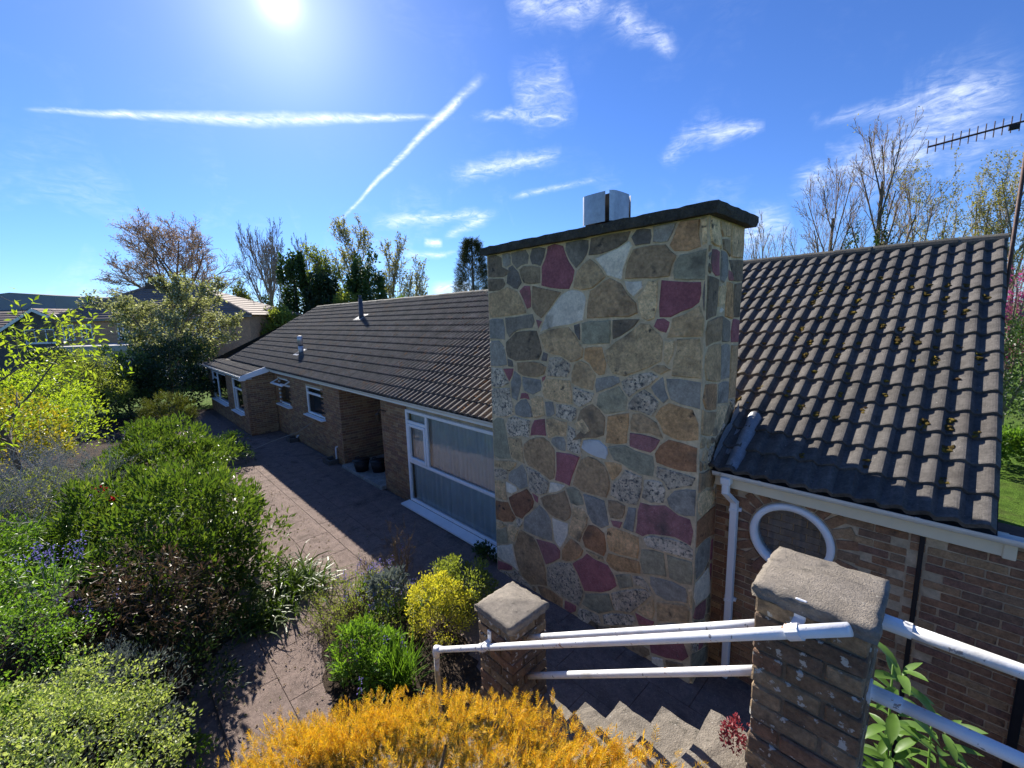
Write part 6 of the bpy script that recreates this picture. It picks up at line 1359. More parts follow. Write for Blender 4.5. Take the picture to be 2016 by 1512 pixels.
PW = 0.335
def pillar(x0, y0, z0, ztop, label, cap_peak, seed):
    t = thing('gate_pillar', label, 'pillar', (x0 + PW / 2, y0 + PW / 2, z0))
    mb = MB()
    mb.box(x0 + 0.009, x0 + PW - 0.009, y0 + 0.009, y0 + PW - 0.009, z0, ztop - 0.001)
    mb.part('mortar_core', M('pillar_mortar', [(0.20, 0.16, 0.11), (0.14, 0.115, 0.085)], ns=8, na=0.4, bump=0.8, bs=120), t)
    bm_ = brick_mesh('p', BRICK_OLD)
    n = int(round((ztop - z0) / 0.0755))
    for r in range(n):
        z = ztop - (r + 0.5) * 0.0755 + 0.001
        L, Wd = 0.221, 0.10
        cx, cy = x0 + PW / 2, y0 + PW / 2
        for q in range(4):
            a = q * math.pi / 2
            s = 1 if r % 2 else -1
            lx, ly = s * (PW / 2 - L / 2), -(PW / 2 - Wd / 2)
            x = cx + lx * math.cos(a) - ly * math.sin(a)
            y = cy + lx * math.sin(a) + ly * math.cos(a)
            k_ = R_.normal() * 0.0025
            inst('brick', bm_[(r + q + seed) % 4], (x + k_, y + R_.normal() * 0.0025, z), t, (R_.normal() * 0.01, R_.normal() * 0.01, a + R_.normal() * 0.008))
    V, F = rough_slab(x0 - 0.016, x0 + PW + 0.016, y0 - 0.016, y0 + PW + 0.016, ztop, ztop + 0.052, 18, 18, 0.0035, seed, cap_peak)
    part('cap_stone', V, F, CAP, t, True)
    return t
pillar(-0.432, 1.672, 1.90, 3.085, 'weathered brick pillar with thick flat stone cap at the top of the steps', 0.014, 1)
pillar(-2.145, 1.672, 0.15, 2.125, 'weathered brick pillar with shallow pointed stone cap at the foot of the steps', 0.035, 2)

def rail(name, label, pts, r, group=None, extra=()):
    t = thing(name, label, 'handrail', tuple(pts[0]), group)
    mb = MB()
    mb.tube(pts, r, 14)
    mb.part('rail', PIPE, t, True)
    return t
# front handrail with its post, elbow and two brackets
hr = thing('handrail', 'long white tubular handrail with a rusty post bracketed to both pillars', 'handrail', (-2.61, 1.6, 0.9))
def lerp3(a, b, t):
    return np.asarray(a) + (np.asarray(b) - np.asarray(a)) * t
ha, hb = np.array([-2.60, 1.60, 1.585]), np.array([-0.146, 1.60, 3.14])
m_ = MB()
m_.tube([lerp3(ha, hb, t) for t in np.linspace(0, 1, 8)], 0.0215, 14)
m_.part('rail', PIPE, hr, True)
m_ = MB()
m_.tube([ha + (-0.005, 0, -0.06), ha + (-0.006, 0, -0.02), ha + (0.0, 0, 0.012), ha + (0.03, 0, 0.024), ha + (0.07, 0, 0.045)], 0.0265, 12)
m_.part('elbow', PIPE, hr, True)
m_ = MB()
m_.tube([ha + (-0.005, 0, -0.03), (ha[0] - 0.005, 1.6, 0.0)], 0.021, 12)
m_.part('post', M('rusty_post_paint', [(0.42, 0.33, 0.17), (0.30, 0.2, 0.1)], ns=14, na=0.3, bump=0.3, rough=0.6, spots=[((0.6, 0.58, 0.52), 9, 0.56, 0.1)]), hr, True)
for bx_ in (-0.29, -2.02):
    t = (bx_ - ha[0]) / (hb[0] - ha[0])
    p = lerp3(ha, hb, t)
    d = unit(hb - ha)
    m_ = MB()
    m_.tube([p - d * 0.022, p + d * 0.022], 0.0275, 14)
    m_.bbox(p[0] - 0.018, p[0] + 0.018, 1.6 + 0.006, 1.672 + 0.0, p[2] + 0.012, p[2] + 0.018, 0.002)
    m_.bbox(p[0] - 0.018, p[0] + 0.018, 1.661, 1.671, p[2] + 0.015, p[2] + 0.09, 0.003)
    b_ = m_.part('bracket', PIPE, hr)
    m_ = MB()
    m_.tube([(p[0], 1.664, p[2] + 0.07), (p[0], 1.656, p[2] + 0.07)], [0.009, 0.006], 8)
    m_.part('screw', STEEL, b_)
def flanged(name, label, a, b, r, fl=True):
    t = thing(name, label, 'handrail', tuple(a))
    m_ = MB()
    m_.tube([lerp3(a, b, q) for q in np.linspace(0, 1, 8)], r, 14)
    m_.part('rail', PIPE, t, True)
    d = unit(np.asarray(b) - np.asarray(a))
    for e, s in ((a, 1), (b, -1)) if fl else ():
        m_ = MB()
        m_.tube([np.asarray(e), np.asarray(e) + d * s * 0.09], r * 1.22, 14)
        if fl:
            m_.tube([np.asarray(e) + d * s * -0.002, np.asarray(e) + d * s * 0.008], r * 2.0, 14)
        m_.part('socket', PIPE, t)
    return t
PXL, PXR = -2.145 + PW, -0.432
flanged('guard_rail', 'upper white guard pipe spanning between the two brick pillars', (PXL, 1.83, 2.01), (PXR, 1.83, 2.872), 0.0205, False)
flanged('guard_rail', 'lower white guard pipe spanning between the two brick pillars', (PXL, 1.83, 1.72), (PXR, 1.83, 2.655), 0.0205, False)
flanged('guard_rail', 'upper peeling white pipe running on past the top pillar', (PXR + PW, 1.83, 3.075), (2.4, 1.83, 3.11), 0.0215)
flanged('guard_rail', 'lower peeling white pipe running on past the top pillar', (PXR + PW, 1.83, 2.79), (2.4, 1.83, 2.83), 0.0215)

# pebble on a step
V, F = blob_mesh(np.array([[-0.52, 1.62, 2.18]]), np.array([0.03]), np.random.default_rng(4), 0.8)
o = part('pebble', V, F, CAP)
tag(o, 'small loose stone lying on the top concrete step', 'stone')

# black tubs in the porch
for i, (bx, by, lb) in enumerate(((-10.55, 5.05, 'black plastic tub standing deeper inside the dark porch'), (-10.95, 4.75, 'black plastic tub standing at the mouth of the dark porch'))):
    t = thing('tub', lb, 'tub', (bx, by, 0.1))
    m_ = MB()
    m_.tube([(bx, by, 0.10), (bx, by, 0.40), (bx, by, 0.405), (bx, by, 0.385), (bx, by, 0.13)], [0.16, 0.22, 0.235, 0.205, 0.14], 20)
    m_.part('bucket', BLACK, t, True)
    for s in (-1, 1):
        m_ = MB()
        m_.tube([(bx + s * 0.22, by - 0.06, 0.38), (bx + s * 0.27, by - 0.05, 0.42), (bx + s * 0.27, by + 0.05, 0.42), (bx + s * 0.22, by + 0.06, 0.38)], 0.012, 6)
        m_.part('handle', BLACK, t)

# stray cable hanging from the wall to the garden
cp = [(-14.2, WM - 0.02, 0.95), (-14.6, 4.3, 0.62), (-15.0, 3.6, 0.38), (-15.0, 2.9, 0.2), (-14.6, 2.0, 0.12)]
V, F = tube(cp, 0.007, 5)
o = part('cable', V, F, M('pale_cable', [(0.4, 0.38, 0.33)], na=0.1), None, True)
tag(o, 'thin pale cable slung from the brick wall across the patio', 'cable')

# television aerial behind the ridge end
ae = thing('tv_aerial', 'rusty pole with long television aerial by the roof end', 'aerial', (0.43, 9.0, 2.3))
m_ = MB()
m_.tube([(0.43, 9.05, 2.3), (0.42, 9.05, 6.6)], 0.022, 8)
m_.part('mast', RUST, ae, True)
ba, bb = np.array([0.44, 9.05, 6.50]), np.array([-0.50, 8.45, 6.28])
m_ = MB()
m_.tube([ba + (ba - bb) * 0.1, bb], 0.013, 6)
boom = m_.part('boom', RUST, ae, True)
for q in range(13):
    p = lerp3(ba, bb, 0.04 + q * 0.08)
    hl_ = 0.085 + 0.006 * (12 - q) * 0.3
    m_ = MB()
    m_.tube([p - (0, 0, hl_), p + (0, 0, hl_)], 0.006, 5)
    m_.part('element', RUST, boom)
p = lerp3(ba, bb, 0.17)
m_ = MB()
m_.bbox(p[0] - 0.05, p[0] + 0.05, p[1] - 0.03, p[1] + 0.03, p[2] - 0.07, p[2] - 0.01, 0.006)
m_.part('junction_box', BLACK, boom)

# ------------------------------------------------------------------ neighbouring houses (local frame: u = right, w = away)
UR = np.array([0.6959, 0.7180, 0.0])
UF = np.array([-0.7180, 0.6959, 0.0])
def loc(u, w, z):
    return UR * u + UF * w + np.array([0, 0, z])
def lquad(mb, pts):
    mb.add([loc(*p) for p in pts], [tuple(range(len(pts)))])
def lbox(mb, u0, u1, w0, w1, z0, z1):
    mb.add([loc(u0, w0, z0), loc(u1, w0, z0), loc(u1, w1, z0), loc(u0, w1, z0), loc(u0, w0, z1), loc(u1, w0, z1), loc(u1, w1, z1), loc(u0, w1, z1)], BOXF)
def rows_roof(mb, a, b, c, d, n, th=0.05):
    """tiled slope a-b (eave) to d-c (ridge) as overlapping rows"""
    a, b, c, d = map(np.asarray, (a, b, c, d))
    nn = unit(np.cross(b - a, d - a))
    for i in range(n):
        t0, t1 = i / n, (i + 1.15) / n
        t1 = min(t1, 1.0)
        p = [a + (d - a) * t0 + nn * th, b + (c - b) * t0 + nn * th, b + (c - b) * t1 + nn * 0.005, a + (d - a) * t1 + nn * 0.005, a + (d - a) * t0 - nn * 0.02, b + (c - b) * t0 - nn * 0.02]
        mb.add(p, [(0, 1, 2, 3), (4, 5, 1, 0)])
FARTILE = M('far_roof_tile', [(0.190, 0.139, 0.115), (0.231, 0.172, 0.141)], ns=2, na=0.3, bump=0.3, bs=20)
FARBRICK = M('far_brick', [(0.507, 0.306, 0.184), (0.400, 0.230, 0.149)], ns=9, na=0.35, bump=0.2, bs=40)
DKREND = M('dark_render', [(0.099, 0.090, 0.090)], ns=2, na=0.2)
DWHITE = M('white_paint', [(0.72, 0.72, 0.72)], na=0.08, rough=0.5)
DARKGL = M('dark_window_glass', [(0.03, 0.035, 0.04)], rough=0.08, spec=0.8, na=0, bump=0)
def far_window(parent, u0, u1, z0, z1, w, bars):
    m_ = MB()
    f = 0.09
    lbox(m_, u0, u1, w - 0.06, w + 0.02, z0, z0 + f)
    lbox(m_, u0, u1, w - 0.06, w + 0.02, z1 - f, z1)
    for b in bars:
        lbox(m_, b - f / 2, b + f / 2, w - 0.058, w + 0.02, z0 + f, z1 - f)
    lbox(m_, u0, u0 + f, w - 0.057, w + 0.02, z0 + f, z1 - f)
    lbox(m_, u1 - f, u1, w - 0.057, w + 0.02, z0 + f, z1 - f)
    lbox(m_, u0 - 0.06, u1 + 0.06, w - 0.12, w + 0.01, z0 - 0.07, z0 - 0.001)
    o = m_.part('window', DWHITE, parent)
    m_ = MB()
    lquad(m_, [(u0, w - 0.01, z0), (u1, w - 0.01, z0), (u1, w - 0.01, z1), (u0, w - 0.01, z1)])
    m_.part('pane', DARKGL, o)
    return o

# brick house with hipped roof
W0 = 36.0
nh = thing('brick_house', 'two storey tan brick house with hipped brown roof beyond the garden', 'house', tuple(loc(-30, W0 + 4, 0)))
m_ = MB()
lbox(m_, -38.2, -21.9, W0, W0 + 9, -0.6, 4.85)
nw_ = m_.part('wall', FARBRICK, nh)
m_ = MB()
e = 0.35
z_e, z_r = 4.85, 7.75
rows_roof(m_, loc(-38.2 - e, W0 - e, z_e), loc(-21.9 + e, W0 - e, z_e), loc(-29.3, W0 + 4.5, z_r), loc(-33.5, W0 + 4.5, z_r), 14)
rows_roof(m_, loc(-21.9 + e, W0 - e, z_e), loc(-21.9 + e, W0 + 9 + e, z_e), loc(-29.3, W0 + 4.6, z_r), loc(-29.3, W0 + 4.5, z_r), 14)
rows_roof(m_, loc(-38.2 - e, W0 + 9 + e, z_e), loc(-38.2 - e, W0 - e, z_e), loc(-33.5, W0 + 4.5, z_r), loc(-33.5, W0 + 4.6, z_r), 14)
rows_roof(m_, loc(-21.9 + e, W0 + 9 + e, z_e), loc(-38.2 - e, W0 + 9 + e, z_e), loc(-33.5, W0 + 4.6, z_r), loc(-29.3, W0 + 4.6, z_r), 14)
nr_ = m_.part('roof', FARTILE, nh)
m_ = MB()
m_.tube([loc(-21.9 + e, W0 - e, z_e + 0.05), loc(-29.3, W0 + 4.5, z_r + 0.05)], 0.13, 8)
m_.tube([loc(-33.5, W0 + 4.5, z_r + 0.05), loc(-29.3, W0 + 4.5, z_r + 0.05)], 0.13, 8)
m_.tube([loc(-38.2 - e, W0 - e, z_e + 0.05), loc(-33.5, W0 + 4.5, z_r + 0.05)], 0.13, 8)
m_.part('hip_tiles', FARTILE, nr_)
m_ = MB()
lbox(m_, -38.6, -21.5, W0 - e - 0.06, W0 - e + 0.06, z_e - 0.16, z_e - 0.02)
m_.part('gutter', M('grey_gutter', [(0.2, 0.2, 0.2)]), nh)
m_ = MB()
lbox(m_, -33.6, -32.7, W0 + 4.1, W0 + 5.0, z_r - 0.5, z_r + 0.35)
m_.tube([loc(-33.3, W0 + 4.5, z_r + 0.3), loc(-33.3, W0 + 4.5, z_r + 0.8), loc(-33.3, W0 + 4.5, z_r + 0.95)], [0.24, 0.2, 0.28], 8)
m_.part('chimney', M('far_chimney', [(0.09, 0.065, 0.05)]), nr_)
for u in (-37.6, -36.1, -33.0, -30.0):
    far_window(nh, u, u + 0.95, 3.2, 4.45, W0, [u + 0.48])
far_window(nh, -26.5, -24.4, 3.1, 4.4, W0, [-25.4])
tagd = thing('tv_aerial', 'small television aerial on a thin pole above the hipped roof', 'aerial', tuple(loc(-32.2, W0 + 4.5, z_r)))
m_ = MB()
m_.tube([loc(-32.2, W0 + 4.5, z_r - 0.2), loc(-32.6, W0 + 4.5, z_r + 2.7)], 0.045, 6)
m_.part('mast', RUST, tagd)
m_ = MB()
m_.tube([loc(-32.9, W0 + 4.5, z_r + 2.35), loc(-31.2, W0 + 4.5, z_r + 2.35)], 0.035, 5)
for q in range(6):
    u = -32.8 + q * 0.3
    m_.tube([loc(u, W0 + 4.5, z_r + 2.35 - 0.3 + q * 0.03), loc(u, W0 + 4.5, z_r + 2.35 + 0.3 - q * 0.03)], 0.025, 4)
m_.part('boom', RUST, tagd)

# dark rendered gable house
W1_ = 40.0
gh = thing('gable_house', 'dark grey rendered gable house with white bargeboards and white window', 'house', tuple(loc(-45, W1_ + 4, 0)))
m_ = MB()
pk, el, er = (-44.0, 6.05), (-48.6, 3.55), (-41.2, 4.7)
for w in (W1_, W1_ + 10):
    lquad(m_, [(-48.6, w, -0.6), (-41.2, w, -0.6), (-41.2, w, er[1]), (pk[0], w, pk[1] - 0.1), (-48.6, w, el[1])])
lquad(m_, [(-41.2, W1_, -0.6), (-41.2, W1_ + 10, -0.6), (-41.2, W1_ + 10, er[1]), (-41.2, W1_, er[1])])
lquad(m_, [(-48.6, W1_ + 10, -0.6), (-48.6, W1_, -0.6), (-48.6, W1_, el[1]), (-48.6, W1_ + 10, el[1])])
m_.part('wall', DKREND, gh)
m_ = MB()
rows_roof(m_, loc(-48.9, W1_ + 10, el[1] - 0.15), loc(-48.9, W1_ - 0.3, el[1] - 0.15), loc(pk[0], W1_ - 0.3, pk[1]), loc(pk[0], W1_ + 10, pk[1]), 12)
rows_roof(m_, loc(-40.9, W1_ - 0.3, er[1] - 0.15), loc(-40.9, W1_ + 10, er[1] - 0.15), loc(pk[0], W1_ + 10, pk[1]), loc(pk[0], W1_ - 0.3, pk[1]), 8)
m_.part('roof', FARTILE, gh)
m_ = MB()
rows_roof(m_, loc(-60, W1_ + 0.5, 3.3), loc(-48.7, W1_ + 0.5, 3.3), loc(-44.5, W1_ + 6, 6.1), loc(-60, W1_ + 6, 6.1), 12)
m_.part('side_roof', FARTILE, gh)
m_ = MB()
lbox(m_, -60, -48.65, W1_ + 1.0, W1_ + 6, -0.6, 3.3)
m_.part('side_wall', DKREND, gh)
for (a, b) in (((-48.95, el[1] - 0.2), pk), (pk, (-40.85, er[1] - 0.2))):
    m_ = MB()
    m_.add([loc(a[0], W1_ - 0.35, a[1] - 0.28), loc(b[0], W1_ - 0.35, b[1] - 0.28), loc(b[0], W1_ - 0.28, b[1] - 0.28), loc(a[0], W1_ - 0.28, a[1] - 0.28),
            loc(a[0], W1_ - 0.35, a[1] + 0.0), loc(b[0], W1_ - 0.35, b[1] + 0.0), loc(b[0], W1_ - 0.28, b[1] + 0.0), loc(a[0], W1_ - 0.28, a[1] + 0.0)], BOXF)
    m_.part('bargeboard', DWHITE, gh)
far_window(gh, -45.4, -42.6, 2.85, 4.15, W1_, [-44.45, -43.4])

# flat-roofed garage
ga = thing('garage', 'low pale grey flat roofed garage behind the shrubs', 'garage', tuple(loc(-29.5, 33, 0)))
m_ = MB()
lbox(m_, -33.2, -25.5, 31.0, 35.6, -0.6, 2.45)
m_.part('wall', M('pale_render', [(0.33, 0.31, 0.29)], ns=2, na=0.15), ga)
m_ = MB()
lbox(m_, -33.5, -25.2, 30.7, 35.7, 2.45, 2.85)
m_.part('flat_roof', M('pale_fascia', [(0.36, 0.35, 0.34)], na=0.1), ga)
for u in (-32.7, -29.2):
    m_ = MB()
    lbox(m_, u, u + 3.0, 30.93, 31.02, -0.5, 2.0)
    d_ = m_.part('door', M('garage_door', [(0.4, 0.39, 0.38)], na=0.1), ga)
    m_ = MB()
    lbox(m_, u + 1.4, u + 1.6, 30.89, 30.94, 0.7, 0.76)
    m_.part('handle', STEEL, d_)

# large grey industrial building in the distance
fb = thing('warehouse', 'large blue-grey clad building rising far beyond the houses', 'building', tuple(loc(-148, 130, 0)))
m_ = MB()
us = [-175, -160, -152, -146, -138, -126]
zs = [13.0, 13.4, 14.4, 13.6, 14.3, 13.2]
CLAD = M('grey_cladding', [(0.240, 0.255, 0.300), (0.210, 0.225, 0.270)], ns=0.3, na=0.1, bump=0)
lquad(m_, [(-175, 120, -1), (-126, 120, -1), (-126, 120, 9.4), (-175, 120, 9.4)])
lquad(m_, [(-126, 120, -1), (-126, 150, -1), (-126, 150, 13.2), (-126, 120, 13.2)])
m_.part('lower_wall', CLAD, fb)
m_ = MB()
lquad(m_, [(-175, 120.05, 9.4), (-126, 120.05, 9.4)] + [(u, 120.05, z) for u, z in reversed(list(zip(us, zs)))])
m_.part('upper_wall', CLAD, fb)
m_ = MB()
for a in range(len(us) - 1):
    lquad(m_, [(us[a], 119.8, zs[a]), (us[a + 1], 119.8, zs[a + 1]), (us[a + 1], 150, zs[a + 1]), (us[a], 150, zs[a])])
lbox(m_, -175, -126, 119.7, 120.04, 9.3, 9.6)
m_.part('roof', M('far_flat_roof', [(0.10, 0.11, 0.13)]), fb)
# ------------------------------------------------------------------ vegetation
def hz(px):
    return 642.8 - 0.0265 * px
def at(px, D, z=None):
    u = (px - 1008) * D / 840.0
    p = UR * u + UF * D
    p[2] = ground_z(p[0], p[1]) if z is None else z
    return p
def ztop(px, py, D):
    return 4.15 + (hz(px) - py) * D / 840.0

def grow(S, T, rng, p, d, L, r, lev, sp):
    ml = sp['levels']
    ns = 4 if lev < 2 else (3 if lev < ml else 2)
    pts, ds = [p], [d]
    for i in range(ns):
        d = unit(d + rng.normal(size=3) * sp['wob'] * (0.6 + 0.4 * lev) + np.array([0, 0, sp['trop']]) * (1 if lev else 0.4))
        q = p + d * L / ns
        t0, t1 = i / ns, (i + 1) / ns
        k0, k1 = r * (1 - 0.45 * t0), r * (1 - 0.45 * t1)
        S[min(lev, 9)].append((*p, *q, k0, k1))
        p = q
        pts.append(p)
        ds.append(d)
    if lev >= ml:
        T.append((*pts[0], *pts[-1]))
        return
    n = sp['n'][lev]
    az = rng.random() * 6.28
    for c in range(n):
        t = sp['start'][lev] + (1 - sp['start'][lev]) * (c + rng.random() * 0.8) / n
        t = min(t, 0.999)
        f = t * ns
        i = int(f)
        b = pts[i] + (pts[i + 1] - pts[i]) * (f - i)
        dd = ds[i + 1]
        _, u, v = frames(dd[None])
        az += 2.4 + rng.normal() * 0.4
        a = math.radians(sp['ang'][lev] * rng.uniform(0.7, 1.3)) * (1 - 0.35 * t)
        cd = unit(dd * math.cos(a) + (u[0] * math.cos(az) + v[0] * math.sin(az)) * math.sin(a))
        grow(S, T, rng, b, cd, L * sp['ratio'][lev] * rng.uniform(0.7, 1.25) * (1.15 - 0.4 * t), r * (1 - 0.45 * t) * sp['rr'], lev + 1, sp)

SPEC = {
 'vase': dict(levels=4, n=[8, 7, 7, 7], start=[0.25, 0.2, 0.15, 0.1], ang=[48, 42, 40, 38], ratio=[0.75, 0.6, 0.5, 0.45], rr=0.55, wob=0.08, trop=0.05),
 'tall': dict(levels=4, n=[9, 6, 5, 4], start=[0.2, 0.2, 0.15, 0.1], ang=[38, 38, 36, 36], ratio=[0.48, 0.5, 0.5, 0.45], rr=0.5, wob=0.06, trop=0.10),
 'multi': dict(levels=4, n=[6, 6, 5, 4], start=[0.05, 0.2, 0.15, 0.1], ang=[26, 32, 36, 36], ratio=[0.8, 0.5, 0.45, 0.42], rr=0.6, wob=0.07, trop=0.09),
}
def tree(name, label, px, D, ytop, wpx, spec, trunk_mat, twig_mat, seed, r0=0.02, group=None, leaf=None, base=None, zt=None, width=None, kx=1.0, twig_r=1.0):
    rng = np.random.default_rng(seed)
    sp = SPEC[spec] if isinstance(spec, str) else spec
    b = np.array(at(px, D)) if base is None else np.array(base, float)
    zt = ztop(px, ytop, D) if zt is None else zt
    H = zt - b[2]
    width = wpx * D / 840.0 if width is None else width
    S = [[] for _ in range(10)]
    T = []
    grow(S, T, rng, np.zeros(3), np.array([rng.normal() * 0.04, rng.normal() * 0.04, 1.0]), 1.0, r0, 0, sp)
    allp = np.concatenate([np.array(s)[:, 3:6] for s in S if s])
    top = np.percentile(allp[:, 2], 99.7)
    hw = np.percentile(np.hypot(allp[:, 0], allp[:, 1]), 98.5)
    sc = np.array([width / 2 / hw * kx, width / 2 / hw, H / top])
    t = thing(name, label, 'tree', tuple(b), group)
    def conv(s, minr):
        A = np.array(s)
        A[:, :3] = A[:, :3] * sc + b
        A[:, 3:6] = A[:, 3:6] * sc + b
        A[:, 6:] = np.maximum(A[:, 6:] * H, minr)
        return A
    pxm = D / 840.0
    big = conv(S[0] + S[1], 0.006)
    V, F = segs(big, 6)
    part('trunk', V, F, trunk_mat, t, True)
    small = np.concatenate([conv(s, pxm * (0.62 if i < 1 else 0.42) * twig_r) for i, s in enumerate(S[2:]) if s])
    V, F = segs(small, 3)
    part('crown', V, F, twig_mat, t, False, 'stuff')
    if leaf:
        n, ll, lw, lm_ = leaf
        A = np.array(T)
        A = np.concatenate([A[:, :3] * sc + b, A[:, 3:] * sc + b], 1)
        i = rng.integers(0, len(A), n)
        tt = rng.random(n)[:, None]
        P = A[i, :3] + (A[i, 3:] - A[i, :3]) * tt * 1.1 + rng.normal(size=(n, 3)) * ll * 0.7
        Dd = rng.normal(size=(n, 3)) + np.array([0, 0, 0.3])
        V, F = leaves(P, Dd, ll * rng.uniform(0.6, 1.3, n), lw * rng.uniform(0.6, 1.3, n), rng)
        part('foliage', V, F, lm_, t, False, 'stuff')
    return t

def shrub(name, label, cat, c, r, n, L, W, mat, seed, clumps=70, cr=0.2, upb=0.5, rnd=0.6, stems=14, stem_mat=None, group=None, lower=-0.25, shell=0.7, fold=0.25, inner=0.25, extra=None, up=None):
    rng = np.random.default_rng(seed)
    c = np.array(c, float)
    base = np.array([c[0], c[1], float(ground_z(c[0], c[1]))])
    t = thing(name, label, cat, tuple(base), group)
    P, O = mound_pts(n, c, r, rng, clumps, cr, lower, shell)
    if inner > 0:
        k = int(n * inner)
        P2, O2 = mound_pts(k, c, np.asarray(r) * 0.72, rng, clumps, cr * 1.6, lower, 0.4)
        P, O = np.concatenate([P, P2]), np.concatenate([O, O2])
    n = len(P)
    D = O + np.array([0, 0, upb]) + rng.normal(size=(n, 3)) * rnd
    gz = ground_z(P[:, 0], P[:, 1])
    P[:, 2] = np.maximum(P[:, 2], gz + 0.01)
    V, F = leaves(P, D, L * rng.uniform(0.65, 1.3, n), W * rng.uniform(0.7, 1.25, n), rng, fold, up)
    part('foliage', V, F, mat, t, False, 'stuff')
    S = []
    for i in range(stems):
        q = c + unit(rng.normal(size=3) + np.array([0, 0, 0.6])) * np.asarray(r) * rng.uniform(0.5, 0.95)
        m = (base + q) / 2 + rng.normal(size=3) * np.asarray(r) * 0.12
        rad = 0.012 * max(r) ** 0.7
        S += [(*base, *m, rad, rad * 0.7), (*m, *q, rad * 0.7, rad * 0.25)]
    if S:
        V, F = segs(S, 4)
        part('stems', V, F, stem_mat or BARK, t, False, 'stuff')
    return t

LM = {
 'laurel': leafmat('laurel_leaf', [(0.055, 0.100, 0.014), (0.087, 0.148, 0.022), (0.033, 0.063, 0.013), (0.153, 0.215, 0.041)], 0.32, 0.45, 0.4),
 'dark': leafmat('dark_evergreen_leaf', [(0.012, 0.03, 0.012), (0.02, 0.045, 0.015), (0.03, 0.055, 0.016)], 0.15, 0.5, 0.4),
 'ivy': leafmat('ivy_leaf', [(0.023, 0.052, 0.016), (0.039, 0.081, 0.021), (0.065, 0.111, 0.026)], 0.2, 0.45, 0.45),
 'euon': leafmat('variegated_leaf', [(0.172, 0.240, 0.055), (0.322, 0.372, 0.154), (0.092, 0.156, 0.033), (0.437, 0.480, 0.275), (0.138, 0.216, 0.039)], 0.4, 0.45),
 'green': leafmat('mid_green_leaf', [(0.093, 0.187, 0.028), (0.149, 0.261, 0.038), (0.066, 0.131, 0.023)], 0.4, 0.45),
 'grass': leafmat('grassy_leaf', [(0.078, 0.169, 0.019), (0.130, 0.234, 0.033), (0.052, 0.117, 0.016)], 0.4, 0.45),
 'silver': leafmat('silver_leaf', [(0.149, 0.179, 0.164), (0.224, 0.254, 0.232), (0.105, 0.135, 0.128)], 0.2, 0.8, 0.1, (1, 1, 0.9)),
 'pieris': leafmat('bronze_leaf', [(0.056, 0.055, 0.023), (0.088, 0.067, 0.029), (0.188, 0.098, 0.057), (0.062, 0.063, 0.025), (0.263, 0.149, 0.092)], 0.2, 0.5, 0.35, (0.850, 0.850, 0.850)),
 'yellow': leafmat('golden_leaf', [(0.50, 0.45, 0.05), (0.40, 0.40, 0.06), (0.56, 0.52, 0.10), (0.26, 0.30, 0.04)], 0.45, 0.5, 0.3, (1.4, 1.35, 0.5)),
 'lime': leafmat('lime_leaf', [(0.20, 0.29, 0.03), (0.27, 0.34, 0.04), (0.14, 0.22, 0.025)], 0.5, 0.45, 0.35, (1.6, 1.6, 0.6)),
 'hawthorn': leafmat('pale_spring_leaf', [(0.07, 0.09, 0.035), (0.16, 0.18, 0.09), (0.34, 0.35, 0.27), (0.10, 0.12, 0.05), (0.54, 0.54, 0.48)], 0.3, 0.6, 0.25),
 'young': leafmat('young_spring_leaf', [(0.20, 0.19, 0.06), (0.27, 0.25, 0.09), (0.15, 0.15, 0.05)], 0.4, 0.6, 0.2),
 'pale': leafmat('pale_green_leaf', [(0.156, 0.195, 0.046), (0.221, 0.260, 0.065), (0.111, 0.143, 0.039)], 0.4, 0.6, 0.2),
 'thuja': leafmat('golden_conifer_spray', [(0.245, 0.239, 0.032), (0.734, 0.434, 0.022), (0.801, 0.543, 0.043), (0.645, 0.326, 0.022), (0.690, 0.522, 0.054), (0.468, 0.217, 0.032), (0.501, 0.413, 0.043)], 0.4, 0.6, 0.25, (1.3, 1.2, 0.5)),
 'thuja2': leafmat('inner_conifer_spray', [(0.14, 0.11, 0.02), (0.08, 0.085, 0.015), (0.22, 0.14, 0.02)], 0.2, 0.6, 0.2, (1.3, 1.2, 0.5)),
 'gconifer': leafmat('green_conifer_spray', [(0.07, 0.09, 0.015), (0.11, 0.12, 0.02), (0.05, 0.065, 0.012)], 0.3, 0.6, 0.2),
 'bell': leafmat('bluebell_flower', [(0.20, 0.18, 0.50), (0.28, 0.25, 0.58), (0.16, 0.14, 0.42)], 0.35, 0.6, 0.2, (1.2, 1.1, 1.3)),
 'pink': leafmat('pink_blossom', [(0.42, 0.06, 0.22), (0.50, 0.12, 0.30), (0.32, 0.04, 0.16)], 0.4, 0.6, 0.2, (1.3, 0.8, 1.1)),
 'red': leafmat('red_petal', [(0.45, 0.02, 0.03), (0.36, 0.01, 0.03)], 0.35, 0.5, 0.3, (1.4, 0.6, 0.6)),
 'redsed': leafmat('red_succulent_leaf', [(0.30, 0.05, 0.07), (0.22, 0.04, 0.06), (0.36, 0.10, 0.10)], 0.3, 0.5, 0.3, (1.3, 0.8, 0.8)),
 'dead': leafmat('dry_stalk', [(0.16, 0.11, 0.07), (0.11, 0.075, 0.05), (0.22, 0.16, 0.10)], 0.1, 0.8, 0.1),
 'broad': leafmat('broad_fresh_leaf', [(0.085, 0.17, 0.03), (0.12, 0.21, 0.04)], 0.4, 0.4, 0.45),
}

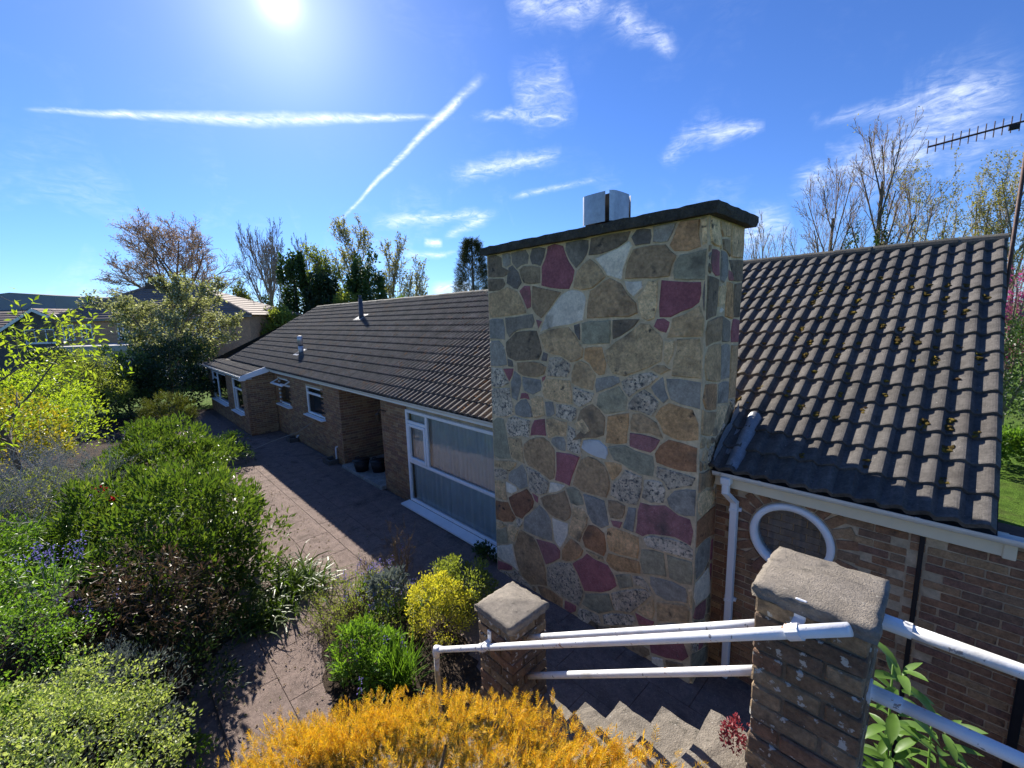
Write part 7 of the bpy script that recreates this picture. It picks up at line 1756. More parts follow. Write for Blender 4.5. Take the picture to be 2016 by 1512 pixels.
# ---- foreground golden conifer: flat fern-like sprays
def spray_template(rng, n=6):
    P, D, L, W = [], [], [], []
    for i in range(n):
        t = (i + 1) / (n + 1)
        P.append((0, 0, t * 0.7)); D.append((0.1 * rng.normal(), 0.1 * rng.normal(), 1)); L.append(0.26); W.append(0.035)
        for s in (-1, 1):
            P.append((0, 0, t * 0.85))
            D.append((s * 0.95, 0.16 * rng.normal(), 0.6))
            L.append(0.44 * (1 - 0.45 * t)); W.append(0.045)
            P.append((s * 0.1 * (1 - t), 0, t * 0.85 + 0.1))
            D.append((s * 0.6, 0.2 * rng.normal(), 0.8))
            L.append(0.30 * (1 - 0.4 * t)); W.append(0.036)
    P.append((0, 0, 0.8)); D.append((0, 0, 1)); L.append(0.28); W.append(0.036)
    return np.array(P), np.array(D), np.array(L), np.array(W)

def sprays(P, O, size, rng, n=6):
    tp, td, tl, tw = spray_template(rng, n)
    N = len(P)
    O = unit(O)
    _, u, v = frames(O)
    a = rng.random(N) * 6.28
    e1 = u * np.cos(a)[:, None] + v * np.sin(a)[:, None]
    e2 = np.cross(O, e1)
    s = np.broadcast_to(size, (N,))[:, None, None]
    def tr(x):
        return x[None, :, 0:1] * e1[:, None] + x[None, :, 1:2] * e2[:, None] + x[None, :, 2:3] * O[:, None]
    PP = P[:, None] + tr(tp) * s
    DD = tr(td)
    k = len(tp)
    return leaves(PP.reshape(-1, 3), DD.reshape(-1, 3), (tl[None] * s[:, :, 0]).ravel(), (tw[None] * s[:, :, 0]).ravel(), rng, 0.15)

def conifer_bush(name, label, c, axis, r, n, size, mats, seed, group=None, tilt=0.0):
    rng = np.random.default_rng(seed)
    t = thing(name, label, 'shrub', (c[0], c[1], float(ground_z(c[0], c[1]))), group)
    ax = unit(np.array([axis[0], axis[1], 0.0]))
    ay = np.array([-ax[1], ax[0], 0.0])
    # lumpy crown made of upright plumes
    npl = 190
    d = unit(rng.normal(size=(npl * 3, 3)))
    d = d[d[:, 2] > -0.55][:npl]
    rad = 0.86 + rng.random(len(d)) * 0.2
    pc = d * rad[:, None]
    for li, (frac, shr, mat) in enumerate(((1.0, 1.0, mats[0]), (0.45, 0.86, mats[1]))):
        k = int(n * frac)
        i = rng.integers(0, len(pc), k)
        q = pc[i] * shr + rng.normal(size=(k, 3)) * np.array([0.07, 0.07, 0.055])
        o = unit(q * 0.9 + np.array([0, 0, 0.85]) + rng.normal(size=(k, 3)) * 0.5)
        P = np.array(c) + ax * (q[:, 0:1] * r[0]) + ay * (q[:, 1:2] * r[1]) + np.array([0, 0, 1.0]) * (q[:, 2:3] * r[2] + tilt * q[:, 0:1] * r[0])
        O = ax * o[:, 0:1] + ay * o[:, 1:2] + np.array([0, 0, 1.0]) * o[:, 2:3]
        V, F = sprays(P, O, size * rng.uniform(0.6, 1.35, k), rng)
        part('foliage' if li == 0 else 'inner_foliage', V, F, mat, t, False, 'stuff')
    S = []
    b = np.array([c[0], c[1], float(ground_z(c[0], c[1]))])
    for i in range(26):
        q = pc[i % len(pc)] * 0.85
        e = np.array(c) + ax * q[0] * r[0] + ay * q[1] * r[1] + np.array([0, 0, q[2] * r[2] + tilt * q[0] * r[0]])
        S.append((*b, *e, 0.02, 0.006))
    V, F = segs(S, 5)
    part('stems', V, F, BARK, t, False, 'stuff')
    return t

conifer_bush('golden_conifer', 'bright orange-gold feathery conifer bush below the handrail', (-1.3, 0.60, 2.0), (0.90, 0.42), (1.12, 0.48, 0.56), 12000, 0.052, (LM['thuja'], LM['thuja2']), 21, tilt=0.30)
conifer_bush('green_conifer', 'small rounded olive-green conifer bush beside the dark undergrowth', at(308, 15.5, 0.75), (1, 0), (0.85, 0.8, 0.85), 900, 0.16, (LM['gconifer'], LM['gconifer']), 22)

# ---- shrubs along the patio edge
shrub('laurel_hedge', 'glossy green laurel shrub with upright leaves nearest the patio', 'shrub', (-8.4, 0.35, 0.55), (1.85, 1.35, 1.42), 14000, 0.105, 0.038, LM['laurel'], 31, 130, 0.16, upb=0.8, rnd=0.6, shell=0.82, inner=0.12)
shrub('laurel_hedge', 'glossy green laurel shrub spreading in front of the house wing', 'shrub', (-13.1, 0.75, 0.45), (2.3, 1.35, 1.25), 10000, 0.11, 0.04, LM['laurel'], 32, 95, 0.17, upb=0.8, rnd=0.6, shell=0.82, inner=0.12)
shrub('evergreen_shrub', 'small dark shrub growing against the wing corner', 'shrub', (-15.2, 2.3, 0.3), (1.0, 0.7, 0.5), 2200, 0.09, 0.035, LM['ivy'], 33, 50, 0.25)
shrub('pieris_shrub', 'bronze-brown leafy shrub in shade in front of the laurel', 'shrub', (-6.15, 0.0, 0.8), (0.68, 0.68, 0.9), 1900, 0.085, 0.024, LM['pieris'], 34, 70, 0.16, upb=0.2, rnd=0.9, stems=30, inner=0.4)
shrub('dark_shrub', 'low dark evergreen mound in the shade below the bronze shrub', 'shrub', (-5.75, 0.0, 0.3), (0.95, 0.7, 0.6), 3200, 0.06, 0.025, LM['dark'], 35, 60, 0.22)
shrub('silver_shrub', 'silvery grey-green lavender-like mound at the bank edge', 'shrub', (-4.95, -0.45, 0.75), (0.75, 0.55, 0.45), 4200, 0.045, 0.010, LM['silver'], 36, 90, 0.16, upb=0.6)
# ground cover on the bank
shrub('variegated_euonymus', 'yellow-green variegated shrub spilling down the near bank', 'shrub', (-3.75, -0.85, 1.35), (0.95, 0.85, 0.42), 13000, 0.027, 0.016, LM['euon'], 37, 150, 0.15, upb=0.4, rnd=0.9)
shrub('green_groundcover', 'dense small-leaved green shrub on the bank behind the variegated one', 'shrub', (-5.3, -1.45, 1.35), (1.25, 0.95, 0.45), 12000, 0.030, 0.017, LM['green'], 38, 150, 0.15, upb=0.4, rnd=0.9)
shrub('variegated_groundcover', 'pale yellow-leaved low shrub beside the golden conifer', 'shrub', (-2.75, -0.62, 1.55), (0.62, 0.5, 0.32), 7000, 0.025, 0.015, LM['euon'], 39, 90, 0.16, upb=0.4, rnd=0.9)
shrub('leafy_groundcover', 'loose green leafy shrub on the upper bank under the grey twigs', 'shrub', (-7.6, -2.0, 1.4), (1.6, 1.1, 0.6), 7000, 0.055, 0.024, LM['green'], 40, 120, 0.17, upb=0.4, rnd=0.8)
shrub('mixed_shrub', 'sunlit grey-green shrub beyond the red flowers', 'shrub', (-10.2, -1.2, 1.0), (1.5, 1.1, 0.75), 6000, 0.055, 0.022, LM['pale'], 41, 110, 0.17)

# twiggy grey shrubs
def twig_shrub(name, label, c, r, n, seed, mat, leafn=0, lmat=None, ll=0.03, rad=0.004, lv=3, group=None):
    rng = np.random.default_rng(seed)
    b = np.array([c[0], c[1], float(ground_z(c[0], c[1]))])
    t = thing(name, label, 'shrub', tuple(b), group)
    S, T = [[] for _ in range(10)], []
    sp = dict(levels=lv, n=[5, 5, 4, 3], start=[0.2, 0.15, 0.1, 0.1], ang=[30, 38, 40, 40], ratio=[0.6, 0.55, 0.5, 0.5], rr=0.6, wob=0.14, trop=0.05)
    for i in range(n):
        d = unit(np.array([rng.normal() * 0.55, rng.normal() * 0.55, 1.0]))
        grow(S, T, rng, rng.normal(size=3) * np.array([0.06, 0.06, 0]), d, rng.uniform(0.5, 0.8), 1.0, 1, sp)
    A = np.concatenate([np.array(s) for s in S if s])
    hw = np.percentile(np.hypot(A[:, 3], A[:, 4]), 97)
    top = np.percentile(A[:, 5], 99.5)
    sc = np.array([r[0] / hw, r[1] / hw, r[2] / top])
    A[:, :3] = A[:, :3] * sc + b
    A[:, 3:6] = A[:, 3:6] * sc + b
    A[:, 6:] = np.maximum(A[:, 6:] * rad, rad * 0.3)
    V, F = segs(A, 3)
    part('twigs', V, F, mat, t, False, 'stuff')
    if leafn:
        Tn = np.array(T)
        i = rng.integers(0, len(Tn), leafn)
        P = Tn[i, :3] + (Tn[i, 3:] - Tn[i, :3]) * rng.random((leafn, 1)) * 1.1
        P = P * sc + b + rng.normal(size=(leafn, 3)) * ll * 0.4
        V, F = leaves(P, rng.normal(size=(leafn, 3)) + np.array([0, 0, 0.5]), ll * rng.uniform(0.6, 1.3, leafn), ll * 0.45, rng)
        part('foliage', V, F, lmat, t, False, 'stuff')
    return t
twig_shrub('twiggy_shrub', 'bare grey twiggy shrub with tiny buds on the bank', (-9.3, -1.6, 0), (1.4, 1.3, 1.6), 26, 51, TWIGP, 4500, LM['silver'], 0.03, 0.007)
twig_shrub('twiggy_shrub', 'bare grey twiggy shrub at the foot of the young tree', (-11.3, -1.0, 0), (1.5, 1.3, 1.6), 24, 52, TWIGP, 2500, LM['silver'], 0.035, 0.008)
twig_shrub('twiggy_shrub', 'pale grey tangle of twigs beside the red flowers', (-10.3, -0.7, 0), (1.1, 0.9, 1.2), 22, 58, TWIGP, 2500, LM['silver'], 0.03, 0.006)
twig_shrub('twiggy_shrub', 'pale grey tangle of twigs above the leafy bank', (-8.3, -2.2, 0), (1.3, 1.1, 1.5), 22, 59, TWIGP, 3000, LM['silver'], 0.03, 0.006)
twig_shrub('twiggy_shrub', 'sparse pale-stemmed bush with few leaves before the bronze shrub', (-6.0, -0.75, 0), (0.5, 0.5, 1.1), 6, 53, TWIGG, 240, LM['green'], 0.06, 0.006)
twig_shrub('twiggy_shrub', 'low brown twiggy bush in front of the olive conifer', at(255, 14.5), (1.1, 0.8, 0.9), 14, 54, TWIG, 0, None, 0.03, 0.008)
twig_shrub('dry_seedheads', 'dead brown seed-head stalks standing in the patio bed', (-5.75, 3.0, 0), (0.42, 0.38, 1.15), 9, 55, LM['dead'], 420, LM['dead'], 0.028, 0.006)
twig_shrub('dry_stalks', 'short dry reddish stalks at the back of the patio bed', (-6.2, 2.75, 0), (0.7, 0.5, 0.5), 16, 56, LM['dead'], 200, LM['dead'], 0.02, 0.005)

# strap-leaved clumps
def strap_clump(name, label, c, n, L, W, mat, seed, spread=0.8, droop=1.3, rad=0.12, group=None, flowers=0, fmat=None, fh=0.35):
    rng = np.random.default_rng(seed)
    b = np.array([c[0], c[1], float(ground_z(c[0], c[1])) if len(c) < 3 else c[2]])
    t = thing(name, label, 'plant', tuple(b), group)
    P = b + rng.normal(size=(n, 3)) * np.array([rad, rad, 0])
    D = rng.normal(size=(n, 3)) * spread
    D[:, 2] = np.abs(D[:, 2]) * 0.4 + 0.9
    V, F = blades(P, D, L * rng.uniform(0.6, 1.2, n), W * rng.uniform(0.7, 1.2, n), rng, droop)
    part('leaves', V, F, mat, t, False, 'stuff')
    if flowers:
        S, PP, DD = [], [], []
        for i in range(flowers):
            p = b + rng.normal(size=3) * np.array([rad * 1.6, rad * 1.6, 0])
            q = p + np.array([rng.normal() * 0.05, rng.normal() * 0.05, fh * rng.uniform(0.75, 1.2)])
            S.append((*p, *q, 0.004, 0.003))
            for k in range(16):
                s = rng.uniform(0.55, 1.0)
                a = rng.random() * 6.28
                PP.append(p + (q - p) * s + np.array([math.cos(a), math.sin(a), 0]) * 0.012)
                DD.append((math.cos(a), math.sin(a), -0.6 + rng.normal() * 0.4))
        V, F = segs(S, 4)
        part('flower_stalks', V, F, LM['green'], t, False, 'stuff')
        PP, DD = np.array(PP), np.array(DD)
        V, F = leaves(PP, DD, 0.024 * rng.uniform(0.8, 1.3, len(PP)), 0.016, rng, 0.3)
        part('flowers', V, F, fmat, t, False, 'stuff')
    return t
strap_clump('strap_leaf_plant', 'arching strap-leaved clump spilling onto the patio from the laurel', (-6.85, 1.75, 0.0), 300, 0.62, 0.028, LM['laurel'], 61, 1.0, 1.7, 0.2)
strap_clump('strap_leaf_plant', 'smaller strap-leaved clump at the laurel foot on the patio side', (-6.4, 1.2, 0.0), 200, 0.5, 0.026, LM['laurel'], 62, 1.0, 1.7, 0.16)
strap_clump('grassy_clump', 'bright green upright grassy clump at the front of the patio bed', (-4.05, 1.98, 0.0), 260, 0.55, 0.012, LM['grass'], 63, 0.45, 0.8, 0.07)
strap_clump('bluebell_clump', 'bluebells flowering at the back of the patio bed', (-6.0, 2.65, 0.0), 150, 0.3, 0.014, LM['grass'], 64, 0.7, 1.2, 0.13, flowers=22, fmat=LM['bell'], fh=0.42, group='bluebells in the patio bed')
strap_clump('bluebell_clump', 'bluebells flowering in the middle of the patio bed beside pale leaves', (-5.3, 2.45, 0.0), 150, 0.3, 0.014, LM['grass'], 65, 0.7, 1.2, 0.13, flowers=16, fmat=LM['bell'], fh=0.42, group='bluebells in the patio bed')
strap_clump('bluebell_clump', 'bluebells flowering against the yellow shrub in the patio bed', (-5.1, 2.75, 0.0), 120, 0.3, 0.014, LM['grass'], 66, 0.7, 1.2, 0.1, flowers=12, fmat=LM['bell'], fh=0.45, group='bluebells in the patio bed')
strap_clump('bluebell_clump', 'bluebells among the leafy plants at the front of the patio bed', (-4.45, 1.85, 0.0), 120, 0.3, 0.014, LM['grass'], 67, 0.7, 1.2, 0.12, flowers=9, fmat=LM['bell'], fh=0.45, group='bluebells in the patio bed')
for i, (bx, by, fl, lb) in enumerate(((-6.7, -0.75, 20, 'bluebells flowering on the bank beside the silvery mound'), (-6.2, -0.55, 14, 'bluebells flowering on the bank under the pale twigs'), (-9.2, -0.9, 14, 'bluebells flowering on the bank under the grey twiggy shrub'), (-3.3, -0.75, 10, 'bluebells poking through the variegated shrub'))):
    strap_clump('bluebell_clump', lb, (bx, by, float(ground_z(bx, by)) + (0.3 if i == 3 else 0.1)), 150, 0.34, 0.016, LM['grass'], 70 + i, 0.8, 1.2, 0.16, flowers=fl, fmat=LM['bell'], fh=0.45, group='bluebells on the bank')
for i, (bx, by, n_, lb) in enumerate(((-7.0, -1.6, 260, 'long grassy leaves on the bank among the bluebells'), (-4.6, -1.15, 260, 'grassy leaves between the green and variegated shrubs'), (-8.4, -1.1, 240, 'grassy leaves beside the laurel on the bank'))):
    strap_clump('grassy_clump', lb, (bx, by, float(ground_z(bx, by)) + 0.12), n_, 0.5, 0.014, LM['grass'], 80 + i, 0.9, 1.2, 0.3)

# ---- patio bed
bed = MB()
k = 90
V = [(-4.65, 2.25, 0.05)]
for q in range(k):
    a = 2 * math.pi * q / k
    w = 1 + 0.1 * math.sin(3 * a) + 0.06 * math.sin(5 * a + 1) + 0.03 * R_.normal()
    V.append((-4.65 + 1.5 * w * math.cos(a), 2.25 + 0.82 * w * math.sin(a) - 0.15 * math.cos(a), 0.012))
bed.add(V, [(0, 1 + q, 1 + (q + 1) % k) for q in range(k)])
bed.part('soil_bed', SOIL, None, True, 'structure')
shrub('yellow_euonymus', 'bright yellow variegated bush at the house side of the patio bed', 'shrub', (-4.35, 2.75, 0.36), (0.44, 0.38, 0.48), 3600, 0.036, 0.02, LM['yellow'], 91, 80, 0.2, lower=-0.7)
shrub('green_euonymus', 'dull green bush behind the yellow one in the patio bed', 'shrub', (-4.5, 3.25, 0.34), (0.5, 0.42, 0.44), 3200, 0.045, 0.02, LM['pale'], 92, 70, 0.2)
shrub('leafy_perennial', 'glossy leafy green perennial at the front of the patio bed', 'plant', (-4.6, 1.85, 0.2), (0.5, 0.38, 0.32), 1700, 0.075, 0.026, LM['green'], 93, 50, 0.24)
shrub('wispy_shrub', 'wispy pale herb with fine stems in the middle of the patio bed', 'plant', (-5.35, 2.15, 0.25), (0.75, 0.5, 0.35), 2200, 0.035, 0.012, LM['pale'], 94, 80, 0.22, stems=60, stem_mat=LM['dead'])
shrub('pale_leaf_plant', 'grey woolly-leaved plant among the bluebells of the patio bed', 'plant', (-5.25, 2.5, 0.3), (0.3, 0.28, 0.3), 260, 0.11, 0.05, LM['silver'], 95, 30, 0.25)
twig_shrub('wispy_herb', 'fine wispy stems leaning over the paving from the patio bed', (-5.75, 1.75, 0), (0.75, 0.55, 0.5), 14, 57, LM['dead'], 1400, LM['pale'], 0.022, 0.0035)
shrub('patio_weed', 'small dark weed growing under the big window sill', 'plant', (-5.3, 4.35, 0.1), (0.22, 0.14, 0.16), 260, 0.07, 0.04, LM['ivy'], 96, 24, 0.3, stems=5)
shrub('patio_weed', 'low green weed in the paving near the bank', 'plant', (-4.75, 0.15, 0.05), (0.2, 0.16, 0.1), 160, 0.05, 0.03, LM['green'], 97, 20, 0.3, stems=4)

# red flowers by the laurel
rng = np.random.default_rng(99)
for i, (x, y, z, lb) in enumerate(((-9.9, -0.28, 1.35, 'largest red flower between the laurel and the grey twigs'), (-9.5, -0.15, 1.28, 'red flower tucked against the laurel leaves'), (-10.3, -0.35, 1.3, 'red flower half hidden in the grey twigs'))):
    t = thing('red_flower', lb, 'flower', (x, y, float(ground_z(x, y))), 'red flowers by the laurel')
    V, F = segs([(x, y, float(ground_z(x, y)), x, y, z, 0.008, 0.006)], 5)
    part('stalk', V, F, LM['green'], t)
    n = 14
    a = rng.random(n) * 6.28
    P = np.stack([x + 0.02 * np.cos(a), y + 0.02 * np.sin(a), np.full(n, z)], 1)
    D = np.stack([np.cos(a) * 0.6, np.sin(a) * 0.6, np.full(n, 0.8)], 1)
    V, F = leaves(P, D, 0.11, 0.075, rng, 0.3)
    part('petals', V, F, LM['red'], t, False, 'stuff')

# red succulent beside the pillar
shrub('red_sedum', 'red-leaved small plant growing at the foot of the top pillar', 'plant', (-0.52, 1.80, 2.28), (0.045, 0.07, 0.075), 260, 0.018, 0.010, LM['redsed'], 98, 30, 0.3, stems=0)

# broad-leaved plant behind the top pillar: every leaf a part
def big_leaf_mesh(L, W, mat, curl):
    V, F = [], []
    n = 5
    for i in range(n + 1):
        t = i / n
        w = W * 0.5 * math.sin(math.pi * min(1, t * 0.92 + 0.06)) ** 0.8 if i < n else 0.001
        z = -curl * L * t * t
        V += [(-w, t * L, z + w * 0.35), (0, t * L, z), (w, t * L, z + w * 0.35)]
    for i in range(n):
        a = i * 3
        F += [(a, a + 1, a + 4, a + 3), (a + 1, a + 2, a + 5, a + 4)]
    return mesh('leaf', V, F, mat, True)
LMES = [big_leaf_mesh(0.12, 0.042, LM['broad'], c) for c in (0.15, 0.35, 0.5)]
rng = np.random.default_rng(101)
for si, (bx, by, hgt, lb) in enumerate(((-0.03, 2.32, 2.60, 'tall broad-leaved green plant rising closest to the top pillar'), (0.12, 2.40, 2.36, 'broad-leaved green plant between the white rails and the house wall'), (-0.02, 2.2, 2.28, 'leafy green plant low under the white rails'), (0.30, 2.36, 2.2, 'low broad-leaved green plant farther along the white rails'))):
    t = thing('broad_leaf_plant', lb, 'plant', (bx, by, 0.0))
    stem_pts = [(bx, by, 0.0), (bx + 0.02, by - 0.02, hgt * 0.5), (bx + rng.normal() * 0.03, by, hgt)]
    V, F = tube(stem_pts, [0.012, 0.009, 0.004], 6)
    part('stem', V, F, LM['green'], t, True)
    for q in range(60):
        z = hgt - 1.0 * (q / 60) ** 1.1
        a = q * 2.4 + rng.normal() * 0.3
        tilt = rng.uniform(-0.1, 0.7) - 0.4 * (q / 60)
        inst('leaf', LMES[q % 3], (bx + 0.015 * math.cos(a), by + 0.015 * math.sin(a), z), t, (tilt, rng.normal() * 0.2, a - math.pi / 2), (rng.uniform(0.7, 1.2),) * 3)

# ---- left garden: young tree, golden shrub, hawthorn, undergrowth
lt = tree('young_tree', 'young tree with bright lime-green leaves above the grey twigs', 105, 7.5, 565, 0, dict(levels=3, n=[8, 6, 5], start=[0.45, 0.2, 0.1], ang=[62, 45, 40], ratio=[0.42, 0.5, 0.5], rr=0.45, wob=0.10, trop=-0.01), BARK, BARK, 111, 0.014,
          base=(-11.3, -1.15, 0.6), zt=4.6, width=4.4, leaf=(1300, 0.12, 0.045, LM['lime']), twig_r=0.8)
shrub('golden_shrub', 'golden-yellow flowering shrub behind the young tree', 'shrub', (-13.8, -1.9, 1.6), (1.15, 1.2, 1.15), 5000, 0.085, 0.045, leafmat('gold_flower_mix', [(0.42, 0.34, 0.03), (0.30, 0.29, 0.04), (0.16, 0.19, 0.03), (0.48, 0.38, 0.04)], 0.4, 0.5, 0.3, (1.3, 1.3, 0.5)), 112, 60, 0.22)
shrub('golden_shrub', 'yellow-green shrub filling the gap beyond the young tree', 'shrub', (-16.5, -1.6, 1.6), (1.6, 1.4, 1.5), 5000, 0.09, 0.045, LM['lime'], 113, 70, 0.22)
shrub('brown_shrub', 'dull olive-brown shrub in front of the pale garage', 'shrub', at(150, 17.0, 1.5), (1.7, 1.5, 1.7), 5000, 0.09, 0.04, LM['pale'], 114, 80, 0.2)
shrub('dark_pine', 'dark clumpy pine shrub below the gable house window', 'shrub', at(90, 18.0, 2.6), (1.0, 0.9, 0.75), 3600, 0.10, 0.025, LM['dark'], 115, 24, 0.28)
shrub('dark_pine', 'dark clumpy pine shrub against the pale garage wall', 'shrub', at(165, 18.5, 2.0), (0.8, 0.8, 0.7), 3000, 0.10, 0.025, LM['dark'], 116, 20, 0.28)
tree('hawthorn', 'large pale-leaved hawthorn tree beyond the far end of the bungalow', 318, 24, 540, 300, dict(levels=4, n=[8, 6, 5, 4], start=[0.12, 0.2, 0.15, 0.1], ang=[50, 42, 40, 40], ratio=[0.7, 0.55, 0.5, 0.45], rr=0.55, wob=0.10, trop=0.05), BARK, TWIG, 117, 0.02,
     leaf=(17000, 0.15, 0.11, LM['hawthorn']), twig_r=0.7)
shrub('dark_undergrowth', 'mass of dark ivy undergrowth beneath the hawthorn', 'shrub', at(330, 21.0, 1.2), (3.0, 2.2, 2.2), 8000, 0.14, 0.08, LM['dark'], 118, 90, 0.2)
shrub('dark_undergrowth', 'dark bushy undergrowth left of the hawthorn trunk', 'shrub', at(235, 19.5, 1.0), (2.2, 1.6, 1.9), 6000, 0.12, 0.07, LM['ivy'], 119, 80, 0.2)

# ---- trees behind the house
tree('beech_tree', 'large bare brown beech tree with domed crown behind the hipped roof', 375, 62, 432, 225, 'vase', BARK, TWIGR, 201, 0.022, leaf=(14000, 0.30, 0.08, leafmat('beech_bud', [(0.30, 0.235, 0.18), (0.36, 0.28, 0.21)], 0.4, 0.8, 0.1, (1.2, 1.1, 0.9))), twig_r=0.85)
G = 'trees behind the bungalow'
tree('bare_tree', 'bare grey tree nearest the beech with fine upswept twigs', 545, 58, 446, 120, 'vase', BARKP, TWIGG, 202, 0.016, G, twig_r=0.7)
tree('bare_tree', 'bare grey tree rising behind the ivy-covered trunks', 612, 60, 462, 90, 'tall', BARKP, TWIGG, 203, 0.012, G, twig_r=0.7)
tree('spring_tree', 'tall slim tree with pale yellow-green new leaves above the vent pipe', 705, 54, 430, 105, 'tall', BARKP, TWIGG, 204, 0.012, G, leaf=(3200, 0.26, 0.17, LM['young']), twig_r=0.7)
tree('spring_tree', 'slim tree with sparse new leaves beside the ivy-clad one', 770, 54, 462, 90, 'tall', BARKP, TWIGG, 205, 0.012, G, leaf=(2200, 0.26, 0.16, LM['young']), twig_r=0.7)
tree('spring_tree', 'small pale tree with sparse leaves at the end of the row', 822, 52, 505, 80, 'multi', BARKP, TWIGG, 206, 0.011, G, leaf=(1500, 0.24, 0.15, LM['young']), twig_r=0.7)
tree('spring_tree', 'light green tree between the two dark ivy-covered ones', 660, 50, 488, 110, 'tall', BARKP, TWIG, 207, 0.012, G, leaf=(4500, 0.26, 0.17, LM['pale']), twig_r=0.7)
tree('spring_tree', 'short bushy tree with yellowish leaves right of the hipped roof', 510, 46, 545, 90, 'multi', BARK, TWIG, 208, 0.014, G, leaf=(3600, 0.24, 0.15, LM['pale']), twig_r=0.7)
def ivy_tree(label, px, D, ytop, wpx, seed, n=5500):
    zt = ztop(px, ytop, D)
    b = at(px, D)
    w = wpx * D / 840 / 2
    t = shrub('ivy_tree', label, 'tree', (b[0], b[1], zt * 0.5), (w, w, zt * 0.52), n, 0.34, 0.24, LM['ivy'] if seed % 2 else LM['dark'], seed, 45, 0.22, upb=0.1, rnd=0.9, stems=0, lower=-0.9)
    V, F = tube([b, (b[0], b[1], zt * 0.85)], [0.25, 0.08], 7)
    part('trunk', V, F, BARK, t, True)
    return t
ivy_tree('dark ivy-smothered tree with leaning top above the roof ridge', 592, 47, 505, 62, 221)
ivy_tree('broad dark ivy-smothered tree just above the roof ridge', 640, 46, 528, 80, 222)
ivy_tree('dark ivy-clad tree standing behind the black vent pipe', 735, 46, 500, 72, 223)
shrub('hedge_shrub', 'grey-green bush filling the gap beside the hipped roof', 'shrub', at(560, 40, 2.2), (3.2, 2.5, 3.0), 6000, 0.26, 0.16, LM['pale'], 224, 80, 0.2, stems=0)
shrub('hedge_shrub', 'green bush behind the roof ridge right of the vent pipe', 'shrub', at(690, 44, 3.0), (3.0, 2.5, 3.6), 5000, 0.26, 0.16, LM['pale'], 225, 80, 0.2, stems=0)
shrub('hedge_shrub', 'low green bush above the ridge near the small pale tree', 'shrub', at(795, 44, 3.0), (3.0, 2.0, 3.0), 4500, 0.26, 0.16, LM['green'], 226, 80, 0.2, stems=0)
# conifer beside the chimney
rng = np.random.default_rng(230)
b = at(935, 30)
zt = ztop(935, 470, 30)
t = thing('cypress_tree', 'dark feathery conifer rising behind the chimney', 'tree', tuple(b))
V, F = tube([b, (b[0], b[1], zt - 0.3)], [0.2, 0.03], 7)
part('trunk', V, F, BARK, t, True)
n = 2600
hh = rng.random(n) ** 0.8
a = rng.random(n) * 6.28
rr_ = (1.9 * (1 - hh) ** 0.6 + 0.05) * rng.uniform(0.5, 1.05, n)
P = np.stack([b[0] + rr_ * np.cos(a), b[1] + rr_ * np.sin(a), 0.6 + hh * (zt - 0.9)], 1)
O = np.stack([np.cos(a), np.sin(a), np.full(n, 0.75)], 1) + rng.normal(size=(n, 3)) * 0.3
V, F = sprays(P, O, 0.55 * rng.uniform(0.6, 1.3, n), rng, 4)
part('crown', V, F, leafmat('cypress_spray', [(0.025, 0.035, 0.015), (0.045, 0.055, 0.022), (0.06, 0.06, 0.03)], 0.15, 0.7, 0.2), t, False, 'stuff')

# right-hand trees behind the roof
G = 'trees behind the right-hand roof'
tree('spring_tree', 'bare twiggy tree just right of the chimney top', 1505, 30, 425, 110, 'multi', BARKP, TWIGG, 301, 0.010, G, twig_r=0.6)
tree('spring_tree', 'thin bare tree with an ivy-wrapped foot over the ridge', 1618, 26, 318, 160, 'tall', BARK, TWIG, 302, 0.010, G, leaf=(260, 0.10, 0.06, LM['young']), twig_r=0.6)
tree('spring_tree', 'tallest bare-topped tree with an ivy-wrapped trunk', 1712, 26, 250, 150, 'tall', BARK, TWIG, 303, 0.011, G, leaf=(300, 0.10, 0.06, LM['young']), twig_r=0.6)
tree('spring_tree', 'many-stemmed tree with small new leaves left of the aerial', 1790, 27, 325, 180, 'multi', BARKP, TWIGG, 304, 0.010, G, leaf=(3200, 0.12, 0.075, LM['young']), twig_r=0.6)
tree('spring_tree', 'many-stemmed tree with yellowish new leaves under the aerial', 1890, 27, 255, 230, 'multi', BARKP, TWIGG, 305, 0.011, G, leaf=(5200, 0.12, 0.075, LM['young']), twig_r=0.6)
tree('spring_tree', 'many-stemmed leafing tree behind the aerial pole', 1985, 25, 290, 200, 'multi', BARKP, TWIGG, 306, 0.011, G, leaf=(3600, 0.12, 0.075, LM['young']), twig_r=0.6)
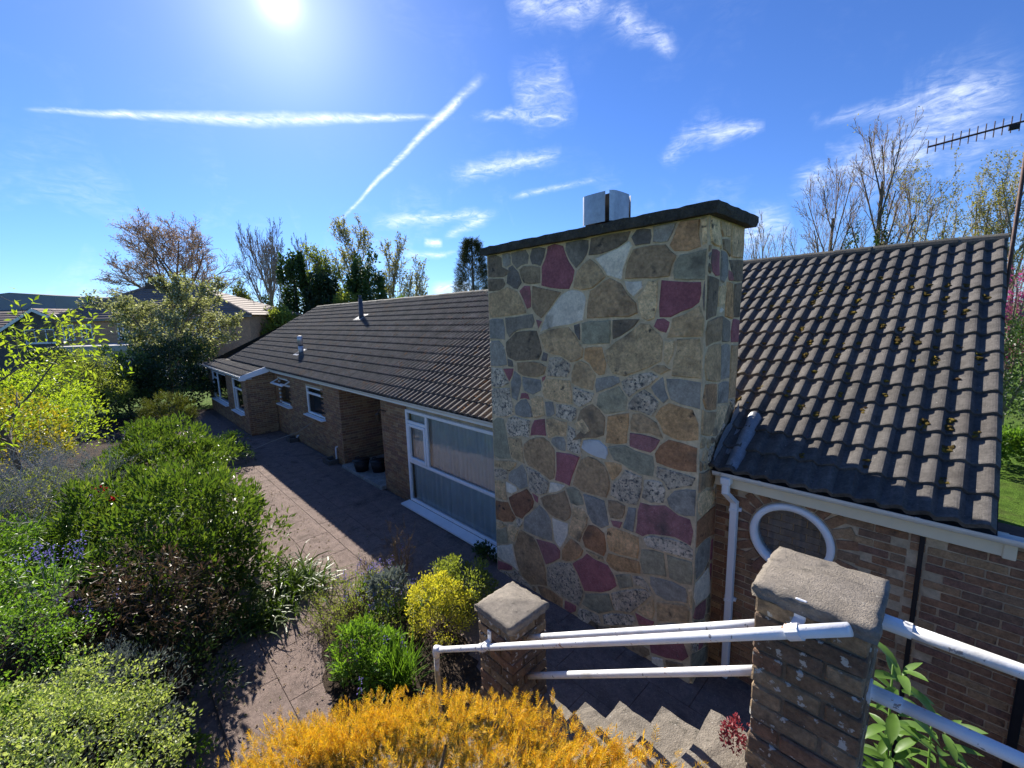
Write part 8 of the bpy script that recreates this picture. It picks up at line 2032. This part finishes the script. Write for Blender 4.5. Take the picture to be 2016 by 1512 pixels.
for px, yt, sd, lb in ((1655, 462, 311, 'ivy sleeve on the thin tree over the ridge'), (1712, 440, 312, 'ivy sleeve round the tallest bare tree')):
    b = at(px, 25.6)
    zt = ztop(px, yt, 25.6)
    shrub('ivy', lb, 'ivy', (b[0], b[1], zt * 0.5), (0.42, 0.42, zt * 0.5), 1800, 0.15, 0.11, LM['ivy'], sd, 40, 0.25, upb=0.1, rnd=0.9, stems=0, lower=-0.9)
tree('magnolia', 'small tree with magenta blossom beyond the roof verge', 1990, 12.5, 500, 110, 'multi', BARKP, TWIG, 307, 0.014, leaf=(1500, 0.07, 0.055, LM['pink']), twig_r=0.8)
shrub('garden_hedge', 'tall dark green hedge beyond the roof verge', 'hedge', at(2045, 11.0, 1.5), (1.9, 1.2, 2.2), 9000, 0.085, 0.05, LM['ivy'], 308, 120, 0.17, stems=0)
shrub('garden_shrub', 'lighter green shrub in front of the tall dark hedge', 'shrub', at(2035, 9.6, 0.7), (0.8, 0.6, 0.6), 4000, 0.09, 0.05, LM['green'], 309, 80, 0.2, stems=0)


shrub('grey_herb', 'low grey-green herb patch under the young tree', 'shrub', (-12.2, -1.9, 0.75), (1.5, 1.0, 0.5), 5000, 0.05, 0.016, LM['pale'], 120, 90, 0.2)
shrub('grey_herb', 'low mauve-grey herb patch beside the red flowers', 'shrub', (-11.0, -0.35, 0.6), (0.9, 0.6, 0.45), 3500, 0.045, 0.014, LM['silver'], 121, 70, 0.2)

# petals and dead leaves scattered on the paving
rng = np.random.default_rng(400)
n = 1500
lx = rng.uniform(-14, -3.5, n)
ly = edge_y(lx) + np.abs(rng.normal(size=n)) * 1.1
ok = ly < 4.5
lx, ly = lx[ok], ly[ok]
P = np.stack([lx, ly, np.full(len(lx), 0.012)], 1)
D = rng.normal(size=P.shape)
D[:, 2] = np.abs(D[:, 2]) * 0.15
V, F = leaves(P, D, 0.035 * rng.uniform(0.4, 1.3, len(P)), 0.02, rng, 0.3)
o = part('leaf_litter', V, F, leafmat('litter', [(0.20, 0.14, 0.08), (0.12, 0.08, 0.05), (0.34, 0.28, 0.20), (0.14, 0.15, 0.05)], 0.1, 0.8, 0.1), None, False, 'stuff')
tag(o, 'dry leaves and petals scattered over the paving', 'leaf litter')
